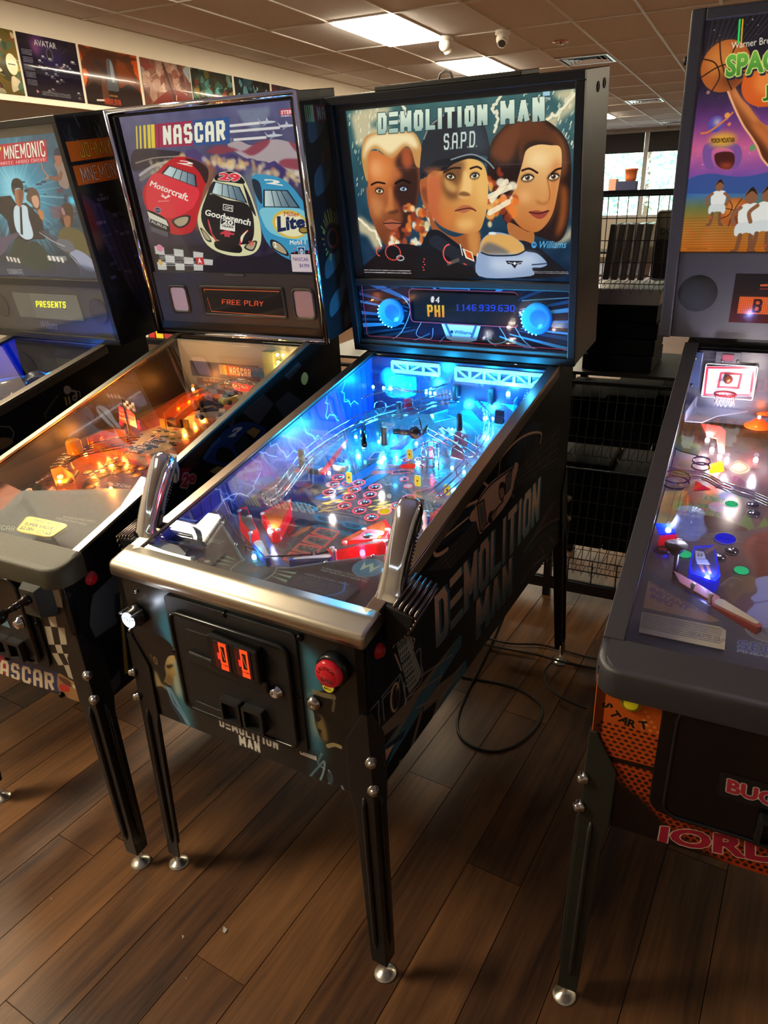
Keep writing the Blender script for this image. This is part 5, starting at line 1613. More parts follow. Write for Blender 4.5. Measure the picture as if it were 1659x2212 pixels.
MB().hexa([D.bb(-.22, .02, V1), D.bb(.2, .02, V1), D.bb(.2, .16, V1), D.bb(-.22, .16, V1)], [D.bb(-.22, .02, V1 + .012), D.bb(.2, .02, V1 + .012), D.bb(.2, .16, V1 + .012), D.bb(-.22, .16, V1 + .012)]).build('top_plate', M_coat, D.box, bevel=.002)
MB().tube([D.bb(-.03, .03, V1 + .01), D.bb(-.025, .03, V1 + .024), D.bb(-.01, .03, V1 + .03), D.bb(.005, .03, V1 + .024), D.bb(.01, .03, V1 + .01)], .003, 6).build('key_loop', mat('grey_cable', (150, 150, 150), .5), D.box)
for d, v in ((.11, .685), (.17, .69)):
 MB().lathe([(.012, 0), (.012, .002), (.008, .0025), (.007, .001)], D.bb(D.H, d, v), (1, 0, 0), 16).build('vent_hole', M_inner, D.box)
for sx in (-1, 1):
 MB().box((sx * (D.h + .02) - .014, D.yb + .01, D.zb2 - .008), (sx * (D.h + .02) + .014, D.yb + .1, D.zb2 + .004)).build('hinge', M_bolt, D.box, bevel=.002)

# ---- middle machine: playfield
def dm_playfield():
 A = Art(-.3, .06, .3, 1.135, 620, '4c4a46')
 A.noise(.05, 9, 3)
 A.curve([(-.277,.46),(-.285,.539),(-.253,.612),(-.2,.545),(-.089,.463),(-.007,.442),(.057,.446),(.069,.421),(-.049,.377),(-.153,.418)], '10131c')
 for x0, x1 in ((-.03, .008), (.02, .05)):
  A.poly([(x0 - .1, .5), (x1 - .1, .5), (x1, 1.0), (x0, 1.0)], '1f5ca0').line([(x1 - .096, .5), (x1 + .004, 1.0)], .003, '0a0c10').line([(x0 - .104, .5), (x0 - .004, 1.0)], .003, '0a0c10')
 A.poly([(-.068,.727),(-.008,.757),(.004,.736),(-.061,.704)], '8c4c38').poly([(-.063,.697),(-.012,.721),(-.004,.699),(-.056,.673)], '8c4c38')
 r = random.Random(2)
 for x, y, n in (*[(-.077,.489) + (26,)], (.05,.524) + (14,), (-.074,.55) + (8,)):
  for k in range(n):
   a, b = x + r.gauss(0, .018), y + r.gauss(0, .022)
   A.poly([(a, b), (a + .014, b + .006), (a + .022, b + .02), (a + .006, b + .012)], r.choice(['d8c050', 'e8d870', 'a88c30', '18181c']))
 for k in range(60):
  a, b = r.uniform(.0, .16), r.uniform(.58, .76)
  A.line([(a, b), (a + r.uniform(-.02, .02), b + r.uniform(-.012, .012))], .004, r.choice(['8c9494', '2c2e30', 'a0a890', '204858']), .7)
 # roadway with arrows round the flippers
 A.curve([(-.271,.358),(-.227,.424),(-.159,.455),(-.087,.442),(.079,.44),(.164,.294),(.018,.245),(-.067,.221),(-.155,.242)], '5c5c60').curve([(-.05,.302),(-.068,.396),(-.005,.409),(.094,.415),(.151,.315),(.001,.23),(-.041,.24)], '3c3e42')
 for pts in ([(-.17,.466),(-.138,.471),(-.088,.461),(-.087,.442),(-.131,.443)], [(-.081,.428),(-.051,.434),(-.002,.423),(-.01,.407),(-.054,.406)], [(.004,.425),(.034,.431),(.077,.424),(.066,.405),(.026,.405)]):
  A.curve(pts, '3a7c98').curve([tuple(np.array(p) * .6 + np.mean(np.array(pts), 0) * .4) for p in pts], '2c4450')
 for k in range(16):
  a, b = np.array((-.167,.396)), np.array((.08,.401))
  p = a + (b - a) * k / 15
  A.line([tuple(p), tuple(p + (-.008, -.016))], .002, '2a2a2e')
 A.poly([(-.057,.379),(-.036,.392),(.112,.383),(.121,.368),(-.039,.37)], '2c6880').curve([(-.089,.326),(-.11,.369),(-.099,.397),(-.063,.397),(-.052,.381),(-.077,.361),(-.066,.315)], '241a16').curve([(-.074,.322),(-.069,.354),(-.055,.377),(-.05,.361),(-.064,.321)], 'c87c28').curve([(-.105,.345),(-.112,.379),(-.098,.374),(-.082,.329)], '8c2430')
 A.curve([(-.132,.361),(-.139,.401),(-.117,.388),(-.091,.325),(-.094,.304)], '4a3a38').line([(-.079,.272),(-.083,.289),(-.054,.291),(-.041,.277),(-.052,.259),(-.071,.265)], .003, '4a9c78', closed=True)
 A.poly([(-.296,.348),(-.293,.389),(-.258,.379),(-.208,.281),(-.154,.233),(-.215,.278)], '2a60a0').line([(-.278,.355),(-.15,.244)], .006, '88b8e0', .8).poly([(-.152,.312),(-.122,.294),(-.021,.221),(.002,.212),(-.035,.202)], '2c5cb0')
 for i, ch in enumerate(('CRYO-PRISON', 'WASTELAND', 'MUSEUM', 'FORTRESS')):
  q = ([(-.033,.35),(.032,.345),(.026,.381),(-.03,.379)], [(-.033,.311),(.032,.307),(.029,.343),(-.034,.34)], [(-.033,.269),(.029,.272),(.026,.303),(-.034,.299)], [(-.03,.229),(.029,.232),(.028,.258),(-.032,.26)])[i]
  A.poly(q, '7c7c76').line(q, .005, 'f05040', closed=True)
  c = [np.array(p) for p in q]
  A.text(ch, tuple(c[0] * .62 + c[3] * .28 + c[1] * .1), tuple(c[1] * .62 + c[2] * .28 + c[0] * .1), tuple(c[3] * .8 + c[0] * .1 + c[2] * .1), '2c2c2a', bold=.02)
  A.text('MULTI-BALL', tuple(c[0] * .85 + c[2] * .15), tuple(c[1] * .9 + c[3] * .1), tuple(c[3] * .45 + c[0] * .4 + c[2] * .15), '2c2c2a', bold=.02)
 for q in ([(-.111,.758),(-.118,.803),(-.101,.813),(-.082,.774)], [(-.049,.746),(-.042,.798),(-.034,.791),(-.018,.747)], [(-.005,.704),(-.006,.72),(.039,.737),(.047,.732),(.041,.72),(.003,.698)], [(.111,.611),(.108,.627),(.137,.659),(.148,.658),(.151,.642),(.137,.604)]):
  A.poly(q, '38323c').line(q, .0045, 'e0584c', closed=True)
 return A
_pf = dm_playfield()
D.playboard(printed('dm_playfield_print', _pf, .16, coat=.5), _pf.uv)
m_ring, m_dk = mat('insert_ring_red', (232, 66, 58), .3, emit=(232, 50, 44), strength=.25), mat('insert_dark_red', (64, 34, 38), .15, coat=.6)
MI, MR = insert_mesh(m_dk, .0145), ring_mesh(m_ring, .0185, .0042)
MIs, MRs = insert_mesh(m_dk, .009), ring_mesh(m_ring, .0125, .003)
def inserts(Mc, pts, mi, mr, special=()):
 for i, (x, y) in enumerate(pts):
  o = Mc.on('insert', mi, x, y, .0006)
  if mr:
   Mc.on('insert_ring', mr, x, y, .0007)
  if i in special:
   o.material_slots[0].link = 'OBJECT'
   o.material_slots[0].material = special[i]
   o['label'] = 'lit insert'
inserts(D, [(-.133,.629),(-.122,.588),(-.107,.544),(-.06,.619),(-.005,.612),(-.052,.581),(.003,.57),(-.042,.54),(.011,.529),(-.029,.495),(.02,.487),(.067,.467),(.083,.505),(.1,.543),(.109,.589)], MI, MR, {12: emitter('yellow_lit_insert', (255, 226, 30), 1.1)})
inserts(D, [(-.091,.605),(-.007,.787),(.029,.802),(.047,.68),(.076,.647)] + [(.177,.627),(.057,.77),(.025,.885)], MIs, MRs, {4: emitter('white_lit_insert', (225, 225, 250), .9)})
q = [(-.002,.746),(-.003,.759),(.034,.775),(.044,.749),(.006,.736)]
D.sheet('arrow_insert', emitter('red_lit_insert', (255, 30, 36), 1.0), q, .0004, .0006)
# red slingshot and lane plastics
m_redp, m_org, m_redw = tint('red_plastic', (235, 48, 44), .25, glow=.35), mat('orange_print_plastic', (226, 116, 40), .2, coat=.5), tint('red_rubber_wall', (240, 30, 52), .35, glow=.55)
m_grey = mat('grey_print_plastic', (86, 92, 104), .2, coat=.5)
def lane_plastic(pts, top_m, h=.028, inset=.82, wall_m=m_redw):
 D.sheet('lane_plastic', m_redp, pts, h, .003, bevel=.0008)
 c = np.mean(np.array(pts), 0)
 D.sheet('plastic_print', top_m, [tuple(np.array(p) * inset + c * (1 - inset)) for p in pts], h + .0032, .0006)
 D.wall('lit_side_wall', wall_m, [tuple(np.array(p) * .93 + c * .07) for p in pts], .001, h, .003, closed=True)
 for p in pts[::2]:
  e = np.array(p) * .84 + c * .16
  D.on('post', POST, float(e[0]), float(e[1]), .004)
lane_plastic([(-.178,.342),(-.166,.382),(-.149,.432),(-.123,.397),(-.077,.281),(-.091,.274)], m_org)
lane_plastic([(-.245,.339),(-.233,.357),(-.194,.323),(-.124,.265),(-.131,.248),(-.205,.292)], m_grey, inset=.8)
lane_plastic([(.09,.292),(.082,.306),(.104,.37),(.131,.426),(.165,.393),(.171,.344)], m_org)
lane_plastic([(.07,.262),(.129,.307),(.16,.336),(.181,.356),(.189,.346),(.168,.322),(.082,.254)], m_grey, inset=.8)
_cr = Art(0, 0, .07, .03, 900, 'e87c9c')
# pink car printed on the right slingshot
for pts, c in (([(.103,.305),(.113,.334),(.116,.351),(.154,.362),(.158,.336),(.135,.32)], (236, 130, 160)), ([(.113,.334),(.115,.361),(.127,.367),(.16,.368),(.165,.354),(.152,.342),(.142,.33),(.124,.335)], (226, 120, 170))):
 D.sheet('car_print', mat('pink_print', c, .25), pts, .0345, .0004)
for p in [(.135,.337)]:
 D.on('wheel_print', insert_mesh(mat('black_print', (20, 18, 20), .3), .011), p[0], p[1], .0355)
for pts in ([(.221,.455),(.22,.468),(.237,.587),(.242,.581),(.238,.461)], [(-.237,.571),(-.226,.625),(-.213,.61),(-.225,.568)], [(-.159,.585),(-.191,.709),(-.21,.808),(-.198,.783),(-.145,.584)], [(-.2,.471),(-.202,.505),(-.196,.495),(-.192,.468)]):
 D.sheet('lane_plastic', m_redp, pts, .026, .005)
D.sheet('red_ramp_flap', mat('red_flap', (176, 32, 44), .25, coat=.4), [(.097,.906),(.146,.891),(.198,.736),(.152,.748)], .05, .003)
D.sheet('blue_ramp_flap', mat('blue_flap', (24, 96, 160), .25, coat=.4), [(-.018,1.119),(.037,1.102),(.062,1.04),(.064,.98),(.035,.987)], .06, .003)
for p in [(.133,.874),(.151,.853),(.14,.819)]:
 D.on('screw', BULB, p[0], p[1], .054, 0, .8)
# flippers
m_flb, m_flw = mat('blue_flipper_rubber', (32, 80, 190), .35), mat('white_flipper', (222, 222, 220), .3)
FL, FLT = flipper_mesh('flipper', m_flb), flipper_mesh('flipper_top', m_flw, .07, .0095, .0045, .0012)
for a, b in (((-.097,.229), (-.032,.182)), ((.087,.238), (.023,.194))):
 rz = math.atan2(b[1] - a[1], b[0] - a[0])
 o = D.on('flipper', FL, a[0], a[1], .0, rz)
 inst('flipper_top', FLT, D.board, D.pf(a[0], a[1], .0205), (math.atan(D.pk), 0, rz))
# apron with cards and print
AP = [(-.312,.309),(-.278,.289),(-.22,.248),(-.126,.183),(-.075,.145),(-.052,.132),(-.033,.127),(.007,.131),(.052,.15),(.112,.195),(.191,.251),(.217,.267),(.258,.214),(.302,.074)]
AP = [p for p in AP if True]
ap = [(-.297, .075)] + [(max(-.297, min(.297, x)), y) for x, y in AP[1:12]] + [(.297, AP[11][1] + .01), (.297, .075)]
_aa = Art(-.3, .06, .3, .4, 1100, '2a262c')
_aa.line(ap[2:12], .012, '4a7488').line(ap[2:12], .003, '90b8c8')
cx, cy = (-.017,.111)
_aa.ell(cx, cy, .052, .05, '8cb4bc').ell(cx, cy, .049, .047, '1f3440').ell(cx, cy, .036, .034, '3c5c6c').words(cx - .018, cy - .008, .02, 'SA', '8a6a60', block=.3, asp=1.2)
for s, (x, y) in ((-1, (-.089,.117)), (1, (.048,.119))):
 for k in (-1, 0, 1):
  _aa.poly([(x - s * .02, y + .01 * k), (x + s * .03, y + .016 * k - .004), (x + s * .03, y + .016 * k + .004)], '88bcb0')
for txt, a, b, c in (('SQUEEZE TRIGGER TO MOVE CLAW RIGHT', (.119,.171), (.234,.171), (.116,.177)), ('PRESS TOP BUTTON TO RELEASE BALL', (.122,.163), (.235,.163), (.119,.169)),
                     ('SQUEEZE TRIGGER TO MOVE CLAW LEFT', (-.264,.174), (-.149,.174), (-.27,.181)), ('PRESS TOP BUTTON TO RELEASE BALL', (-.248,.168), (-.153,.167), (-.254,.175))):
 _aa.text(txt, a, b, c, 'a8c8bc', bold=.03)
for (x, y), col in (((.21,.21), '3c88ac'), ((-.244,.216), '24466c')):
 _aa.ell(x, y, .034, .034, '88b4c8').ell(x, y, .0325, .0325, col)
 if col[0] == '3':
  _aa.poly([(x - .02, y + .02), (x - .012, y - .016), (x, y + .006), (x + .012, y - .016), (x + .022, y + .02), (x + .01, y + .004), (x, y + .02), (x - .01, y + .004)], 'c0e0c8')
D.sheet('apron', printed('dm_apron_print', _aa, .28, coat=.3), ap, .043, .003, uv=lambda v: _aa.uv(v[0], v[1]))
def card(name, art_, pts, h, label=None):
 P = np.array(pts)
 lo, hi = P.min(0), P.max(0)
 o = D.sheet(name, printed(name + '_print', art_, .4), pts, h, .0012, uv=lambda v: ((v[0] - lo[0]) / (hi[0] - lo[0]), (v[1] - lo[1]) / (hi[1] - lo[1])))
 if label:
  o['label'] = label
_c1 = Art(0, 0, .1, .06, 800, 'f4f2ea')
card('blank_card', _c1, [(-.317,.08),(-.322,.12),(-.311,.124),(-.204,.116),(-.191,.082)], .05, 'blank white paper card')
_c2 = Art(0, 0, .15, .09, 900, '182236')
_c2.words(.02, .072, .009, 'DEMOLITION MAN', '7c8ca0', bold=.03).greek(.012, .008, .14, .066, 9, '6c7688').line([(.11, .09), (.125, .04), (.1, 0)], .005, '2c6cd0', 1, True)
card('instruction_card', _c2, [(.082,.084),(.082,.134),(.103,.144),(.223,.14),(.234,.13),(.23,.082)], .05)
_c3 = Art(0, 0, .1, .06, 700, '1c1c2c')
_c3.ell(.05, .035, .02, .02, '3c3440', soft=.004).noise(.08, 5, 5).ell(.07, .012, .006, .006, '9c7060').ell(.05, .01, .007, .006, 'a8a8a0').ell(.085, .01, .006, .005, 'c8c8c0')
card('picture_card', _c3, [(-.238,.119),(-.225,.15),(-.17,.15),(-.114,.142),(-.11,.086),(-.156,.082)], .05)
for p in [(-.218,.248),(-.122,.18),(.114,.194)]+[(.196,.252)]:
 D.on('apron_screw', MB().sphere((0, 0, 0), .005, 10, 6, (1, 1, .6)).mesh('apron_screw', M_bolt), p[0], p[1], .046)
# wire guides and habitrails
m_dkw = mat('dark_wire', (50, 50, 56), .2, 1)
for pts in ([(-.299,.325),(-.225,.278),(-.151,.232),(-.12,.213),(-.073,.202),(-.032,.2),(.03,.231),(.046,.237)], [(.066,.225),(.057,.241),(.074,.262),(.107,.285),(.14,.31)]):
 D.rail3('ball_guide', [(x, y, .024) for x, y in pts], .0022, m_dkw)
for p in [(-.132,.223),(.041,.245),(.05,.249)]:
 D.rail3('guide_post', [(p[0], p[1], .0), (p[0], p[1], .012), (p[0], p[1], .026)], .0022, m_dkw)
LH = [(.034,1.052),(-.059,.969),(-.158,.859),(-.192,.733),(-.199,.589),(-.17,.469),(-.156,.397),(-.167,.357)]
for k, (dx, dy, dh) in enumerate(((-.014, .006, 0), (.014, -.006, 0), (-.02, .01, .016), (.02, -.01, .016))):
 D.rail3('habitrail_rod', [(x + dx, y + dy, .085 - .005 * i + dh) for i, (x, y) in enumerate(LH)], .0021)
for i, (x, y) in enumerate(LH[1:]):
 D.rail3('habitrail_rung', [(x - .021, y + .01, .098 - .005 * i), (x - .012, y + .004, .08 - .005 * i), (x + .012, y - .004, .08 - .005 * i), (x + .021, y - .01, .098 - .005 * i)], .0018)
RH = [(.064,.826),(.141,.783),(.209,.746),(.237,.703),(.239,.635),(.231,.551),(.217,.466)]
for dx, dh in ((-.016, 0), (.016, 0), (-.02, .018), (.02, .018)):
 D.rail3('habitrail_rod', [(x + dx, y + dx * .3, .075 + dh - .004 * i) for i, (x, y) in enumerate(RH)], .0021)
for i, (x, y) in enumerate(RH[:5]):
 D.rail3('habitrail_hoop', [(x - .02, y, .095 - .004 * i), (x - .016, y, .075 - .004 * i), (x, y, .068 - .004 * i), (x + .016, y, .075 - .004 * i), (x + .02, y, .095 - .004 * i)], .0018)
cx, cy = (.097,.739)
for k in range(8):
 a = 2 * math.pi * k / 8
 D.rail3('cage_rod', [(cx + .024 * math.cos(a), cy + .024 * math.sin(a), .004), (cx + .024 * math.cos(a), cy + .024 * math.sin(a), .06), (cx + .018 * math.cos(a), cy + .02 * math.sin(a), .085)], .0019)
for h in (.03, .055, .08):
 D.rail3('cage_hoop', [(cx + .0245 * math.cos(t), cy + .0245 * math.sin(t), h) for t in np.linspace(0, 6.283, 13)], .0017, k=2)
for k in range(3):
 D.rail3('loop_rail', [(x + .012 * k, y, .09 - .01 * k) for x, y in [(.08,1.086),(.136,1.009),(.18,.925),(.206,.843),(.218,.763)]], .002)
D.rail3('loop_rail', [(x, y, .1) for x, y in [(-.16,.887),(-.177,.924),(-.168,.943),(-.141,.924),(-.115,.87),(-.123,.848),(-.15,.87)]], .002)
for dx in (0, .012):
 D.rail3('habitrail_rod', [(x, y + dx, .105) for x, y in [(-.234,.937),(-.203,.99),(-.17,1.033),(-.08,1.036),(-.021,1.143)]], .002)
 D.rail3('habitrail_rod', [(x, y + dx, .08) for x, y in [(-.166,.819),(-.114,.874),(-.049,.923),(-.009,1.007),(.023,1.027)]], .002)
# clear ramps, crane, truss and back board
m_clr, m_aqua = tint('clear_ramp_plastic', (190, 240, 255), .75, .05), tint('aqua_ramp_plastic', (60, 200, 240), .5, .1)
ramp = [(.046,1.143),(.067,1.194),(.134,1.213),(.203,1.145),(.209,1.074),(.171,1.115),(.117,1.131),(.1,1.073)]
D.sheet('clear_ramp', m_aqua, ramp, .06, .003)
D.wall('ramp_side', m_clr, ramp[:5], .06, .09, .002)
D.sheet('clear_ramp', m_aqua, [(-.029,.998),(.007,1.062),(.081,1.062),(.156,.976),(.17,.906),(.115,.963),(.051,1.002),(.01,.95)], .05, .003)
D.sheet('blue_lane', mat('blue_lane_print', (26, 74, 190), .3), [(-.05,.776),(-.041,.888),(-.013,.897),(-.017,.787)], .03, .002)
for i in range(7):
 D.sheet('striped_flap', mat('striped_black', (12, 14, 18), .3) if i % 2 else mat('striped_white', (220, 225, 225), .3), [(x + .011 * i, y) for x, y in [(.033,.934),(.035,.949),(.064,.911),(.063,.897)]], .04 + .0003 * i, .001)
yb = D.yb - .02
MB().box((-D.h + .02, yb, D.p0 + .09), (D.h - .02, yb + .01, D.ztr - .012)).build('back_board', mat('back_board_navy', (10, 20, 52), .4), D.root)
m_truss = mat('white_truss', (225, 240, 240), .4)
def truss(x0, x1, z0, z1, y, n):
 t = .0055
 for a, b in (((x0, z0), (x1, z0)), ((x0, z1), (x1, z1))):
  MB().box((a[0], y - .006, a[1] - t), (b[0], y, b[1] + t)).build('truss_chord', m_truss, D.board)
 for i in range(n + 1):
  x = x0 + (x1 - x0) * i / n
  MB().box((x - t * .7, y - .005, z0), (x + t * .7, y - .001, z1)).build('truss_post', m_truss, D.board)
  if i < n:
   xa, xb = (x, x + (x1 - x0) / n) if i % 2 else (x + (x1 - x0) / n, x)
   MB().tube([(xa, y - .003, z0), (xb, y - .003, z1)], .0036, 6).build('truss_brace', m_truss, D.board)
p = [(-.006,1.106),(-.006,1.141),(.269,1.114),(.282,1.144)]
truss(p[0][0] + .01, D.h - .03, p[0][1], p[1][1], yb - .001, 6)
p = [(-.22,1.101),(-.204,1.139),(-.052,1.114),(-.052,1.143)]
truss(p[0][0], p[2][0], p[2][1], p[3][1], yb - .001, 3)
x, y = (-.189,1.119)
cyl = MB().lathe([(.052, 0), (.054, .01), (.054, .055), (.05, .062), (.002, .063)], D.pf(x, y, .06), (0, 0, 1), 28).build('crane_drum', tint('clear_blue_drum', (90, 210, 255), .72, .04), D.board)
MB().sphere(D.pf(x - .05, y + .01, .11), .034, 16, 10).build('crane_dome', tint('clear_blue_drum', (90, 210, 255), .72, .04), D.board)
a = D.pf(x, y, .09)
MB().box((a.x - .03, a.y - .025, a.z), (a.x + .04, a.y + .02, a.z + .03)).build('crane_box', tint('clear_blue_drum', (90, 210, 255), .72, .04), D.board, bevel=.003)
m_dome = tint('red_dome', (200, 20, 40), .3, .1, .15)
for p in [(.07,1.149),(-.094,.982)]:
 MB().lathe([(.015, 0), (.0155, .004), (.014, .028), (.012, .032), (.001, .033)], D.pf(p[0], p[1], .07), (0, 0, 1), 16).build('red_dome', m_dome, D.board)
for p, q in ([(.007,1.108),(-.043,1.225)], [(.123,1.109),(.087,1.2)], [(.112,.899),(.08,.985)], [(-.046,.743),(-.079,.802)], [(-.096,.927),(-.135,1.001)], [(-.187,.543),(-.214,.582)]):
 D.rail3('spot_lamp', [(p[0], p[1], .06), (p[0], p[1], .075), (p[0], p[1], .11)], .009, M_coat, n=10, k=2)
MB().box(tuple(D.pf(*(.181,.998), .05)), tuple(D.pf(*(.205,1.006), .09) + Vector((0, .004, 0)))).build('target_screen', mat('screen_dark', (16, 22, 34), .2), D.board)
m_yel = mat('yellow_target', (236, 220, 40), .35, emit=(236, 220, 40), strength=.12)
for x, y in [(-.082,.606),(.007,.79)]+[(.008,.79),(.103,.65),(.198,.63)]:
 b = D.pf(x, y, .004)
 t = MB().prism(rrect(b.x - .0085, b.z, b.x + .0085, b.z + .03, .003, 2), lambda a, c, d: (a, b.y + d, c), -.0015, .0015).build('standup_target', m_yel, D.board)
 MB().lathe([(.003, 0), (.002, .002)], (b.x, b.y - .0015, b.z + .015), (0, -1, 0), 8).build('rivet', M_coat, t)
for a in ((-.125,.634), (-.184,.595)):
 b = D.pf(a[0], a[1], .02)
 MB().box((b.x - .02, b.y - .012, b.z), (b.x + .02, b.y + .012, b.z + .018)).build('switch_bracket', M_steel, D.board, bevel=.002)
D.rail3('side_spinner', [(x, y, .07) for x, y in [(-.173,.838),(-.087,.702)]], .008, m_dkw, n=8, k=2)
D.rail3('claw_arm', [(x, y, .1) for x, y in [(-.02,.748),(-.007,.752),(.017,.751),(.034,.761)]], .008, m_dkw, n=8, k=2)
D.rail3('claw_cable', [(x, y, .1 + .02 * (i % 2)) for i, (x, y) in enumerate([(0,.828),(.029,.809),(.054,.781),(.075,.769),(.069,.75)])], .003, M_rubber)
MB().sphere(D.pf(*(.043,.759), .1), .018, 12, 8).build('claw', m_dkw, D.board)
for x, y in [(.217,.468),(.229,.449)]:
 D.on('rubber_post', POST, x, y, 0, 0, 1.6)
# lamps
m_bc, m_bw, m_br = emitter('cyan_bulb', (120, 235, 255), 14), emitter('white_bulb', (240, 245, 255), 12), emitter('red_bulb', (255, 90, 150), 10)
def bulb(x, y, h, m, e=0, col=(60, 170, 255), s=1.0):
 x, y = max(-.28, min(.28, x)), min(y, 1.09)
 o = D.on('led_bulb', BULB, x, y, h, 0, s)
 o.material_slots[0].link = 'OBJECT'
 o.material_slots[0].material = m
 if e:
  lamp('led_light', D.pf(x, y, h + .022), e, col, .008, D.root)
B_ = (40, 175, 255)
for i, (x, y) in enumerate([(-.22,1.347),(-.293,1.176),(-.241,1.116),(-.217,1.098),(-.17,1.129),(-.086,1.129),(-.072,1.133),(-.056,1.131)]):
 bulb(x, min(y, 1.1), .08, m_bc, (3 if i in (0, 4, 6) else 0), B_)
for i, (x, y) in enumerate([(-.114,.829),(.034,1.118),(.114,1.085),(.067,.948),(.119,1.192),(.139,1.198),(-.002,.851)]):
 bulb(x, y, .02, m_bc, (3, 3, 2.5, 2, 2.5, 0, 1.5)[i], B_)
for i, (x, y) in enumerate([(-.195,.766),(-.2,.839),(-.139,.781),(-.119,.854)]):
 bulb(x, y, .02, m_bc, (2, 2, 0, 2)[i], B_)
for x, y in [(.162,.739),(.202,.726)]:
 bulb(x, y, .02, m_bc, 2, B_)
bulb(*(-.142,.601), .02, m_bw, .25, (235, 240, 255))
bulb(*(-.108,.287), .02, m_bw, .35, (220, 230, 255), 1.3)
bulb(*(-.083,.193), .01, m_bc, .25, (80, 190, 255), 1.2)
bulb(*(.144,.295), .012, m_br, .3, (255, 60, 110), 1.4)
bulb(*(.173,.379), .012, m_bw, .25, (255, 160, 190))
bulb(*(.078,.782), .03, m_br, .15, (255, 40, 70))
bulb(*(.186,1.307), .1, m_bc, 3, (30, 160, 255), 1.5)
for x in (-.2, -.05, .1, .22):
 lamp('back_strip_light', (x, yb - .06, D.ztr - .04), 4, (30, 180, 255), .02, D.root)
for x, y in ((-.08, .5), (.1, .5), (-.02, .66), (.16, .34)):
 lamp('general_light', D.pf(x, y, .055), .5, (255, 236, 220), .006, D.root)

# ================================================================ left-hand racing machine: prints
def nas_logo(A, bl, br, tl, tr, bar=('f2d43c', 'c83048', '284a9c'), letters='f0f0d8'):
 """bars, colour blocks and condensed lettering in a slanted box"""
 bl, br, tl, tr = (np.array(p, float) for p in (bl, br, tl, tr))
 P = lambda u, v: tuple(bl * (1 - u) * (1 - v) + br * u * (1 - v) + tl * (1 - u) * v + tr * u * v)
 for u0, u1, c in ((.205, .30, bar[1]), (.275, .62, bar[1]), (.62, 1.0, bar[2])):
  A.poly([P(u0, 0), P(u1, 0), P(u1, 1), P(u0, 1)], c)
 for u0, w in ((0, .016), (.04, .02), (.085, .026), (.13, .032), (.17, .04)):
  A.poly([P(u0, 0), P(u0 + w, 0), P(u0 + w, 1), P(u0, 1)], bar[0])
 A.poly([P(.25, 0), P(.258, 0), P(.258, 1), P(.25, 1)], '6a1428')
 A.text('NASCAR', P(.30, .1), P(.955, .1), P(.30, .9), letters, block=.36, tr=P(.955, .9), outline='401820', ow=.0012)

def car_front(A, body, glass, hood, grille, c_body, c_hood, lights, stripes=()):
 A.curve(body, c_body, n=4)
 for p, c in stripes:
  A.curve(p, c, n=4)
 A.poly(glass, '16202c')
 g = [tuple(np.array(q) * .9 + np.mean(np.array(glass), 0) * .1) for q in glass]
 A.poly(g, A.lin('5a7484', 'c8dcd8', g[1], g[0]))
 n = len(glass)
 for t in (.3, .52, .74):
  A.line([tuple(np.array(g[0]) * (1 - t) + np.array(g[1]) * t), tuple(np.array(g[3]) * (1 - t) + np.array(g[2]) * t)], .0025, '1c242c')
 if hood:
  A.curve(hood, c_hood, n=4)
 A.curve(grille, '14141a', n=4)
 for l in lights:
  A.curve(l, '20202a', n=4).curve([tuple(np.array(q) * .75 + np.mean(np.array(l), 0) * .25) for q in l], 'b0a080', n=4)

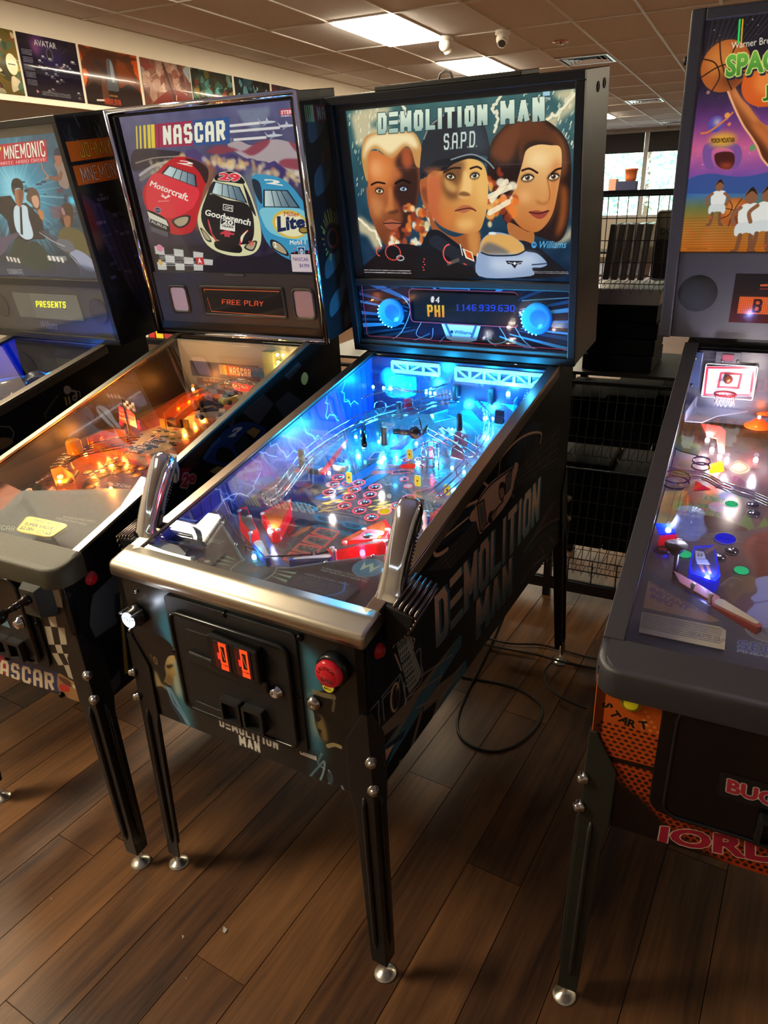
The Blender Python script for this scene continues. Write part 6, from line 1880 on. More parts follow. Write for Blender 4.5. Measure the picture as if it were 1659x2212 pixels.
def na_backglass():
 A = Art(-.325, .21, .326, .685, 1150, '33324a')
 A.a[:] = A.lin('2a2438', '5c5c80', (0, .3), (0, .68))(*A.grid((0, 0, A.w, A.h)))
 A.noise(.05, 20, 6)
 A.poly([(.129,.673),(.242,.673),(.242,.653),(.187,.612),(.145,.637)], '8c98a8', .6, .004)
 # grandstand and banked track at left
 A.curve([(-.297,.587),(-.187,.584),(-.1,.571),(-.123,.549),(-.226,.542),(-.317,.528)], '2a2434')
 A.noise(.02, 3, 8)
 A.line([(-.3,.551),(-.219,.562),(-.119,.562)], .004, 'b8a890', .7, True).line([(-.295,.515),(-.217,.542),(-.123,.549)], .009, 'c8c0b0', .8, True).line([(-.295,.502),(-.202,.535),(-.117,.543)], .012, '8a8078', .7, True)
 # waving red and white flag, hills
 A.curve([(.075,.582),(.118,.592),(.164,.578),(.229,.589),(.282,.583),(.331,.557),(.325,.478),(.263,.478),(.217,.528),(.14,.543)], 'b8a8a8', .9)
 for pts in ([(-.009,.569),(.042,.584),(.094,.575),(.128,.565),(.185,.585),(.229,.589),(.209,.569),(.158,.551),(.112,.566),(.049,.56)], [(.249,.529),(.274,.537),(.33,.531),(.331,.505),(.292,.509),(.258,.517)], [(.293,.582),(.325,.566),(.329,.546),(.308,.559)]):
  A.curve(pts, '8c3a48', .9, .002)
 A.poly([(-.089,.576),(-.053,.58),(-.023,.563),(.004,.549),(.044,.557),(.079,.564),(.124,.544),(.156,.544),(.201,.525),(.234,.534),(.269,.51),(.33,.475),(.329,.457),(-.099,.541)], '4a3a70').poly([(.032,.542),(.086,.558),(.138,.534),(.207,.516),(.24,.524),(.268,.505),(.329,.469),(.327,.457),(.106,.502)], '3c2e60', .8)
 # three jets with white trails
 for t, j in (([(.097,.633),(.199,.634)], (.23,.635)), ([(.094,.618),(.266,.618)], (.295,.622)), ([(.103,.596),(.215,.596)], (.247,.6))):
  A.line(t, .007, 'e8e4dc', .9)
  x, y = j
  A.curve([(x - .028, y), (x - .01, y + .003), (x + .02, y + .001), (x + .028, y - .002), (x + .01, y - .004), (x - .02, y - .004)], 'c8ccd0').poly([(x - .028, y), (x - .034, y + .012), (x - .022, y + .002)], 'a8acb4').poly([(x - .008, y), (x - .002, y + .012), (x + .006, y + .001)], 'b8bcc4').poly([(x - .012, y - .003), (x - .02, y - .012), (x, y - .004)], '9498a0')
 # dust and smoke
 r = random.Random(3)
 for a, b, n in (((-.023,.547), (.135,.522), 46), ((.135,.522), (.325,.475), 30), ((-.244,.537), (-.049,.551), 30)):
  for k in range(n):
   t = r.random()
   A.ell(a[0] + (b[0] - a[0]) * t + r.gauss(0, .004), a[1] + (b[1] - a[1]) * t + r.gauss(0, .009), r.uniform(.006, .013), r.uniform(.005, .011), r.choice(['e8e0c0', 'd8c89c', 'c8b484', 'e0a868']), .6, soft=.003)
 A.curve([(-.334,.479),(-.328,.391),(-.322,.299),(-.118,.298),(.127,.261),(.336,.333),(.318,.219),(-.322,.21)], '1c1a26', .95)
 A.curve([(-.057,.523),(.015,.526),(-.04,.434),(-.088,.349),(-.109,.362)], 'b86a34', .6, .008).curve([(.119,.51),(.176,.497),(.142,.335),(.122,.383)], '8c9c94', .5, .008)
 # red car
 car_front(A, [(-.128,.561),(-.072,.555),(-.03,.533),(-.022,.504),(-.065,.435),(-.098,.374),(-.133,.337),(-.204,.331),(-.258,.357),(-.299,.409),(-.296,.472),(-.225,.518),(-.174,.546)], [(-.167,.539),(-.066,.507),(-.071,.471),(-.204,.516)], None, [(-.299,.409),(-.221,.376),(-.233,.322),(-.293,.358)], 'c01828', 'd82030', [[(-.205,.373),(-.162,.388),(-.121,.388),(-.139,.362),(-.181,.351)]],
              [([(-.267,.495),(-.208,.517),(-.071,.471),(-.092,.423),(-.133,.4),(-.215,.382),(-.293,.415)], 'e03040'), ([(-.096,.556),(-.051,.546),(-.014,.521),(-.032,.481),(-.048,.511),(-.076,.541)], '301820')])
 A.poly([(-.3,.406),(-.226,.376),(-.221,.357),(-.298,.384)], 'd8d4c0').poly([(-.301,.358),(-.229,.338),(-.235,.322),(-.3,.342)], '54505c')
 A.text('Motorcraft.', (-.264,.483), (-.119,.431), (-.251,.498), 'f4f0e0', bold=.025, tr=(-.103,.451))
 A.text('2', (-.134,.544), (-.075,.531), (-.114,.552), 'f4f0e0', bold=.03, tr=(-.056,.54))
 A.line([(-.223,.451),(-.209,.446),(-.189,.449)], .004, 'f4f0e0', 1, True).line([(-.218,.457),(-.209,.442),(-.192,.453)], .003, 'f4f0e0').greek(*(-.243,.432), *(-.198,.438), 1, 'f0dcd0')
 x, y = (-.253,.408)
 A.ell(x, y, .014, .0095, '18203c', ring=0).ell(x, y, .014, .0095, 'e8e8f0', ring=.0012).words(x, y - .003, .007, 'Ford', 'f0f0f0', mid=True)
 A.text('TAURUS', (-.306,.374), (-.233,.347), (-.303,.384), 'd8d8d0', bold=.02, tr=(-.23,.356))
 # blue car
 car_front(A, [(.146,.495),(.205,.496),(.26,.48),(.303,.437),(.333,.379),(.327,.298),(.302,.255),(.241,.252),(.179,.286),(.15,.335),(.147,.429)], [(.179,.457),(.266,.453),(.301,.403),(.169,.408)], None, [(.245,.273),(.313,.28),(.3,.243),(.248,.246)], '3a94bc', '4aa4cc', [[(.177,.313),(.209,.304),(.235,.276),(.229,.264),(.179,.286)]],
              [([(.165,.406),(.3,.4),(.33,.362),(.326,.315),(.245,.316),(.181,.334),(.158,.37)], '7cc4d4'), ([(.144,.487),(.171,.474),(.166,.417),(.147,.447)], '1c2a3c')])
 A.text('2', (.192,.474), (.252,.465), (.185,.487), 'f0ecd8', bold=.04, tr=(.246,.481))
 A.ell(*(.257,.357), .064, .041, 'd8b84c', rot=-6).ell(*(.259,.356), .056, .034, 'e8e0b4', rot=-6)
 A.text('Lite', (.207,.334), (.311,.349), (.214,.381), '1c2850', bold=.05, tr=(.315,.382), outline='f4ecd0', ow=.0012)
 A.text('Miller', (.239,.381), (.295,.379), (.242,.394), 'b04a28', bold=.01).ell(*(.303,.34), .018, .01, '2a2820').ell(*(.303,.34), .014, .007, 'a08040')
 A.text('Mobil 1', (.246,.298), (.303,.299), (.248,.311), 'f0f0e8', bold=.02).words(*(.186,.29), .016, '2', 'f0f0e0', bold=.03)
 x, y = (.285,.278)
 A.poly([(x - .013, y + .013), (x + .013, y + .013), (x + .011, y - .006), (x, y - .016), (x - .011, y - .006)], '1c3c6c').line([(x - .013, y + .013), (x + .013, y + .013), (x + .011, y - .006), (x, y - .016), (x - .011, y - .006)], .002, 'c8d4dc', closed=True).ell(x, y, .007, .008, 'c8d4dc', ring=.003).line([(x, y + .006), (x, y - .01)], .003, 'c8d4dc')
 for a in range(-30, 211, 24):
  A.ell(x + .026 * math.cos(R(a)), y + .026 * math.sin(R(a)), .002, .002, 'ff5060')
 # black car with pale nose
 car_front(A, [(.018,.506),(.074,.512),(.112,.494),(.133,.435),(.147,.359),(.135,.298),(.089,.267),(-.001,.266),(-.076,.298),(-.097,.362),(-.075,.411),(-.023,.469)], [(.001,.486),(.094,.467),(.113,.42),(-.023,.453)], [(-.029,.449),(.039,.432),(.113,.416),(.124,.359),(.097,.304),(.009,.304),(-.059,.33),(-.078,.386)], [(-.035,.311),(.052,.298),(.05,.273),(-.037,.285)], 'dcd8a8', '15151c', [[(-.091,.352),(-.067,.333),(-.055,.308),(-.078,.314)], [(.07,.289),(.098,.307),(.125,.308),(.103,.279)]],
              [([(.018,.506),(.073,.511),(.109,.492),(.112,.476),(.067,.481),(.006,.489)], '16161e'), ([(-.023,.469),(.001,.486),(-.024,.452),(-.052,.422),(-.074,.399)], '20202a'), ([(.108,.477),(.126,.436),(.137,.383),(.119,.407),(.112,.442)], '20202a')])
 A.line([(-.052,.373),(-.049,.336),(-.035,.311)], .006, 'c83040', 1, True).line([(.096,.341),(.069,.323),(.056,.298)], .006, 'c83040', 1, True)
 for a, b in (([(-.052,.372),(-.048,.355),(-.043,.33),(-.034,.316),(-.045,.336)], 'e8e4c0'), ([(.097,.342),(.077,.323),(.064,.304),(.065,.323)], 'e8e4c0')):
  A.curve(a, b)
 A.text('29', (.016,.49), (.101,.481), (.027,.51), 'e03848', bold=.05, tr=(.102,.504), outline='f0e8d8', ow=.0018)
 A.text('Goodwrench', (-.062,.389), (.108,.354), (-.054,.407), 'f4f0dc', bold=.03, tr=(.118,.374))
 A.poly([(.019,.421),(.057,.415),(.051,.396),(.013,.403)], 'e8e4d4').poly([(.021,.418),(.054,.413),(.049,.399),(.016,.405)], '15151c').text('GM', (.021,.406), (.048,.402), (.024,.415), 'e8e4d4', bold=.03)
 A.poly([(-.001,.38),(.054,.373),(.046,.338),(-.012,.346)], 'e8e4d4').poly([(.001,.378),(.05,.371),(.047,.356),(-.004,.362)], '24242c').text('20', (.002,.362), (.042,.357), (.007,.376), 'f0ecdc', bold=.04).text('YEARS', (-.004,.353), (.042,.348), (-.003,.359), '24242c', bold=.03)
 A.poly([(-.012,.336),(.005,.341),(.008,.343),(.027,.34),(.027,.336),(.044,.333),(.038,.327),(.024,.329),(.021,.321),(0,.324),(.002,.331),(-.015,.33)], 'c83848')
 A.words(*(.091,.295), .014, '29', 'e05040', bold=.03)
 # chequered ground and small print
 for i in range(6):
  for j in range(3):
   if (i + j) % 2 == 0:
    a = [(-.304,.295),(-.058,.269),(-.076,.215),(-.311,.216)]
    q = [np.array(p) for p in a]
    f = lambda u, v: tuple(q[3] * (1 - u) * (1 - v) + q[2] * u * (1 - v) + q[0] * (1 - u) * v + q[1] * u * v)
    A.poly([f(i / 6, j / 3), f((i + 1) / 6, j / 3), f((i + 1) / 6, (j + 1) / 3), f(i / 6, (j + 1) / 3)], 'c4c4bc')
 A.greek(*(-.292,.248), *(-.187,.269), 4, 'e8e8e0').greek(*(-.289,.228), *(-.141,.246), 3, 'e8e8e0', .8, 5)
 A.ell(*(-.282,.288), .014, .012, 'd8849c').ell(*(-.294,.241), .009, .01, 'd8b050').rect(*(-.136,.235), *(-.103,.258), 'c02830').words(*(-.129,.239), .016, 'A', 'f0f0f0', bold=.03)
 nas_logo(A, (-.283,.591), (.086,.588), (-.265,.655), (.099,.656), ('e8d040', 'a82850', '2c5490'))
 A.poly([(.278,.662),(.332,.663),(.331,.647),(.276,.649)], 'c03844').text('STERN', (.279,.65), (.33,.649), (.28,.66), 'f0dcd8', bold=.04).text('PINBALL, INC', (.278,.643), (.333,.643), (.279,.648), 'e8e0e0', bold=.03)
 A.words(*(.09,.592), .009, 'R', '909098').ell(*(.094,.595), .0065, .0065, '909098', ring=.001)
 return A

def na_side():
 """chequered flags and two cars sliding down the black cabinet side"""
 A = Art(0, .53, 1.3, 1.19, 560, '0e0e11')
 G = '46494c'
 for pts in ([(.07,.825),(.132,.838),(.151,.841),(.151,.762),(.112,.715),(.045,.718),(.039,.758),(.054,.798)], [(-.005,.857),(.009,.872),(.019,.855),(-.002,.849)], [(.043,.579),(.088,.593),(.081,.555),(.043,.537)], [(.711,1.065),(.824,1.087),(.871,1.041),(.78,1.004)], [(.874,1.042),(.955,1.057),(1.028,1.002),(.983,.973),(.924,.963)], [(.942,1.111),(1.027,1.133),(1.05,1.116),(.968,1.09)], [(.642,1.05),(.676,1.058),(.655,1.033)], [(.245,.962),(.304,.981),(.303,.962),(.253,.959)]):
  A.poly(pts, G)
 A.poly([(.14,.781),(.147,.779),(.112,.57),(.098,.569)], 'a8883c').poly([(.128,.79),(.144,.788),(.132,.725),(.112,.725)], '1c2430')
 # blue car
 A.curve([(.517,.995),(.565,1.021),(.633,1.041),(.717,1.035),(.79,.998),(.813,.973),(.772,.939),(.693,.931),(.64,.925),(.552,.966)], '1e3c78').curve([(.568,.973),(.578,.997),(.607,.996),(.641,.971),(.644,.943),(.596,.952)], '0c1220').poly([(.649,.984),(.749,1.011),(.795,.981),(.696,.943),(.67,.943)], '10141c').poly([(.715,1.003),(.751,1.007),(.789,.983),(.751,.971)], 'b49058').poly([(.657,.978),(.708,.996),(.734,.967),(.676,.948)], '2c3440')
 A.text('2', (.631,1.016), (.659,1.008), (.665,1.033), 'd8dce0', bold=.06, tr=(.719,1.021)).line([(.522,.996),(.565,1.018),(.594,1.023)], .012, '3c68a8', .8).curve([(.442,1.024),(.525,1.042),(.58,1.04),(.536,1.013),(.461,.998)], '5c4030', .6, .006)
 # black car with red number
 A.curve([(.364,.962),(.422,.994),(.477,.986),(.519,.955),(.53,.918),(.472,.887),(.383,.913)], '15161c').poly([(.372,.991),(.421,1.005),(.468,.989),(.424,.963)], '8c2430')
 A.text('29', (.412,.955), (.458,.931), (.434,.986), 'b83848', bold=.06, outline='d8c8c0', ow=.003).poly([(.53,.952),(.568,.953),(.607,.933),(.57,.923)], 'c0a060')
 A.curve([(.39,.977),(.434,1.003),(.499,.994),(.473,.987),(.431,.991)], '5c1c24', .7, .004)
 return A

def na_bbside():
 A = Art(0, 0, .219, .71, 500, '101012')
 g = '3c4044'
 def q(y0, y1, k0, k1, ph):
  for i in range(4):
   for j in range(2):
    if (i + j + ph) % 2:
     continue
    u = lambda a: .02 + (k0 + (k1 - k0) * a)
    x0, x1 = .045 + j * .085, .045 + (j + 1) * .085
    v0, v1 = y0 + (y1 - y0) * i / 4, y0 + (y1 - y0) * (i + 1) / 4
    A.curve([(x0, v0 + .01), (x1, v0 + .04), (x1 + .006, v1 + .03), (x0 + .006, v1)], g, .95)
 q(.42, .705, 0, 0, 0)
 q(.0, .24, 0, 0, 1)
 nas_logo(A, (.036, .625), (.26, .62), (.036, .668), (.26, .66), ('a89858', '803038', '2a3a58'), 'b0b0a8')
 r = random.Random(8)
 for k in range(16):
  a = R(40 + k * 14)
  A.line([(.11 + .03 * math.cos(a), .30 + .03 * math.sin(a)), (.11 + .06 * math.cos(a) + r.uniform(-.01, .01), .31 + .075 * math.sin(a))], .005, r.choice(['c89030', 'b85c20', 'd8b040']), .9, True)
 A.ell(.11, .3, .05, .045, '1c1414').ell(.11, .3, .034, .03, '7c2c20', ring=.008).ell(.11, .3, .022, .02, '0c0c10').poly([(.13, .36), (.19, .4), (.18, .36), (.15, .33)], '4a4a50')
 A.ell(.13, .54, .03, .05, '1a2a24', .8, soft=.01).poly([(.09, .5), (.15, .53), (.15, .56), (.1, .54)], '502428')
 return A

def na_front():
 A = Art(-.281, .53, .281, .93, 900, '1a1713')
 # chequered flag running down the right side
 cols = [np.array(p) for p in [(.089,.92),(.134,.905),(.159,.884),(.165,.812),(.173,.753),(.168,.698),(.17,.674),(.181,.64),(.189,.614)]]
 cols2 = [np.array(p) for p in [(.247,.933),(.275,.922),(.275,.894),(.26,.826),(.245,.767),(.236,.717),(.235,.69),(.241,.66),(.237,.606)]]
 for i in range(8):
  for j in range(3):
   if (i + j) % 2:
    continue
   f = lambda a, b: tuple((cols[a] * (1 - b / 3) + cols2[a] * b / 3))
   A.poly([f(i, j), f(i, j + 1), f(i + 1, j + 1), f(i + 1, j)], 'c0b49c')
 A.poly([(-.281, .53), (.19, .53), (.16, .595), (.06, .62), (-.281, .68)], '6a2a2c', .0)
 b = [np.array(p) for p in [(-.308,.616),(.174,.615),(-.344,.538),(.157,.545)]]
 A.poly([tuple(b[0]), tuple(b[1]), tuple(b[3]), tuple(b[2])], '28346c').poly([tuple(b[0]), tuple(b[0] * .4 + b[1] * .6), tuple(b[2] * .4 + b[3] * .6), tuple(b[2])], 'b82c48')
 A.text('NASCAR', (-.12,.525), (.134,.545), (-.089,.589), 'ece0bc', block=.34, tr=(.151,.605), outline='5c1830', ow=.0016)
 A.curve([(.168,.61),(.198,.607),(.238,.591),(.234,.543),(.154,.546)], 'a87c4c').curve([(.168,.603),(.202,.6),(.21,.582),(.179,.585)], '5c3828').curve([(.164,.576),(.193,.582),(.192,.563),(.16,.556)], 'c83838').curve([(.209,.59),(.238,.591),(.238,.584),(.212,.58)], 'ece0c8', .9, .002)
 return A

# ================================================================ left-hand racing machine: build
Nm = Machine('na', 'pinball machine with a chrome-edged backbox showing three race cars, second from the left')
_nf, _ns = na_front(), na_side()
Nm.side_left = M_black
Nm.shell(printed('na_front_print', _nf, .4), printed('na_side_print', _ns, .42, spec=.2), _nf.uv, _ns.uv)
Nm.legs(dx=.015, fy=-.016)
Nm.rails(mat('satin_rail', (150, 146, 134), .35, 1), y0=.06, win=.018, skirt=.004)
Nm.glass(.055)
M_mould = mat('speckled_grey_moulding', (74, 70, 56), .55, bump=.5, bscale=420, vary=.25, vscale=300)
def moulded_bar(Mc, m, depth=.12, drop=.05, over=.012, rad=.05, hole=.0):
 """moulded lockdown bar with rounded corners"""
 w = Mc.h + over
 plan = []
 for i in range(9):
  a = R(180 + 90 * i / 8)
  plan.append((-w + rad + rad * math.cos(a), -.02 + rad + rad * math.sin(a)))
 for i in range(9):
  a = R(270 + 90 * i / 8)
  plan.append((w - rad + rad * math.cos(a), -.02 + rad + rad * math.sin(a)))
 plan += [(w, depth), (-w, depth)]
 c = (0, depth * .5)
 mb = MB()
 rings = []
 for k, dz in ((.985, -drop), (1.0, -drop + .004), (1.0, -.016), (.99, -.005), (.965, 0), (.9, .0005)):
  rings.append([(c[0] + (x - c[0]) * (1 - (1 - k) * .5), c[1] + (y - c[1]) * k if y < depth - .001 else y, Mc.ztf + Mc.gk * max(0, c[1] + (y - c[1]) * k) * (1 if dz > -.02 else .3) + dz + .003) for x, y in plan])
 return mb.loft(rings).build('lockdown_bar', m, Mc.root)
moulded_bar(Nm, M_mould, .062)
# coin door
cd = Nm.fplate('coin_door', M_coat, rrect(-.172, .622, .160, .895, .03), 0, .007, Nm.root)
Nm.fplate('door_panel', mat('door_brown_black', (30, 26, 22), .35, bump=.15, bscale=500), rrect(-.15, .64, .138, .876, .03), .007, .014, cd, .003)
MB().tube([(a, -.0145, c) for a, c in rrect(-.15, .64, .138, .876, .03, 6)], .006, 8, closed=True).build('door_rim', mat('door_rim_gloss', (20, 20, 20), .18), cd)
_ns2 = Art(-.02, -.03, .02, .03, 1200, 'e8b020')
_ns2.rect(-.02, -.03, -.012, .03, '6a4008').words(.002, .004, .012, '25', '503004', mid=True, bold=.03).words(.002, -.012, .008, 'CENT', '503004', mid=True, bold=.03)
for cx in (-.075, -.012):
 g = Nm.fplate('slot_housing', M_coat, [(cx - .03, .79), (cx + .035, .785), (cx + .035, .858), (cx - .03, .862)], .013, .036, cd, .004)
 MB().box((cx - .014, -.0375, .797), (cx + .02, -.036, .85)).build('coin_slot', printed('na_slot_print', _ns2, .3, glow=.8), g, uv=lambda v, cx=cx: _ns2.uv(v[0] - cx - .003, v[2] - .823))
_nl = Art(-.06, -.022, .06, .022, 900, '6ca0b4')
nas_logo(_nl, (-.05, -.012), (.05, -.012), (-.05, .012), (.05, .012))
z = .757
MB().prism([(-.055, z - .024), (.066, z - .028), (.058, z + .022), (-.05, z + .026)], lambda a, c, d: (a, -d, c), .014, .0155).build('badge', printed('na_badge_print', _nl, .3), cd, uv=lambda v: _nl.uv(v[0] - .004, v[2] - z))
for cx in (-.04, .03, .072):
 P, Q = rrect(cx - .03, .645, cx + .028, .7, .004, 2), rrect(cx - .022, .653, cx + .02, .692, .003, 2)
 MB().loft([[(a, -d, c) for a, c in p] for p, d in ((P, .013), (P, .032), (Q, .033), (Q, .017))], True, False).build('coin_return', M_coat, cd)
Nm.fdisc('door_lock', M_chrome, .111, .757, [(.017, .013), (.017, .02), (.011, .024), (.0105, .029), (.003, .03), (.002, .025)], cd)
for x, z in [(.164,.911),(.157,.758),(-.008,.611),(.163,.546)]:
 Nm.fdisc('carriage_bolt', mat('bolt_dark', (44, 42, 40), .3, 1), x, z, [(.008, 0), (.007, .008), (.003, .011)], cd, 12)
# plunger in its moulded housing
pz, px_ = .86, .205
MB().loft([[(px_ + a * w, -d, pz - .012 + b * hh) for a, b in ((-1, -1), (1, -1), (1, 1), (-1, 1))] for w, hh, d in ((.036, .046, 0), (.034, .044, .012), (.024, .034, .038))], smooth=False).build('plunger_housing', mat('housing_grey', (44, 44, 38), .5, bump=.3, bscale=500), Nm.root, bevel=.003)
MB().lathe([(.012, .03), (.0125, .05), (.009, .052), (.0095, .06), (.007, .062), (.0095, .067), (.007, .07), (.0095, .075), (.007, .078), (.0065, .095), (.012, .1), (.017, .108), (.0175, .122), (.012, .13), (.004, .132)], (px_, 0, pz), (0, -1, 0), 20).build('plunger', mat('plunger_dark', (40, 32, 28), .25, .6), Nm.root)
MB().lathe([(.017, 0), (.017, .006), (.012, .007), (.0115, .012), (.009, .0135)], (Nm.h, .074, .868), (1, 0, 0), 22).build('flipper_button', M_red, Nm.root)
# backbox
_nb, _ng = na_bbside(), na_backglass()
Nm.backbox(printed('na_backbox_side_print', _nb, .4, spec=.2), _nb.uv)
VN = Nm.vt
def chrome_tube(a, b):
 MB().tube([Nm.bb(*a), Nm.bb(*b)], .009, 10).build('chrome_trim', M_chrome, Nm.box)
h = Nm.H + .001
for a, b in (((-h, -.006, 0), (-h, -.006, VN)), ((h, -.006, 0), (h, -.006, VN)), ((-h, -.006, VN - .005), (h, -.006, VN - .005)), ((-h, -.006, .006), (h, -.006, .006))):
 chrome_tube(a, b)
Nm.bframe('door_frame', M_black, -h + .006, .004, h - .006, VN - .004, .018, .0, .014)
Nm.slab('backglass', printed('na_backglass_print', _ng, .07, glow=.9, base=False, spec=.2), -.325, .21, .326, .686, .02, .024, _ng.uv)
m_pan = mat('speaker_panel_black', (30, 30, 34), .45, bump=.2, bscale=500)
Nm.slab('speaker_panel', m_pan, -.33, .04, .33, .212, .004, .03)
Nm.slab('lower_fascia', M_black, -.335, .012, .335, .042, .0, .03)
Nm.slab('latch', mat('latch_grey', (70, 70, 74), .4), *(-.013,.205), *(.065,.21), -.001, .006)
cloth = [mat('speaker_cloth_violet', (150, 150, 190), .85, bump=.6, bscale=900, vary=.3, vscale=500), mat('speaker_cloth_rose', (160, 128, 132), .85, bump=.6, bscale=900, vary=.3, vscale=500)]
for k, (x0, v0, x1, v1) in enumerate(((-.262, .082, -.196, .162), (.244, .078, .312, .162))):
 P, Q = rrect(x0 - .008, v0 - .008, x1 + .008, v1 + .008, .016, 4), rrect(x0, v0, x1, v1, .012, 4)
 MB().loft([[Nm.bb(a, d, b) for a, b in p] for p, d in ((P, .006), (P, .0), (Q, .001), (Q, .012))], False).build('speaker_bezel', M_coat, Nm.box)
 MB().prism(Q, lambda a, b, d: Nm.bb(a, .004 - d, b), 0, .001).build('speaker_cloth', cloth[k], Nm.box)
_nd = Art(-.12, .07, .205, .166, 1300, '181414')
_nd.line([(-.112, .158), (.19, .158)], .002, 'ff6a30').line([(-.112, .158), (-.112, .152)], .002, 'ff6a30').line([(-.106, .13), (-.1, .088)], .002, 'e85038').line([(-.1, .084), (.2, .078)], .002, 'ff6a30')
_nd.text('FREE PLAY', (-.049,.11), (.119,.108), (-.045,.127), 'ff5a34', block=.26)
m = np.ones((_nd.h, _nd.w), np.float32)
m[::4] *= .6
m[:, ::4] *= .7
_nd.a *= m[..., None]
P, Q = rrect(-.132, .07, .208, .172, .008, 3), rrect(-.122, .078, .2, .164, .004, 3)
MB().loft([[Nm.bb(a, d, b) for a, b in p] for p, d in ((P, .006), (P, .0), (Q, .001), (Q, .012))], False).build('display_bezel', M_coat, Nm.box)
Nm.slab('dot_matrix_display', printed('na_display_print', _nd, .06, glow=1.0, base=False), -.124, .076, .202, .166, .0025, .0038, _nd.uv)
Nm.slab('front_glass', M_bglass, -.328, .212, .328, VN - .02, .006, .01)
# handwritten price card tucked into the frame
_pc = Art(0, 0, .078, .052, 1400, 'dcd8e4')
_pc.words(.008, .033, .011, 'NASCAR', '3a2a70', asp=.95, ang=-2).words(.028, .012, .012, '$4,999', '3a2a70', asp=.8, ang=-3)
c0 = (.254,.221)
mb = MB()
mb.hexa([Nm.bb(c0[0], .0008, c0[1] + .0), Nm.bb(c0[0] + .078, .0008, c0[1]), Nm.bb(c0[0] + .078, .0018, c0[1]), Nm.bb(c0[0], .0018, c0[1])], [Nm.bb(c0[0], .0032, c0[1] + .052), Nm.bb(c0[0] + .078, .0032, c0[1] + .052), Nm.bb(c0[0] + .078, .0042, c0[1] + .052), Nm.bb(c0[0], .0042, c0[1] + .052)])
cu = Nm.bbuv(lambda a, b: _pc.uv(a - c0[0], b - c0[1]))
pc = mb.build('price_card', printed('price_card_print', _pc, .6), None, uv=cu)
x, y, yaw, pit = Nm.m
pc.location, pc.rotation_euler = (x, y, 0), (pit, 0, yaw)
tag(pc, 'white handwritten price card tucked into the backbox of the race-car machine', 'price card')

# ---- racing machine: playfield
def na_playfield():
 A = Art(-.262, .06, .262, 1.1, 560, '8c4a2c')
 A.noise(.05, 9, 5)
 A.poly([(-.477,.315),(-.331,.416),(-.176,.357),(-.098,.248),(-.178,.199),(-.258,.15)], '2c5468')
 r = random.Random(4)
 for i in range(12):
  for j in range(10):
   if (i + j) % 2:
    a, b = np.array((-.381,.371)), np.array((-.115,.243))
    x, y = a[0] + .016 * i, b[1] + .016 * j
    A.poly([(x, y), (x + .014, y + .003), (x + .012, y + .017), (x - .002, y + .014)], '1c3a50', .8)
 A.curve([(-.121,.279),(-.164,.347),(-.166,.374),(-.056,.299)], 'd8c8a0')
 A.poly([(-.086,.29),(-.166,.374),(-.105,.323),(-.14,.368),(-.079,.372),(.038,.372),(-.021,.309)], 'c84820')
 for k in range(7):
  x, y = np.array((-.103,.284)) + (.011 * k, .006 * (k % 2))
  A.poly([(x, y), (x + .006, y + .05), (x + .011, y + .004)], 'e8e0c8' if k % 2 else 'b83818')
 nas_logo(A, (-.097,.346), (.065,.344), (-.102,.372), (.043,.38), ('e8c840', 'a83030', '28406c'))
 A.curve([(-.079,.399),(-.129,.517),(-.084,.545),(.016,.557),(.06,.554),(.076,.5),(.053,.383),(-.019,.375)], '3a4468')
 for k in range(9):
  A.line([tuple(np.array(p) + (0, .009 * k)) for p in [(-.109,.419),(-.096,.452),(-.059,.462)]], .004, 'c8b89c' if k % 2 else '8c3428', 1, True)
 A.curve([(-.037,.454),(-.042,.481),(.011,.474),(.028,.437),(.002,.422)], '2a3a5c').words(*(-.022,.433), .014, 'PACE CAR', 'c8ccd8', bold=.03)
 A.poly([(-.101,.588),(-.175,.749),(-.084,.913),(.028,.773),(.009,.65),(.02,.558)], '9c946c')
 for k in range(60):
  a, b = np.array((-.04,.589)), np.array((-.056,.843))
  p = a + (b - a) * r.random() + (r.uniform(-.09, .06), r.uniform(-.03, .03))
  A.curve([tuple(p + q) for q in ((0, 0), (.012, .006), (.024, 0), (.014, -.008))], r.choice(['c8bc70', '2c4858', '486c5c', '1c2428', 'd8d0a8', '8c3c2c']))
 A.poly([(-.108,.611),(-.101,.749),(-.09,.748),(-.084,.601)], 'd8d0b0').line([(-.094,.606),(-.093,.742)], .004, 'a83028')
 for i, t in enumerate(('150K', '400K', 'BONUS', 'JACKPOT')):
  a, b = np.array((-.108,.627)), np.array((-.084,.718))
  p = a + (b - a) * i / 3.2
  A.rect(p[0] - .01, p[1] - .012, p[0] + .05, p[1] + .012, '2c3a54').words(p[0] - .005, p[1] - .007, .014, t, 'd0d0c0', bold=.03)
 return A
_np = na_playfield()
Nm.playboard(printed('na_playfield_print', _np, .2, coat=.4), _np.uv)
m_or, m_am = mat('amber_insert', (240, 150, 50), .2, coat=.6, emit=(255, 140, 40), strength=.18), mat('insert_rim_navy', (34, 40, 66), .3)
NI, NR = insert_mesh(m_or, .0125), ring_mesh(m_am, .0165, .004)
inserts(Nm, [(-.074,.472),(-.075,.436),(-.054,.406),(-.015,.394),(-.044,.503),(-.004,.514),(.034,.502),(-.066,.546),(-.021,.543),(.018,.542),(-.112,.549),(.02,.404),(.06,.539),(-.135,.474)], NI, NR, {3: mat('red_insert', (232, 60, 50), .2, emit=(255, 50, 40), strength=.4)})
inserts(Nm, [(-.108,.466),(-.109,.488),(-.109,.507),(-.112,.53),(-.115,.572)], insert_mesh(mat('cream_insert', (235, 210, 150), .2, emit=(255, 210, 130), strength=.15), .008), None)
na_ap = [(-.262, .055), (-.262, .29), (-.15, .262), (-.06, .3), (.06, .36), (.2, .4), (.262, .42), (.262, .055)]
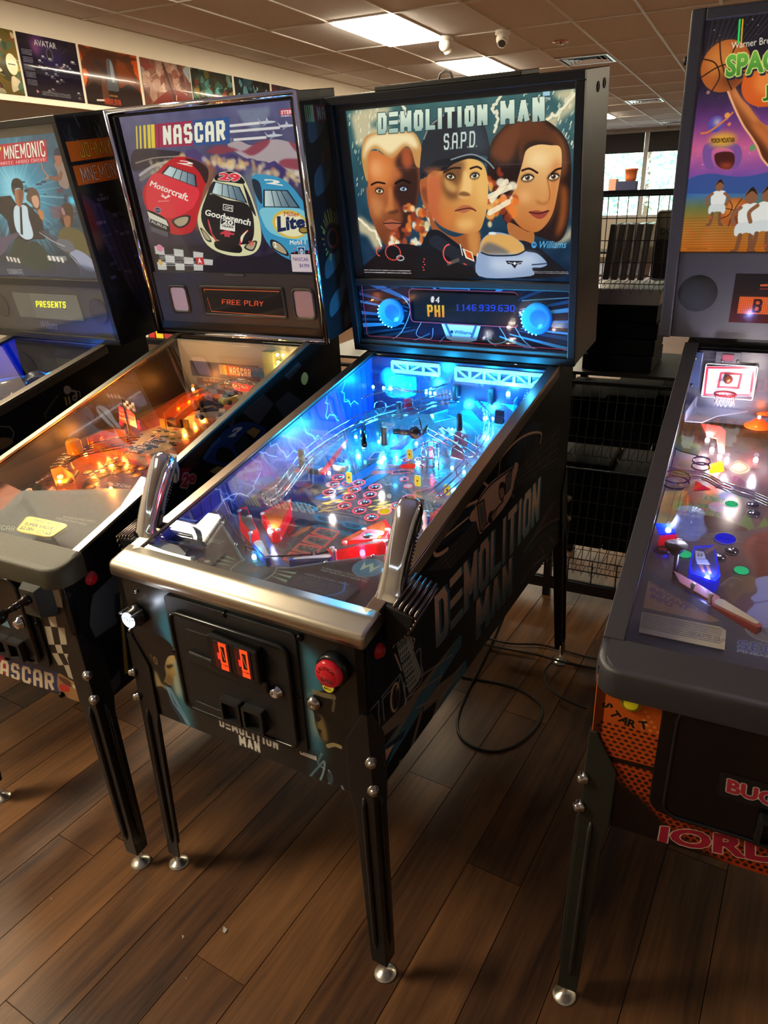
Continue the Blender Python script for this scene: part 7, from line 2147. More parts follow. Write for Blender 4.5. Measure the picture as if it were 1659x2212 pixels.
_na = Art(-.265, .05, .265, .43, 900, '6c7474')
_na.poly([(-.262, .08), (-.262, .3), (-.15, .265), (-.12, .12), (-.14, .08)], 'b8684c').noise(.04, 4, 4)
_na.rect(*(-.071,.095), *(-.019,.132), '50605c').text('NASCAR', (-.094,.103), (-.005,.114), (-.111,.121), 'c8c8b8', block=.3)
_na.text('EITHER FLIPPER HOLD', (.072,.2), (.168,.214), (.067,.208), 'b8bcb0', bold=.03).text('FOR INSTANT INFO', (.058,.189), (.158,.195), (.053,.197), 'b8bcb0', bold=.03)
MB().prism(na_ap, lambda a, b, d: Nm.gl(a, b, -.032 + d - max(0, b - .2) * .25), 0, .002).build('apron', printed('na_apron_print', _na, .5), Nm.board, uv=lambda v: _na.uv(v[0], v[1]))
_ny = Art(0, 0, .12, .07, 1000, 'f0d428')
_ny.line(rrect(.002, .002, .118, .068, .012), .0015, '3a3410', closed=True).words(.03, .05, .01, '50\u00a2=', '3a3410', bold=.02).ell(.067, .055, .01, .005, '3a3410', ring=.0015).words(.08, .05, .01, 'x1', '3a3410', bold=.02).words(.012, .029, .0125, 'SUPER VALUE', '302a0c', bold=.03, asp=.95).words(.008, .008, .014, '$2.00=', '302a0c', bold=.03, asp=.9).ell(.079, .014, .013, .006, '302a0c', ring=.002).words(.094, .008, .014, 'x5', '302a0c', bold=.03)
sq = [(.053,.079),(.168,.083),(.179,.134),(.035,.134)]
mb = MB()
pts = []
for u, v in rrect(0, 0, 1, 1, .16, 4):
 c = [np.array(q) for q in sq]
 pts.append(tuple(c[0] * (1 - u) * (1 - v) + c[1] * u * (1 - v) + c[2] * u * v + c[3] * (1 - u) * v))
mb.prism(pts, lambda a, b, d: Nm.gl(a, b, d), -.0015, .0)
M3 = np.linalg.inv(np.array([[sq[1][0] - sq[0][0], sq[3][0] - sq[0][0]], [sq[1][1] - sq[0][1], sq[3][1] - sq[0][1]]]))
mb.build('price_sticker', printed('price_sticker_print', _ny, .4), Nm.root, uv=lambda v: tuple(M3 @ np.array([v[0] - sq[0][0], v[1] - sq[0][1]])))
# flipper, ramps, brackets, domes and toys
a, b = [(-.125,.294),(-.064,.26)]
rz = math.atan2(b[1] - a[1], b[0] - a[0])
Nm.on('flipper', flipper_mesh('flipper', mat('red_flipper_rubber', (170, 30, 24), .4)), a[0], a[1], 0, rz)
inst('flipper_top', flipper_mesh('flipper_top', mat('yellow_flipper', (236, 190, 40), .3), .07, .0095, .0045, .0012), Nm.board, Nm.pf(a[0], a[1], .0205), (math.atan(Nm.pk), 0, rz))
m_amb, m_brass = tint('amber_plastic', (255, 190, 90), .5, .1, .05), mat('brass_bracket', (190, 150, 60), .3, .8)
m_bw2 = emitter('warm_bulb', (255, 190, 90), 16)
for q, h in (([(-.062,.752),(-.089,.875),(-.08,.942),(-.053,.966),(-.024,.917),(-.013,.814),(.002,.728)], .05), ([(-.155,.519),(-.148,.57),(-.115,.595),(-.078,.596),(-.031,.551),(-.073,.532),(-.102,.486)], .06), ([(-.16,.375),(-.145,.4),(-.069,.372),(-.019,.333),(-.073,.317)], .03)):
 Nm.sheet('amber_ramp', m_amb, q, h, .003)
 Nm.wall('ramp_side', m_amb, q, h, h + .025, .002)
for x, y in [(-.061,.739),(.016,.758)]:
 b = Nm.pf(x, y, .03)
 MB().box((b.x - .012, b.y - .002, b.z), (b.x + .012, b.y + .002, b.z + .03)).build('yellow_bracket', mat('yellow_bracket', (214, 176, 50), .4), Nm.board, bevel=.002)
a, b = [(-.056,.751),(.001,.765)]
MB().box(tuple(Nm.pf(*a, .03)), tuple(Nm.pf(*b, .055) + Vector((0, .005, 0)))).build('lane_gate', mat('gate_brown', (70, 50, 34), .5), Nm.board)
MB().lathe([(.022, 0), (.0225, .005), (.0215, .034), (.018, .04), (.001, .041)], Nm.pf(*(-.14,.455), .07), (0, 0, 1), 18).build('amber_dome', tint('amber_dome', (250, 170, 30), .3, .15, .25), Nm.board)
for k in range(5):
 Nm.rail3('wire_ramp', [(x, y + .012 * (k - 2), .06 + .004 * k) for x, y in [(-.164,.401),(-.132,.432),(-.123,.488),(-.073,.532),(-.015,.579)]], .0022, mat('bronze_wire', (170, 130, 80), .2, 1))
for k in range(4):
 Nm.rail3('back_wire', [(x + .02 * k, y, .07 + .006 * k) for x, y in [(-.072,.893),(-.069,.969),(-.047,1.022),(.014,1.025),(.061,.997)]], .0022)
for k in range(3):
 Nm.rail3('lane_guide', [(x, y + .02 * k, .02) for x, y in [(-.2,.347),(-.203,.397),(-.199,.42)]], .004, M_chrome, n=8)
for x, y in [(-.149,.287),(-.092,.245),(-.214,.461),(-.198,.473),(-.123,.376)]:
 Nm.on('chrome_post', POST, x, y, 0, 0, 1.5, None)
MB().tube([Nm.pf(x, y, .035) for x, y in [(-.09,.329),(-.07,.349),(-.104,.416)]], .006, 8).build('rubber_ring', mat('dark_rubber', (60, 34, 20), .5), Nm.board)
def toy_car(x, y, rz, col, top=(30, 34, 40), s=1.0):
 b = Nm.pf(x, y, .03)
 T = Matrix.Translation(b) @ Matrix.Rotation(rz, 4, 'Z') @ Matrix.Scale(s, 4)
 mb = MB()
 mb.T = T
 mb.loft([[Vector((px, sy * w, z)) for sy, z in ((-1, z0), (1, z0), (.85, z1), (-.85, z1))] for px, w, z0, z1 in ((-.05, .014, .006, .016), (-.045, .019, .004, .022), (0, .02, .004, .024), (.045, .018, .004, .02), (.052, .012, .006, .014))], smooth=False)
 o = mb.build('toy_car', mat('toy_%02x%02x%02x' % col, col, .2, coat=.6), Nm.board, bevel=.003)
 mb = MB()
 mb.T = T
 mb.loft([[Vector((px, sy * w, z)) for sy, z in ((-1, .021), (1, .021), (.75, z1), (-.75, z1))] for px, w, z1 in ((-.034, .014, .024), (-.02, .016, .035), (.008, .016, .036), (.026, .014, .024))], smooth=False)
 mb.build('cabin', mat('toy_glass', top, .1), o)
 for px in (-.03, .03):
  for sy in (-1, 1):
   w = MB()
   w.T = T
   w.cyl((px, sy * .015, .008), (px, sy * .0205, .008), .008, n=12)
   w.build('wheel', M_rubber, o)
toy_car(*(.045,.85), R(35), (200, 190, 172))
toy_car(*(-.007,.898), R(40), (30, 30, 36))
toy_car(*(-.023,.921), R(35), (40, 60, 110))
toy_car(*(.041,.978), R(75), (196, 186, 90), s=1.1)
# red trackside sign with a chequered flag
c = Nm.pf(*(-.121,.654), .1)
_sg = Art(-.05, -.03, .05, .03, 900, 'b83430')
_sg.words(0, .012, .008, 'Turn 2 Turbo', 'f0d8a0', mid=True, bold=.01).words(0, -.002, .008, 'Records, T-shirts', 'f0e0d0', mid=True, bold=.01).words(0, -.016, .008, '& other FAST stuff', 'f0e0d0', mid=True, bold=.01)
sg = MB().prism([(-.048, -.024), (.046, -.03), (.048, .012), (.03, .022), (-.035, .026)], lambda a, b, d: (c.x + a, c.y - a * .25 + d, c.z + b), 0, .002).build('trackside_sign', printed('na_sign_print', _sg, .35, glow=.12), Nm.board, uv=lambda v: _sg.uv(v[0] - c.x, v[2] - c.z))
for i in range(4):
 for j in range(3):
  MB().box((c.x + .002 + .011 * i, c.y - .004, c.z + .026 + .009 * j - .002 * i), (c.x + .013 + .011 * i, c.y - .002, c.z + .035 + .009 * j - .002 * i)).build('flag_square', M_white if (i + j) % 2 else M_coat, sg)
MB().cyl((c.x, c.y - .003, c.z - .09), (c.x + .0, c.y - .003, c.z + .055), .0022, n=6).build('flag_pole', M_coat, sg)
# back wall: garage front, tower, green dome
_bk = Art(-.26, .93, .26, 1.16, 700, '4c6068')
_bk.a[:] = _bk.lin('3a4850', '94a49c', (0, 1.0), (0, 1.15))(*_bk.grid((0, 0, _bk.w, _bk.h)))
_bk.rect(-.22, 1.035, .08, 1.09, '1c2440').rect(.02, 1.05, .12, 1.085, '2c6c88').rect(-.2, .95, .12, 1.03, '2c2420')
nas_logo(_bk, (-.09, 1.05), (.05, 1.045), (-.09, 1.085), (.05, 1.08), ('d8b850', 'c85a40', '28508c'), 'f0d8b0')
_bk.words(-.17, 1.015, .011, 'Hot Riding Car', 'a88c60').words(-.17, .998, .011, 'to Move Up in Race', 'a88c60').poly([(-.05, 1.025), (.05, 1.02), (.01, .985), (-.035, .99)], 'f03c28').words(-.045, 1.005, .012, 'Eat & Run', 'f8d8a0', bold=.02)
yb2 = Nm.yb - .02
MB().box((-Nm.h + .02, yb2, .95), (Nm.h - .02, yb2 + .008, Nm.ztr - .012)).build('back_board', printed('na_back_print', _bk, .4, glow=.16), Nm.root, uv=lambda v: _bk.uv(v[0], v[2]))
MB().box((.12, yb2 - .03, .99), (.165, yb2 - .004, 1.15)).build('light_tower', mat('pale_green_tower', (130, 150, 120), .5), Nm.board, bevel=.002)
MB().sphere((.225, yb2 - .03, 1.07), .06, 18, 12).build('green_dome', tint('pale_green_dome', (190, 220, 150), .35, .2, .12), Nm.board)
for v in (1.14, 1.115, 1.09, 1.065):
 for dx in (0, .022):
  MB().sphere((.178 + dx, yb2 - .022, v), .006, 8, 6).build('tower_bulb', m_bw2, Nm.board)
lamp('tower_light', (.19, yb2 - .06, 1.12), .5, (255, 190, 100), .01, Nm.root)
def wbulb(p, h, e, m=m_bw2, col=(255, 150, 60), s=1.2):
 o = Nm.on('bulb', BULB, p[0], p[1], h, 0, s)
 o.material_slots[0].link = 'OBJECT'
 o.material_slots[0].material = m
 if e:
  lamp('bulb_light', Nm.pf(p[0], p[1], h + .025), e, col, .006, Nm.root)
for p, e in zip([(-.099,.857),(-.1,.914),(-.11,.972),(-.11,1.02),(-.165,1.018)], (1.2, 1.2, .6, 0, .6)):
 wbulb(p, .035, e)
for p, e in zip([(-.2,.61),(-.205,.575),(-.107,.353),(-.152,.627),(-.17,.512),(.076,.365)], (.8, .6, .6, .8, .6, .5)):
 wbulb(p, .03, e)
wbulb((-.451,1.021), .02, 0)
for p in [(-.19,.69),(-.112,.684)]:
 wbulb(p, .05, .05, emitter('red_small_bulb', (255, 30, 40), 6), (255, 30, 40))
for sx, y in ((-1, .97), (-1, .72)):
 MB().box((sx * (Nm.h - .02), .1, Nm.p0), (sx * (Nm.h - .0205), Nm.yb, Nm.p0 + .1)).build('inner_board', mat('dark_brown_board', (40, 32, 26), .5), Nm.cab)
 break

# ================================================================ far-left machine
def jm_backglass():
 A = Art(-.35, .225, .35, .70, 850, '15303c')
 A.a[:] = A.lin('16222c', '2c5464', (0, .25), (0, .6))(*A.grid((0, 0, A.w, A.h)))
 A.noise(.08, 10, 4)
 cx, cy = (.024,.515)
 A.ell(cx, cy, .2, .16, '3ca0bc', .8, soft=.06).ell(cx, cy, .08, .08, 'a8e8f0', .7, soft=.03)
 r = random.Random(5)
 for k in range(60):
  a = r.uniform(0, 6.28)
  A.line([(cx + .05 * math.cos(a), cy + .05 * math.sin(a)), (cx + r.uniform(.15, .3) * math.cos(a), cy + r.uniform(.15, .3) * math.sin(a))], r.uniform(.001, .003), 'a0d8e0', r.uniform(.2, .6))
 for k in range(60):
  x, y = r.uniform(.06, .34), r.uniform(.36, .55)
  A.rect(x, y, x + r.uniform(.01, .05), y + r.uniform(.004, .014), r.choice(['0e2c3a', '1c4a5c', '2c6c80', '203040', '5c3040']), .8)
 A.ell(*(.3,.486), .02, .012, '50d0f0', .9, soft=.006)
 # man reaching in at the upper right, coiled cable
 A.curve([(.264,.599),(.303,.608),(.312,.566),(.297,.524),(.259,.536),(.269,.573)], '8c7468').curve([(.279,.624),(.309,.628),(.302,.603),(.278,.591),(.274,.604)], '9a6048').curve([(.277,.627),(.295,.644),(.319,.64),(.315,.623),(.294,.624)], '182438').line([(.202,.605),(.202,.581),(.216,.564),(.199,.557)], .006, 'b07050', 1, True).line([(.226,.558),(.269,.557),(.285,.572)], .014, '7c5040', 1, True)
 # man in a dark suit, white shirt, black tie
 A.poly([(-.113,.508),(-.012,.511),(.005,.482),(.06,.486),(.117,.434),(.099,.364),(.033,.364),(-.013,.352),(-.089,.376),(-.078,.43),(-.104,.455),(-.148,.449)], '14161c')
 A.curve([(-.007,.476),(.054,.475),(.047,.435),(.039,.376),(-.007,.363),(-.042,.388),(-.039,.43)], 'c0d4d8').poly([(.017,.473),(.028,.473),(-.016,.379),(-.028,.382)], '14181c').curve([(.017,.527),(.065,.528),(.05,.498),(.022,.473),(.005,.482),(.008,.505)], 'a06848').curve([(.04,.526),(.065,.525),(.045,.492),(.021,.476)], '6c4030', .8, .003)
 A.curve([(.006,.533),(.024,.558),(.052,.565),(.074,.553),(.065,.525),(.049,.534),(.022,.53),(.009,.51)], '1c1814')
 # fair-haired woman behind his shoulder
 A.curve([(.067,.497),(.095,.525),(.13,.529),(.141,.507),(.125,.468),(.101,.457),(.085,.48)], '5c4434').curve([(.097,.502),(.128,.507),(.129,.485),(.112,.468),(.096,.474)], 'c89878').curve([(.109,.462),(.133,.456),(.125,.428),(.108,.434)], 'b87444')
 # bearded man with goggles in an olive coat
 A.curve([(.219,.455),(.247,.476),(.283,.478),(.289,.453),(.259,.409),(.221,.404),(.21,.427)], '3a2420').curve([(.233,.438),(.264,.438),(.252,.409),(.229,.401),(.225,.415)], '8c5c40').curve([(.165,.364),(.2,.398),(.248,.404),(.301,.386),(.307,.34),(.3,.305),(.228,.305),(.175,.328)], '5c5430').ell(*(.237,.454), .008, .012, 'b8b8b0').rect(*(.172,.433), *(.245,.471), '7c4850', .6)
 # steel gauntlet arms crossing at the bottom
 A.curve([(-.071,.364),(-.013,.352),(.029,.358),(.068,.34),(.091,.291),(.062,.254),(-.162,.25)], '23342c')
 for pts, c in (([(.088,.396),(.121,.387),(.162,.358),(.217,.34),(.248,.329),(.288,.299),(.326,.265),(.31,.239),(.243,.239),(.213,.293),(.209,.322),(.144,.34),(.105,.376)], '3c4048'), ([(.206,.317),(.248,.329),(.306,.3),(.31,.258),(.254,.263),(.225,.299)], '8c94a8'), ([(-.189,.364),(-.109,.376),(-.042,.388),(-.044,.376),(-.103,.352),(-.166,.314),(-.223,.307)], '50485c'), ([(.165,.364),(.226,.358),(.239,.329),(.191,.322),(.153,.34)], '5c6068')):
  A.curve(pts, c)
 A.line([(.079,.387),(.134,.358),(.19,.34)], .004, 'b0b8c0', .8, True).line([(.203,.31),(.238,.269),(.229,.239)], .004, 'b0b8c0', .8, True)
 for k in range(4):
  A.rect(*(.076,.291), *(.179,.307), 'd8d0c0', .15)
  x, y = np.array((.083,.29)) + (.022 * k, -.002 * k)
  A.poly([(x, y), (x + .012, y), (x + .01, y + .018), (x - .002, y + .018)], 'e0d8c8')
  x, y = np.array((-.157,.285)) + (.02 * k, -.002 * k)
  A.poly([(x, y), (x + .012, y), (x + .01, y + .018), (x - .002, y + .018)], 'd8d0c0')
 A.curve([(-.246,.268),(-.143,.282),(.033,.253),(.189,.28),(.323,.259),(.32,.232),(-.276,.218)], '20304c', .7, .006)
 A.greek(*(-.18,.237), *(-.09,.258), 4, 'd0d0d0')
 # title banner
 b = [(-.234,.669),(.26,.672),(.236,.608),(-.271,.599)]
 A.poly(b, 'b82434')
 A.text('JOHNNY', (-.235,.62), (.006,.624), (-.21,.662), 'f0e040', block=.24, tr=(.027,.664), outline='501018', ow=.0015)
 A.text('MNEMONIC', (.02,.625), (.235,.623), (.038,.664), 'f4e8d0', block=.24, tr=(.247,.67), outline='501018', ow=.0015)
 A.text('THE ULTIMATE HARD DRIVE', (-.133,.606), (.23,.61), (-.126,.617), 'f0c8c0', block=.2, tr=(.234,.62))
 return A
def jm_bbside():
 A = Art(0, 0, .22, .737, 600, '15181e')
 A.noise(.03, 8, 3)
 r = random.Random(2)
 for k in range(30):
  x, y = r.uniform(.0, .22), r.uniform(.66, .73)
  A.line([(x, y), (x + r.uniform(-.02, .02), y - r.uniform(.01, .05))], r.uniform(.002, .008), r.choice(['4a5058', '2c3440', '70747c']), .7)
 A.poly([(.0, .5), (.02, .5), (.22, .35), (.22, .0), (.16, .0), (.06, .3)], '2a3058')
 for k in range(26):
  x, y = r.uniform(.03, .2), r.uniform(.22, .5)
  A.rect(x, y, x + r.uniform(.01, .05), y + r.uniform(.004, .012), r.choice(['3c4474', '505c8c', '1e2444', '7078a0']), .6)
 for k in range(6):
  A.line([(.05 + .026 * k, .5), (.09 + .024 * k, .2), (.15 + .012 * k, .02)], .0025, '0c0e18')
 A.ell(.01, .42, .03, .08, '6a2420', .8, soft=.012).ell(.02, .36, .03, .03, '5c5040', .7, soft=.01)
 A.poly([(0, .602), (.22, .598), (.22, .655), (0, .66)], 'd0701c').poly([(0, .532), (.22, .528), (.22, .588), (0, .59)], 'd0701c')
 A.text('JOHNNY', (.05, .609), (.185, .607), (.05, .652), 'e8d048', block=.2, outline='5c2c08', ow=.0015)
 A.text('MNEMONIC', (.03, .538), (.212, .536), (.03, .583), 'e0d0b8', block=.2, outline='5c2c08', ow=.0015)
 return A
def jm_side():
 A = Art(0, .53, 1.3, 1.17, 420, '101014')
 # a pale jointed figure and a rounded plate outline
 A.curve([(.889,1.054),(.901,1.06),(.916,1.05),(.913,1.033),(.896,1.029),(.887,1.04)], 'b0a898').line([(.86,1.035),(.831,1.017),(.792,.987),(.794,.971)], .005, '6c6860', .9).line([(.916,1.038),(.932,1.031),(.935,1.015)], .008, 'b0a898').line([(.932,1.031),(.95,1.025),(.947,1.006)], .004, 'b0a898').ell(*(.924,1.009), .011, .012, 'b0a898').ell(*(.924,1.009), .004, .004, '101014')
 for k in range(2):
  x, y = np.array((.886,1.019)) + (.014 * k, 0)
  A.line([(x, y), (x, y - .025)], .008, 'c0a868')
 A.line([(.625,.995),(.657,.983),(.666,.961),(.654,.942)], .003, 'c8c4bc', .9).curve([(.602,.959),(.642,.951),(.654,.93),(.615,.92),(.593,.927)], '8c7050')
 return A
J = Machine('jm', 'pinball machine with orange title panels on its backbox side, cut off by the left edge')
J.side_left = M_black
_jf, _js = Art(-.28, .53, .28, .92, 200, '14120f'), jm_side()
J.shell(printed('jm_front_print', _jf, .4), printed('jm_side_print', _js, .45, spec=.2), _jf.uv, _js.uv, mat('blue_side_board', (24, 60, 190), .5), lambda a, b: (a, b))
J.legs(dx=.015, fy=-.016)
J.rails(mat('dull_side_rail', (120, 112, 104), .4, 1), y0=.085, win=.03, skirt=.03)
J.glass(.09)
moulded_bar(J, M_black, .1, .04, .006, .02)
J.fplate('coin_door', M_coat, rrect(-.16, .61, .16, .88, .02), 0, .008, J.root)
_jb, _jg = jm_bbside(), jm_backglass()
J.backbox(printed('jm_backbox_side_print', _jb, .35, spec=.25, glow=.0), _jb.uv)
J.bframe('door_frame', M_black, -J.H, 0, J.H, J.vt, .022, -.01, .008)
J.slab('upper_fascia', mat('bronze_fascia', (60, 54, 46), .4), -.344, .688, .344, .72, .006, .02)
J.slab('backglass', printed('jm_backglass_print', _jg, .07, glow=1.1, base=False, spec=.2), -.35, .225, .35, .70, .02, .024, _jg.uv)
J.slab('cross_bar', M_coat, -.345, .2, .345, .23, .0, .02, bevel=.003)
J.slab('speaker_panel', mat('speaker_panel_grey', (48, 48, 50), .5, bump=.3, bscale=400), -.345, .022, .345, .2, .01, .02)
J.slab('bottom_rail', M_coat, -.345, .0, .345, .024, -.006, .02, bevel=.003)
_jd = Art(-.185, .074, .19, .176, 900, '4a4c42')
_jd.rect(-.185, .074, -.08, .176, '40423a').text('PRESENTS', (-.062,.12), (.108,.123), (-.054,.144), 'f4f020', block=.34, tr=(.119,.148))
J.slab('dot_matrix_display', printed('jm_display_print', _jd, .1, glow=.75, base=True), -.18, .078, .187, .172, .006, .01, _jd.uv)
for cx in (-.28, .279):
 J.bdisc('speaker_grille', mat('speaker_dark', (26, 26, 28), .6, bump=.6, bscale=700), cx, .118, .045, [(.046, -.008), (.046, -.005), (.042, -.006), (.002, -.0062)])
_jw = MB()
T = font_tris('Williams', .01)
lo, hi = T.reshape(-1, 2).min(0), T.reshape(-1, 2).max(0)
for t in T:
 q = (t - lo) / (hi - lo)
 pts = [(-.085 + a * .1 + b * .012, .036 + b * .032) for a, b in q]
 _jw.add([J.bb(a, .0085, b) for a, b in pts], [(0, 1, 2)])
_jw.build('lettering', mat('embossed_grey', (112, 112, 114), .35), J.box)
J.slab('front_glass', M_bglass, -.346, .024, .346, J.vt - .022, -.003, 0)
# playfield: blue-lit steel hand
_jp = Art(-.26, .06, .26, 1.11, 160, '24304c')
_jp.noise(.2, 10, 2)
J.playboard(printed('jm_playfield_print', _jp, .3), _jp.uv)
lamp('blue_lamp', J.pf(.1, .98, .11), 9, (30, 140, 255), .02, J.root)
lamp('blue_lamp', J.pf(.0, .6, .1), 5, (40, 150, 255), .02, J.root)
m_glove = mat('dark_glove', (34, 40, 48), .3, coat=.4)
hb = MB()
pj = lambda u, v, h: J.pf(u, v, h)
hb.tube([pj(-.04, .78, .09), pj(.02, .84, .1), pj(.06, .89, .1)], [.03, .026, .03], 10)
glove = hb.build('steel_hand', m_glove, J.board)
for k, (a, b) in enumerate(((.075, .99), (.1, .975), (.125, .955), (.14, .93))):
 s = Vector((.06 + .012 * k, .895 - .008 * k, .105))
 e = Vector((a, b, .085))
 mid = (s + e) / 2 + Vector((.01, 0, .03))
 MB().tube([pj(*s), pj(*((s + mid) / 2 + Vector((0, 0, .008)))), pj(*mid), pj(*((mid + e) / 2 + Vector((.004, 0, .004)))), pj(*e)], [.014, .013, .0125, .011, .008], 10).build('finger', m_glove, glove)
MB().tube([pj(.04, .87, .1), pj(.05, .84, .07), pj(.09, .86, .05)], [.014, .012, .008], 10).build('thumb', m_glove, glove)
MB().sphere(pj(.11, .98, .06), .06, 20, 12).build('clear_globe', tint('aqua_plastic', (70, 210, 240), .5), J.board)
J.sheet('blue_ramp', tint('blue_plastic', (40, 120, 255), .4), [(-.2, .75), (-.08, .8), (.0, 1.0), (-.1, 1.05), (-.22, .95)], .07)
MB().box(tuple(pj(-.1, .83, .07)), tuple(pj(-.03, .86, .12))).build('crane_box', mat('crane_box_grey', (60, 66, 74), .3, .4), J.board, bevel=.003)
for k in range(6):
 J.rail3('wire_ramp', [(-.22, .7 + .02 * k, .05 + .004 * k), (-.05, .76 + .02 * k, .05), (.1, .8 + .02 * k, .045), (.22, .78 + .03 * k, .04)])

# ================================================================ right-hand basketball machine
def sj_backglass():
 A = Art(-.325, .226, .345, .735, 900, '14101c')
 X, Y = A.grid((0, 0, A.w, A.h))
 stops = [(.226, 'c06820'), (.30, 'a8742c'), (.335, '6c7440'), (.37, '3c6cac'), (.41, '7c4c9c'), (.47, 'd0608c'), (.53, '6c3a78'), (.6, '241c30'), (.735, '14121a')]
 ys = [q[0] for q in stops]
 C = np.array([A.c(q[1]) for q in stops])
 for k in range(3):
  A.a[..., k] = np.interp(Y, ys, C[:, k])
 A.noise(.03, 12, 3)
 r = random.Random(7)
 for k in range(240):
  x, y = r.uniform(-.32, .34), r.uniform(.43, .73)
  A.ell(x, y, *(2 * [r.uniform(.0005, .0017)]), r.choice(['ffffff', 'f0d8e8', 'd0d8ff']), r.uniform(.5, 1))
 for k in range(12):
  A.line([(-.31 + .012 * k, .735), (-.32 + .004 * k, .62)], .0016, '5a5244', .5)
 # hills, court boards, planet with a ring, pink arch-shaped gateway (plain)
 A.curve([(-.33, .40), (-.28, .415), (-.2, .405), (-.1, .42), (0, .41), (.15, .43), (.35, .41), (.35, .37), (-.33, .37)], '34508c', .9)
 for k in range(14):
  A.line([(-.33, .31 - .0065 * k), (.35, .318 - .007 * k)], .0012, '7c4414', .8)
 A.curve([(-.297,.478),(-.283,.485),(-.264,.482),(-.238,.482),(-.218,.474),(-.209,.451),(-.215,.426),(-.23,.426),(-.226,.449),(-.235,.467),(-.262,.472),(-.277,.466),(-.276,.447),(-.267,.424),(-.287,.429),(-.298,.456)], '7c5094').curve([(-.27,.458),(-.25,.463),(-.229,.458),(-.224,.437),(-.233,.424),(-.253,.427),(-.266,.439)], '4a1c18').curve([(-.257,.435),(-.235,.438),(-.228,.428),(-.244,.424)], 'b04428', .8, .004)
 A.ell(*(-.257,.489), .03, .016, 'f0b828', .8, soft=.006).text('MORON MOUNTAIN', (-.282,.483), (-.23,.482), (-.283,.494), '241408', bold=.02)
 x, y = (-.277,.524)
 A.ell(x, y, .017, .018, '5c4ca0').ell(x + .003, y + .004, .007, .007, 'f0d8c0', .8, soft=.004).line([(x - .03, y - .018), (x - .012, y - .015), (x + .02, y + .008), (x + .034, y + .022)], .004, 'e07840', 1, True)
 for p, rr, c in (((-.254,.541), .006, 'e89850'), ((-.247,.522), .004, 'e07858'), ((-.189,.468), .007, '6c9460'), ((-.302,.592), .004, '9c6c64'), ((-.212,.583), .004, 'c87884')):
  A.ell(*p, rr, rr, c)
 # raised arm holding a ball
 arm = [(-.292,.611),(-.276,.604),(-.261,.597),(-.249,.576),(-.233,.548),(-.213,.517),(-.194,.494),(-.177,.471),(-.16,.442),(-.133,.425),(-.148,.513),(-.166,.514),(-.19,.533),(-.208,.555),(-.229,.575),(-.247,.603),(-.246,.618),(-.253,.615),(-.264,.609)]
 A.curve([tuple(np.array(p) + (-.004, -.002)) for p in arm], 'f4b080', 1).curve(arm, A.lin('5c2c14', 'c87038', (-.234,.527), (-.208,.555)))
 A.curve([(-.244,.594),(-.229,.574),(-.208,.552),(-.186,.527),(-.197,.525),(-.227,.559),(-.246,.587)], 'e08a48', .8, .004).curve([(-.2,.522),(-.179,.512),(-.152,.484),(-.137,.446),(-.166,.478),(-.188,.502)], 'd8763a', .8, .005)
 def ball(x, y, rr, rot=0):
  A.ell(x, y, rr, rr, 'b05a24').ell(x - rr * .2, y + rr * .25, rr * .6, rr * .6, 'd8863c', .7, soft=rr * .2).ell(x + rr * .3, y - rr * .45, rr * .5, rr * .4, '5c2810', .7, soft=rr * .2)
  for pts in (((-1, 0), (-.3, .1), (.4, .0), (1, -.1)), ((0, 1), (-.1, .3), (-.05, -.4), (.05, -1)), ((-.75, .65), (-.35, .3), (-.3, -.3), (-.7, -.7)), ((.7, .7), (.35, .3), (.4, -.3), (.75, -.65))):
   c, n = math.cos(R(rot)), math.sin(R(rot))
   A.line([(x + rr * (a * c - b * n), y + rr * (a * n + b * c)) for a, b in pts], rr * .05, '2a1408', 1, True)
 ball(*(-.272,.642), .052, 20)
 ball(*(-.207,.323), .034, -20)
 A.ell(*(-.177,.601), .055, .048, 'd85c1c').ell(*(-.176,.607), .03, .03, 'f08c3c', .8, soft=.008)
 # plain player figures in white kit stand in for the cartoon cast
 for (x, y), s in (((-.175,.308), 1.0), ((-.138,.312), 1.0), ((-.25,.35), .7)):
  A.curve([(x - .02 * s, y + .03 * s), (x + .022 * s, y + .032 * s), (x + .02 * s, y - .015 * s), (x - .018 * s, y - .015 * s)], 'e4e4dc').curve([(x - .022 * s, y - .012 * s), (x + .024 * s, y - .012 * s), (x + .026 * s, y - .042 * s), (x + .002, y - .034 * s), (x - .024 * s, y - .042 * s)], 'd4d8d4')
  A.ell(x, y + .052 * s, .014 * s, .018 * s, '8c5a3c').curve([(x - .014 * s, y + .052 * s), (x, y + .073 * s), (x + .014 * s, y + .054 * s), (x, y + .064 * s)], '241812')
  for d in (-1, 1):
   A.line([(x + d * .02 * s, y + .026 * s), (x + d * .036 * s, y + .01 * s), (x + d * .03 * s, y - .012 * s)], .009 * s, '8c5a3c', 1, True).line([(x + d * .012 * s, y - .04 * s), (x + d * .016 * s, y - .075 * s), (x + d * .024 * s, y - .08 * s)], .01 * s, '7c4c30', 1, True)
 A.text('Warner Bros.', (-.264,.675), (-.175,.678), (-.265,.688), 'ece4cc', bold=.008, tr=(-.177,.692))
 g = A.lin('2c6c24', '6cb040', (0, .6), (0, .66))
 A.text('SPACE', (-.269,.619), (-.135,.626), (-.272,.664), g, bold=.045, tr=(-.143,.669), outline='f0e880', ow=.0022, shadow='1c2434', sd=(.003, -.004))
 A.text('JAM', (-.183,.565), (-.08,.568), (-.188,.597), g, bold=.045, outline='f0e880', ow=.0022)
 A.line([(-.254,.729),(-.251,.686)], .004, '20e060').line([(-.248,.729),(-.245,.686)], .003, 'f0b020')
 for x, y in [(-.262,.308),(-.266,.277),(-.263,.243),(-.302,.269),(-.313,.278),(-.126,.239)]:
  A.line([(x, y), (x + .002, y + .006)], .002, 'ff4030')
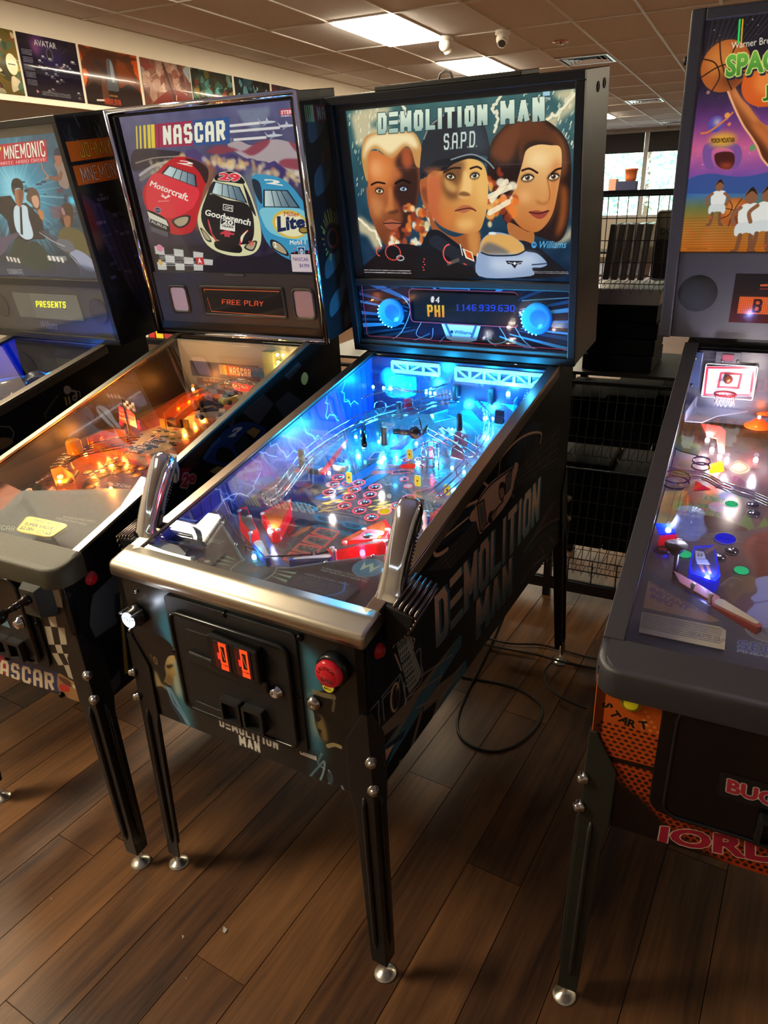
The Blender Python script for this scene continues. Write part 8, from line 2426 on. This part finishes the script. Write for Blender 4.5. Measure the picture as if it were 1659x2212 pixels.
 A.greek(*(-.308,.233), *(-.259,.236), 1, '3a2010')
 return A
def sj_front():
 A = Art(-.28, .53, .28, .93, 1000, 'd8581c')
 A.a[:] = A.lin('a83810', 'e06a20', (0, .6), (0, .9))(*A.grid((0, 0, A.w, A.h)))
 A.curve([(-.15, .89), (.28, .94), (.28, .84), (0, .88)], 'c08828', .8, .01)
 r = random.Random(3)
 for i in range(46):
  for j in range(40):
   x, y = -.27 + i * .0125 + (.006 if j % 2 else 0), .545 + j * .0095
   d = math.hypot(x + .14, (y - .84) * 1.2)
   if y < .79 and d > .02:
    A.ell(x, y, .004, .0026 + .0012 * (y < .68), '2a0c04' if y > .68 else '180804', .85)
   elif x > -.2 and d > .05:
    A.ell(x, y, .003, .003, 'f0a850', .7)
 A.curve([(-.3, .66), (-.2, .64), (-.13, .58), (-.05, .54), (.06, .52), (.28, .5), (.28, .48), (-.3, .48)], '0c0605', .97, .006)
 A.line([(-.28, .887), (-.25, .905)], .003, '401408').line([(-.28, .70), (-.24, .703), (-.16, .706)], .011, '1c0a06')
 for i, (ch, x, z, a) in enumerate((('S', -.268, .826, -75), ('T', -.255, .807, -52), ('A', -.239, .795, -25), ('R', -.222, .788, -5), ('T', -.2, .789, 14))):
  A.words(x, z, .017, ch, '14100c', bold=.045, ang=a, outline='e88040', ow=.001)
 A.text('JORDAN', (-.154,.521), (.189,.571), (-.153,.572), 'a8203c', bold=.04, tr=(.168,.66), outline='e8dcc0', ow=.0022)
 return A
S = Machine('sj', 'pinball machine with an orange basketball-skin front, cut off by the right edge')
_sf = sj_front()
S.side_left = M_black
S.shell(printed('sj_front_print', _sf, .4), M_black, _sf.uv, lambda a, b: (a, b))
S.legs(dx=.014, fy=-.04, mat_=mat('leg_olive_black', (36, 40, 34), .4, bump=.12, bscale=500))
M_vin = mat('charcoal_moulding', (58, 57, 62), .42, bump=.3, bscale=500)
moulded_bar(S, M_vin, .056, .055, .006, .045)
S.rails(M_vin, y0=.054, win=.032, skirt=.012, th=.005)
S.glass(.05)
cd = S.fplate('coin_door', mat('door_gloss_black', (12, 13, 18), .2), rrect(-.168, .612, .15, .888, .03), 0, .006, S.root)
S.fplate('door_panel', mat('door_gloss_black', (12, 13, 18), .2), rrect(-.142, .622, .125, .866, .025), .006, .013, cd, .003)
MB().tube([(a, -.0135, c) for a, c in rrect(-.142, .622, .125, .866, .025, 6)], .004, 8, closed=True).build('door_rim', mat('door_rim_gloss', (20, 20, 20), .18), cd)
_bu = Art(-.065, .7, .05, .76, 1100, '15161a')
_bu.text('BUGS', (-.05, .716), (.045, .71), (-.052, .746), 'b83044', bold=.045, outline='d8d0c0', ow=.0014)
MB().prism(rrect(-.064, .702, .05, .757, .004), lambda a, c, d: (a, -d, c), .013, .0145).build('badge', printed('sj_badge_print', _bu, .35), cd, uv=lambda v: _bu.uv(v[0], v[2]))
P, Q = rrect(.005, .63, .07, .69, .004, 2), rrect(.013, .637, .062, .683, .003, 2)
MB().loft([[(a, -d, c) for a, c in p] for p, d in ((P, .012), (P, .03), (Q, .031), (Q, .016))], True, False).build('coin_return', M_coat, cd)
sb_ = S.fdisc('start_button', mat('yellow_ring', (150, 130, 16), .3), -.219, .846, [(.0185, 0), (.0185, .006), (.016, .008), (.0125, .006)], S.root)
MB().lathe([(.012, .004), (.012, .01), (.009, .012), (.001, .0122)], (-.219, 0, .846), (0, -1, 0), 24).build('yellow_cap', mat('yellow_button', (214, 196, 30), .3, emit=(214, 196, 30), strength=.15), sb_)
S.fdisc('carriage_bolt', M_coat, *(-.164,.896), [(.008, 0), (.007, .006), (.003, .008)], S.root, 12)
_sg = sj_backglass()
S.backbox(M_black, lambda a, b: (a, b))
for (x0, v0, x1, v1, nm) in ((-S.H, 0, -.324, S.vt, 'frame_side'), (.346, 0, S.H, S.vt, 'frame_side'), (-.324, .735, .346, S.vt, 'frame_top')):
 S.slab(nm, M_vin, x0, v0, x1, v1, -.012, .02, bevel=.004)
S.slab('backglass', printed('sj_backglass_print', _sg, .08, glow=.85, base=False, spec=.3), -.325, .226, .346, .736, .012, .016, _sg.uv)
S.slab('speaker_panel', M_vin, -.324, .0, .346, .228, -.002, .02, bevel=.002)
S.bdisc('speaker_grille', mat('speaker_mesh', (40, 40, 44), .7, bump=1, bscale=1500), -.268, .122, .048, [(.049, .0), (.049, .0025), (.002, .003)])
_sd = Art(-.185, .045, .19, .178, 900, '2a0c0a')
_sd.a[:] = _sd.lin('5c1410', '1c1214', (0, .05), (0, .15))(*_sd.grid((0, 0, _sd.w, _sd.h)))
_sd.rect(-.165, .072, .17, .118, 'ff6a24').words(-.13, .076, .036, 'B U G S', '3a0c08', block=.3, asp=1.1).greek(-.12, .135, .17, .15, 2, 'f05030').line([(-.12, .148), (-.05, .152)], .004, 'ff7040')
m = np.ones((_sd.h, _sd.w), np.float32)
m[::4] *= .55
m[:, ::4] *= .65
_sd.a *= m[..., None]
S.slab('dot_matrix_display', printed('sj_display_print', _sd, .08, glow=.9, base=False), -.182, .048, .188, .174, -.004, .0, _sd.uv)
MB().lathe([(.009, 0), (.009, .008), (.006, .01)], S.bb(-S.H, .02, .66), (-1, 0, 0), 12).build('side_knob', M_coat, S.box)
# playfield
_sp2 = Art(-.262, .06, .262, 1.11, 520, '5c4844')
_sp2.noise(.06, 10, 3)
A = _sp2
A.a[:] = A.a * .5 + .5 * A.lin('8c6c64', '4c4434', (0, .2), (0, .9))(*A.grid((0, 0, A.w, A.h)))
A.curve([(-.185,.703),(-.145,.74),(-.105,.764),(-.085,.731),(-.128,.674),(-.173,.674)], '3c5c34').poly([(-.144,.61),(-.136,.66),(-.117,.606),(-.109,.655),(-.089,.608),(-.07,.685),(-.05,.603),(-.033,.665),(-.025,.627),(-.066,.598)], '5c7038').curve([(-.186,.592),(-.155,.636),(-.096,.618),(-.066,.598),(-.121,.576),(-.17,.55)], '4a2820').ell(*(-.135,.679), .02, .022, '9c80a8').ell(*(-.117,.731), .02, .02, '2c3ca0').poly([(-.119,.826),(-.103,.843),(-.084,.816),(-.06,.78),(-.099,.775)], '4c2834').curve([(-.12,.884),(-.105,.922),(-.08,.901),(-.076,.87),(-.098,.851),(-.119,.865)], '7c7050').line([(-.12,.881),(-.101,.916),(-.08,.888),(-.098,.86)], .003, '5a3c28', 1, True, True)
A.poly([(-.258,.553),(-.266,.72),(-.213,.734),(-.212,.566)], 'a8945c').curve([(-.213,.734),(-.2,.698),(-.198,.624),(-.206,.615)], 'd07028')
for k in range(6):
 A.line([(-.235 + .014 * k, .52), (-.235 + .014 * k, .8)], .0014, '6c5830')
# generic player in white shorts, court circle
A.curve([(-.101,.382),(-.078,.423),(-.043,.424),(-.041,.379),(-.065,.362),(-.08,.326)], '8c744c', .8).line([(-.106,.376),(-.088,.41),(-.067,.407)], .003, 'c0b090', 1, True).curve([(-.074,.535),(-.057,.578),(-.022,.6),(.006,.508),(-.013,.434),(-.043,.434),(-.045,.477),(-.067,.506)], '6c4030').curve([(-.071,.526),(-.057,.573),(-.046,.576),(-.057,.519),(-.044,.472),(-.046,.443)], '8c5840', .8, .004).curve([(-.042,.42),(-.01,.439),(.008,.412),(.01,.285),(-.05,.273),(-.054,.304),(-.041,.339),(-.049,.354),(-.038,.38)], '98a0bc').line([(-.044,.338),(-.017,.355)], .004, '6c6484')
S.playboard(printed('sj_playfield_print', A, .18, coat=.5), A.uv)
sins = lambda pts, m_, r_=.014: inserts(S, pts, insert_mesh(m_, r_), ring_mesh(mat('insert_rim_dark', (30, 28, 34), .3), r_ + .002, .002))
sins([(-.109,.549)], emitter('deep_blue_insert', (40, 40, 255), .8), .022)
sins([(-.07,.44),(-.184,.465),(-.106,.699)], emitter('green_lit_insert', (40, 225, 150), .8), .0145)
sins([(-.093,.506),(-.116,.475),(-.229,.467),(-.06,.709),(-.056,.671),(-.171,.367)], mat('smoky_insert', (52, 44, 54), .15, coat=.6), .0145)
for q in ([(-.194,.788),(-.156,.755),(-.195,.741)], [(-.144,.808),(-.11,.77),(-.147,.766)]):
 S.sheet('arrow_insert', emitter('red_arrow_insert', (235, 25, 50), .8), q, .0006, .0006)
# backboard with hoop and net
yb3 = [(-.223,1.152),(-.097,1.16),(-.093,1.077),(-.22,1.067)]
_bd = Art(-.23, 1.06, -.09, 1.17, 1000, 'c4ccd8')
_bd.noise(.06, 16, 4)
f = [(.1 * a[0] + .9 * b[0], .1 * a[1] + .9 * b[1]) for a, b in zip([(-.158, 1.115)] * 4, yb3)]
_bd.line(f, .0055, 'b82434', closed=True)
c = np.mean(np.array(yb3), 0)
_bd.line([tuple(c + q) for q in ((-.024, -.017), (.026, -.016), (.028, .022), (-.022, .022))], .0055, 'a82c38', closed=True)
MB().prism(yb3, lambda a, b, d: (a, 1.08 + d, b), 0, .004).build('hoop_backboard', printed('sj_backboard_print', _bd, .3, glow=.05), S.board, uv=lambda v: _bd.uv(v[0], v[2]), bevel=.001)
MB().tube([(a, 1.0785, b) for a, b in rrect(min(p[0] for p in yb3) + .002, min(p[1] for p in yb3), max(p[0] for p in yb3), max(p[1] for p in yb3), .005)], .0016, 6, closed=True).build('board_rim', M_white, S.board)
hx, hy, hz, hr = c[0] - .003, 1.054, 1.086, .027
MB().tube([(hx + hr * math.cos(t), hy + .022 * math.sin(t), hz) for t in np.linspace(0, 6.283, 24, endpoint=False)], .0025, 6, closed=True).build('hoop', mat('hoop_red', (150, 24, 34), .4), S.board)
for k in range(2):
 MB().tube([(hx + (hr - .005 * (i % 2)) * math.cos(t), hy + .02 * math.sin(t), hz - .004 - (.026 if (i + k) % 2 else .0)) for i, t in enumerate(np.linspace(0, 6.283, 14, endpoint=False))], .0012, 5, closed=True).build('net', M_white, S.board)
MB().sphere((c[0] - .002, 1.07, c[1] + .008), .012, 14, 10).build('ball_knob', mat('knob_copper', (150, 90, 70), .25, .6), S.board)
m_bk = mat('bracket_blue_grey', (60, 76, 112), .3, .4)
MB().box((-.2, 1.075, 1.165), (-.138, 1.08, 1.195)).build('target_plate', mat('plate_grey', (70, 70, 76), .4), S.board, bevel=.001)
MB().box((-.183, 1.072, 1.172), (-.155, 1.076, 1.189)).build('target_window', mat('window_rose', (130, 60, 76), .3), S.board)
MB().box((-.262, 1.076, 1.09), (-.232, 1.082, 1.19)).build('side_bracket', m_bk, S.board, bevel=.001)
MB().box((-S.h + .02, S.yb - .03, .99), (S.h - .02, S.yb - .022, S.ztr - .01)).build('back_board', mat('back_board_dusk', (44, 42, 52), .4), S.root)
for p in [(-.249,1.174),(-.249,1.097),(-.181,1.17),(-.144,1.172)]:
 MB().sphere((p[0], 1.073, p[1]), .004, 8, 6).build('screw', M_bolt, S.board)
# plastics, pops, ramps, slingshot, flipper
m_cl = tint('clear_ramp', (225, 230, 245), .8, .04)
S.sheet('red_plastic', tint('coral_plastic', (240, 90, 70), .2, .2, .2), [(-.21,1.027),(-.163,1.022),(-.145,.996),(-.139,.869),(-.153,.865),(-.163,.947),(-.188,.956)], .04, .003)
S.sheet('clear_ramp', m_cl, [(-.25,.99),(-.235,1.09),(-.181,1.145),(-.103,1.127),(-.099,1.087),(-.173,1.039),(-.206,.992)], .06, .003)
S.wall('ramp_side', m_cl, [(-.25,.99),(-.235,1.09),(-.181,1.145),(-.103,1.127)], .06, .09, .002)
S.sheet('dark_ramp', tint('olive_plastic', (70, 74, 40), .35), [(-.279,.97),(-.232,.944),(-.198,.916),(-.199,.86),(-.246,.876),(-.274,.904)], .03, .003)
S.sheet('violet_plastic', tint('violet_plastic', (90, 70, 160), .3, glow=.1), [(-.174,.813),(-.142,.847),(-.133,.798),(-.165,.776)], .03, .003)
for x, y in [(-.07,1.024),(-.052,1.117)]:
 MB().lathe([(.034, 0), (.034, .004), (.02, .012), (.012, .02), (.001, .021)], S.pf(x, y, .05), (0, 0, 1), 24).build('pop_bumper', tint('orange_bumper', (255, 90, 20), .3, .1, .35), S.board)
 S.on('bulb', BULB, x, y, .072).material_slots[0].link = 'OBJECT'
bpy.data.objects[S.board.children[-1].name].material_slots[0].material = emitter('orange_bulb', (255, 130, 20), 8)
for k in range(4):
 S.rail3('wire_ramp', [(x, y + .01 * (k % 2), .07 + .012 * (k // 2)) for x, y in [(-.253,.678),(-.21,.671),(-.172,.669),(-.132,.639),(-.069,.612),(-.034,.59)]], .0022)
for (x, y), rr in zip([(-.186,.732),(-.232,.641)], (.02, .03)):
 for h in (.07, .085):
  S.rail3('wire_hoop', [(x + rr * math.cos(t), y + rr * math.sin(t), h) for t in np.linspace(0, 6.283, 14)], .0022, m_dkw, k=2)
MB().lathe([(.03, .06), (.028, .05), (.034, .03), (.04, .02), (.03, .006), (.028, 0)], S.pf(*(-.187,.524), .01), (0, 0, 1), 20).build('clear_scoop', m_cl, S.board)
sp = [(-.169,.452),(-.128,.47),(-.109,.363),(-.117,.342),(-.164,.355),(-.17,.382)]
m_bp = tint('blue_sling', (20, 50, 240), .3, .15, .5)
S.sheet('lane_plastic', m_bp, sp, .028, .004)
S.sheet('plastic_print', mat('navy_print', (24, 40, 96), .25), [tuple(np.array(p) * .85 + np.mean(np.array(sp), 0) * .15) for p in sp], .0322, .0004)
for pts, col in (([(-.164,.436),(-.147,.436),(-.141,.413),(-.16,.407)], (226, 232, 240)), ([(-.16,.405),(-.139,.411),(-.131,.394),(-.155,.389)], (200, 210, 228)), ([(-.153,.387),(-.145,.389),(-.138,.365),(-.143,.364)], (120, 84, 70)), ([(-.14,.391),(-.134,.393),(-.125,.365),(-.13,.363)], (120, 84, 70)), ([(-.147,.441),(-.128,.467),(-.12,.465),(-.141,.428)], (120, 84, 70))):
 S.sheet('figure_print', mat('print_%d' % sum(col), col, .3), pts, .0327, .0003)
_23 = font_tris('23', .03)
lo, hi = _23.reshape(-1, 2).min(0), _23.reshape(-1, 2).max(0)
q = [np.array(p) for p in [(-.159,.416),(-.148,.417),(-.159,.426)]]
mb = MB()
for t in _23:
 mb.add([S.pf(*(q[0] + (q[1] - q[0]) * a + (q[2] - q[0]) * b), .0334) for a, b in (t - lo) / (hi - lo)], [(0, 1, 2)])
mb.build('lettering', mat('navy_ink', (20, 28, 60), .4), S.board)
S.sheet('lane_plastic', m_bp, [(-.256,.516),(-.219,.521),(-.21,.49),(-.242,.475)], .03, .004)
S.wall('lit_side_wall', tint('red_rubber_wall', (240, 30, 52), .35, glow=.55), [(-.241,.483),(-.213,.508),(-.208,.488)], .0, .026, .004)
S.wall('lit_side_wall', m_bp, [tuple(np.array(p) * .95 + np.mean(np.array(sp), 0) * .05) for p in sp], .0, .028, .003, closed=True)
S.sheet('lane_guide', mat('salmon_guide', (214, 140, 120), .25, coat=.5), [(-.199,.364),(-.152,.337),(-.104,.303),(-.105,.285),(-.133,.294),(-.182,.327)], .02, .006, bevel=.001)
for p in [(-.156,.311),(-.121,.289)]:
 S.on('post', POST, p[0], p[1], .018, 0, .8)
a, b = [(-.102,.283),(-.04,.238)]
rz = math.atan2(b[1] - a[1], b[0] - a[0])
S.on('flipper', flipper_mesh('flipper', mat('orange_flipper_rubber', (190, 60, 30), .4), .085, .014), a[0], a[1], 0, rz)
inst('flipper_top', flipper_mesh('flipper_top', mat('cream_flipper', (226, 214, 170), .3), .078, .011, .005, .0012), S.board, S.pf(a[0], a[1], .0205), (math.atan(S.pk), 0, rz))
S.rail3('pipe_post', [(x, y, h) for (x, y), h in zip([(-.195,.386),(-.196,.395),(-.196,.403)], (.0, .04, .075))], .005, M_steel, n=10, k=2)
MB().lathe([(.006, 0), (.022, .02), (.023, .024)], S.pf(*(-.2,.368), .06), (0, 0, 1), 14).build('black_funnel', M_coat, S.board)
_sa2 = Art(-.262, .06, .262, .42, 800, '24232a')
q = [(-.24,.309),(-.099,.226),(-.115,.217),(-.237,.221)]
_sa2.poly(q, 'b08c58')
for k in range(9):
 a, b = np.array(q[0]) * (1 - k / 9) + np.array(q[3]) * k / 9, np.array(q[1]) * (1 - k / 9) + np.array(q[2]) * k / 9
 _sa2.line([tuple(a), tuple(b)], .001, '6c4c2c', .8)
_sa2.text('Hold either flipper for', (-.234,.297), (-.125,.231), (-.234,.307), '4a2450', bold=.02).text('INSTANT', (-.234,.276), (-.157,.235), (-.231,.291), '5c2c5c', bold=.04).text('INFO', (-.23,.256), (-.186,.236), (-.228,.27), '5c2c5c', bold=.04)
q = [(-.069,.193),(.015,.188),(.015,.139),(-.067,.157)]
_sa2.poly(q, '34343e').text('SEGA', (-.066,.159), (.013,.164), (-.065,.183), '2c3c84', block=.34, outline='a8b0c8', ow=.0016).text('PINBALL', (-.066,.15), (-.004,.153), (-.066,.157), '8c98b8', bold=.04)
x, y = (-.017,.222)
_sa2.ell(x, y, .04, .03, '6c6864').ell(x, y, .04, .03, 'b0acb0', ring=.002).words(x - .02, y - .01, .018, 'AIR', '2a2a30', bold=.03)
apx = [(-.262, .06)] + [(-.251,.363),(-.193,.31),(-.142,.278),(-.101,.25),(-.038,.207),(-.017,.237)] + [(.262, .26), (.262, .06)]
apx[1] = (-.262, apx[1][1])
MB().prism(apx, lambda a, b, d: S.pf(a, b, d), .027, .03).build('apron', printed('sj_apron_print', _sa2, .4), S.board, uv=lambda v: _sa2.uv(v[0], v[1]))
_sc = Art(0, 0, .17, .075, 900, 'c8bc9c')
_sc.greek(.006, .016, .16, .07, 8, '4a4238').words(.1, .018, .016, 'SPACE JAM', '8c8478', bold=.03, asp=.7)
cq = [(-.233,.145),(-.237,.205),(-.098,.206),(-.087,.199),(-.086,.146)]
P = np.array(cq)
lo, hi = P.min(0), P.max(0)
S.sheet('instruction_card', printed('sj_card_print', _sc, .5), cq, .0315, .001, uv=lambda v: ((v[0] - lo[0]) / (hi[0] - lo[0]), (v[1] - lo[1]) / (hi[1] - lo[1])))
def sb2(p, h, e, m_, col, s=1.3):
 o = S.on('led_bulb', BULB, p[0], p[1], h, 0, s)
 o.material_slots[0].link = 'OBJECT'
 o.material_slots[0].material = m_
 if e:
  lamp('led_light', S.pf(p[0], p[1], h + .025), e, col, .006, S.root)
for p, e in zip([(-.17,.915),(-.149,.885),(-.186,.968),(-.131,.87),(-.065,.886)], (2, 2, 1, 1.4, 1)):
 sb2(p, .02, e, m_bw, (225, 225, 255))
sb2((-.227,.512), .02, .5, m_bw, (190, 200, 255))
sb2((-.133,.358), .018, .6, m_bw, (150, 160, 255))
sb2((-.069,1.056), .05, .3, emitter('orange_bulb', (255, 130, 20), 8), (255, 130, 40))
lamp('top_light', (-.1, .95, 1.13), 2, (255, 235, 225), .006, S.root)
lamp('top_light', (.05, .6, 1.05), 2, (240, 225, 255), .006, S.root)

# ================================================================ black wire display rack behind the machines, with its goods
M_rk = mat('rack_black_enamel', (16, 16, 19), .4)
rk = empty('wire_rack', (0, 2.85, 0))
tag(rk, 'black wire display rack with hanging baskets behind the pinball machines', 'rack')
RX0, RX1 = -1.75, 1.1
for x in (RX0, -.95, -.615, .25, RX1):
 MB().box((x - .016, -.016, .0), (x + .016, .016, 1.655)).build('post', M_rk, rk)
 MB().box((x - .016, .47, .0), (x + .016, .5, 1.655)).build('post', M_rk, rk)
for z in (1.645, .965, .04):
 MB().box((RX0, -.014, z), (RX1, .014, z + (.05 if z < .1 else .012))).build('rail', M_rk, rk)
 MB().box((RX0, .472, z), (RX1, .498, z + .012)).build('rail', M_rk, rk)
def grid(name, x0, x1, z0, z1, y, dx, dz, parent, lean=0, r=.0016):
 mb = MB()
 n = int(round((x1 - x0) / dx))
 for i in range(n + 1):
  x = x0 + (x1 - x0) * i / n
  mb.cyl((x, y - lean, z0), (x, y, z1), r, n=4, cap=False)
 k = max(1, int(round((z1 - z0) / dz)))
 for j in range(k + 1):
  t = j / k
  mb.cyl((x0, y - lean * (1 - t), z0 + (z1 - z0) * t), (x1, y - lean * (1 - t), z0 + (z1 - z0) * t), r, n=4, cap=False)
 o = mb.build(name, M_rk, parent)
 o['kind'] = 'stuff'
 return o
grid('grid_panel', RX0, RX1, .09, .2, .0, .1, .06, rk, r=.003)
for z0, z1, lean in ((1.345, 1.64, .0), (.70, .98, .06), (.235, .62, .1)):
 grid('basket_front', RX0 + .01, RX1, z0, z1, -.02, .034, .07, rk, lean)
 grid('basket_floor', RX0 + .01, RX1, z0, z0 + .002, .24, .034, 1, rk, 0)
 mb = MB()
 n = int((RX1 - RX0) / .034)
 for i in range(n):
  x = RX0 + .01 + i * .034
  mb.cyl((x, -.02 - lean, z0), (x, .46, z0), .0016, n=4, cap=False)
  mb.tube([(x - .012, -.025 - lean, z0 + .004), (x, -.04 - lean, z0 - .034), (x + .012, -.025 - lean, z0 + .004)], .0016, 4)
 o = mb.build('basket_wires', M_rk, rk)
 o['kind'] = 'stuff'
 MB().tube([(RX0, -.022, z1), (RX1, -.022, z1)], .0045, 6).build('basket_rim', M_rk, rk)
for z in (1.0,):
 MB().box((RX0, -.0, z), (RX1, .46, z + .012)).build('shelf', M_rk, rk)
def goods(name, x0, x1, y0, y1, z0, z1, m, label, cat, group=None, rot=0, bev=.003, rz=0):
 o = MB().box((-(x1 - x0) / 2, -(y1 - y0) / 2, 0), ((x1 - x0) / 2, (y1 - y0) / 2, z1 - z0)).build(name, m, None, bevel=bev, loc=((x0 + x1) / 2, (y0 + y1) / 2, z0), rot=(0, rot, rz))
 return tag(o, label, cat, group)
m_case, m_gl = mat('grey_case_plastic', (104, 98, 94), .18, coat=.6), mat('dark_carton', (14, 14, 17), .75, spec=.1)
for i in range(5):
 goods('plastic_case', -.498 + .031 * i, -.476 + .031 * i, 2.89, 3.06, 1.352, 1.545, m_case, 'shiny grey plastic case in a slanting row in the top basket', 'case', 'cases in the top basket', R(4))
bx = goods('boxed_goods', -.33, -.14, 2.93, 3.02, 1.352, 1.585, mat('khaki_carton', (120, 112, 92), .5), 'khaki box lettered DOUBLE-SHOT with a white rim in the top basket', 'box')
_ds = Art(-.095, 0, .095, .233, 600, '8a8068')
_ds.words(-.08, .155, .022, 'DOUBLE-SHOT', '3c382c', bold=.02, asp=.95).rect(-.095, 0, .095, .14, '3a3830').line([(-.03, .2), (-.005, .208), (.02, .2), (.045, .208)], .006, 'f0ece0', 1, True)
MB().box((-.094, -.0455, .002), (.094, -.045, .231)).build('front_print', printed('box_print', _ds, .45), bx, uv=lambda v: _ds.uv(v[0], v[2]))
MB().tube([(a, -.044, c) for a, c in rrect(-.095, 0, .095, .233, .012)], .004, 6, closed=True).build('white_rim', M_white, bx)
for i in range(5):
 top = i == 4
 goods('flat_carton', -.545 + .006 * (i % 2), -.285, 2.9, 3.2, 1.013 + .062 * i, 1.072 + .062 * i, mat('silver_wrap', (150, 146, 146), .3, coat=.4) if top else m_gl, 'flat carton in grey plastic wrap on top of the stack' if top else 'flat black carton in the stack under the wrapped one', 'box', 'stacked flat cartons', rz=R(1.5 * (i % 3 - 1)))
for i in range(7):
 goods('dark_carton', -1.2 + .19 * i, -1.016 + .19 * i, 2.9, 3.25, .704, .9 + .015 * (i % 3), m_gl, 'black carton standing behind the middle basket wires', 'box', 'cartons in the middle basket')
for i in range(6):
 goods('dark_carton', -1.2 + .2 * i, -1.006 + .2 * i, 2.9, 3.25, .239, .6 + .02 * (i % 2), m_gl, 'black carton standing behind the lowest basket wires', 'box', 'cartons in the lowest basket')
for x0, x1, z1, c, l in ((-1.15, -1.04, .75, (170, 84, 70), 'coral red box glimpsed between the two backboxes'), (-1.02, -.93, .99, (168, 150, 110), 'tan box glimpsed between the two backboxes')):
 goods('small_box', x0, x1, 2.9, 2.94, 1.013, 1.09 + (.04 if z1 > .8 else 0), mat('carton_%d' % c[0], c, .5), l, 'box')
# coloured boxes on a low table seen between the two left machines
tb = empty('low_table', (-3.4, 3.75, 0))
tag(tb, 'low dark table behind the two left machines', 'table')
MB().box((-.5, -.2, .84), (.4, .25, .87)).build('table_top', m_gl, tb, bevel=.003)
for x in (-.47, .37):
 for y in (-.17, .22):
  MB().box((x - .02, y - .02, 0), (x + .02, y + .02, .84)).build('leg', m_gl, tb)
for i, (w, h_, c, n) in enumerate(((.1, .14, (226, 110, 60), 'orange'), (.05, .2, (200, 190, 180), 'white'), (.05, .22, (170, 40, 40), 'dark red'), (.06, .26, (220, 190, 50), 'yellow'), (.09, .27, (150, 40, 50), 'crimson'))):
 x = -3.62 + sum((.1, .05, .05, .06, .09)[:i]) + .008 * i
 goods('coloured_box', x, x + w, 3.6, 3.7, .87, .87 + h_, mat('box_' + n.replace(' ', '_'), c, .45), '%s box on the low table between the two left machines' % n, 'box')
# shelf by the window with a clay pot on a navy box
sh = empty('far_shelf', (-1.8, 12, 0))
tag(sh, 'dark shelf unit far off below the window', 'shelf')
MB().box((-1.0, -.3, 1.6), (1.6, .3, 1.64)).build('shelf_top', m_gl, sh)
MB().box((-1.0, -.3, .8), (1.6, .3, .83)).build('shelf_board', m_gl, sh)
for x in (-.97, 1.57):
 MB().box((x - .03, -.3, 0), (x + .03, .3, 1.6)).build('end_panel', m_gl, sh)
goods('navy_box', -1.965, -1.69, 11.9, 12.1, 1.64, 1.783, mat('navy_card', (40, 44, 92), .5), 'navy blue box under the clay pot by the window', 'box')
tag(MB().lathe([(.07, 0), (.078, .05), (.085, .14), (.094, .142), (.096, .165), (.08, .166), (.075, .06), (.0, .055)], n=24).build('clay_pot', mat('terracotta', (206, 112, 62), .45), None, loc=(-1.785, 12, 1.783)), 'terracotta pot on the navy box in front of the window', 'pot')
goods('pink_box', -2.075, -1.97, 11.9, 12.1, 1.64, 1.82, mat('pale_pink_card', (226, 170, 150), .6), 'pale pink box left of the navy box by the window', 'box')
# power cords on the floor
m_cord = mat('black_cord', (11, 11, 12), .45)
def cord(pts, label, r=.0042):
 cord.z = getattr(cord, 'z', -.004) + .0085
 o = MB().tube(spline([(x, y, cord.z) for x, y in pts], 8), r, 6).build('power_cord', m_cord)
 return tag(o, label, 'cord', 'power cords')
cord([(-.736,2.587),(-.716,2.378),(-.705,2.165),(-.698,2.017),(-.681,1.887),(-.647,1.811),(-.589,1.776),(-.522,1.78),(-.47,1.825),(-.439,1.894),(-.423,1.982),(-.431,2.055),(-.471,2.096),(-.546,2.126),(-.628,2.127),(-.702,2.117),(-.752,2.112)], 'black power cord looped on the floor beside the middle machine')
cord([(-.738,2.381),(-.642,2.384),(-.544,2.42),(-.453,2.422),(-.374,2.413),(-.293,2.413)], 'black power cord running straight past the rear leg glide')
cord([(-.739,2.323),(-.626,2.329),(-.523,2.337),(-.431,2.33),(-.357,2.333),(-.274,2.342)], 'second straight black cord, nearer the viewer')
cord([(-.455,2.308),(-.466,2.247),(-.455,2.186),(-.415,2.131),(-.354,2.098),(-.282,2.081)], 'black cord curling round below the rear leg glide')
# scraps on the planks
for k, ((x, y), l) in enumerate(zip([(-.933,.907),(-1.016,.854),(-1.403,.793),(-.94,.775)], ('crumpled silver scrap on the floor in the foreground', 'tiny pale scrap left of the silver one', 'pale speck on the floor near the left front legs', 'pale speck on the dark plank in front'))):
 s = (.011, .005, .003, .003)[k]
 r_ = random.Random(k)
 mb = MB()
 mb.add([(x + r_.uniform(-s, s), y + r_.uniform(-s, s), .0006 + r_.uniform(0, s * .6)) for _ in range(7)] + [(x, y, .0003)], [(0, 1, 7), (1, 2, 7), (2, 3, 7), (3, 4, 7), (4, 5, 7), (5, 6, 7), (0, 2, 4)])
 tag(mb.build('scrap', mat('foil_scrap', (190, 186, 180), .4)), l, 'scrap')
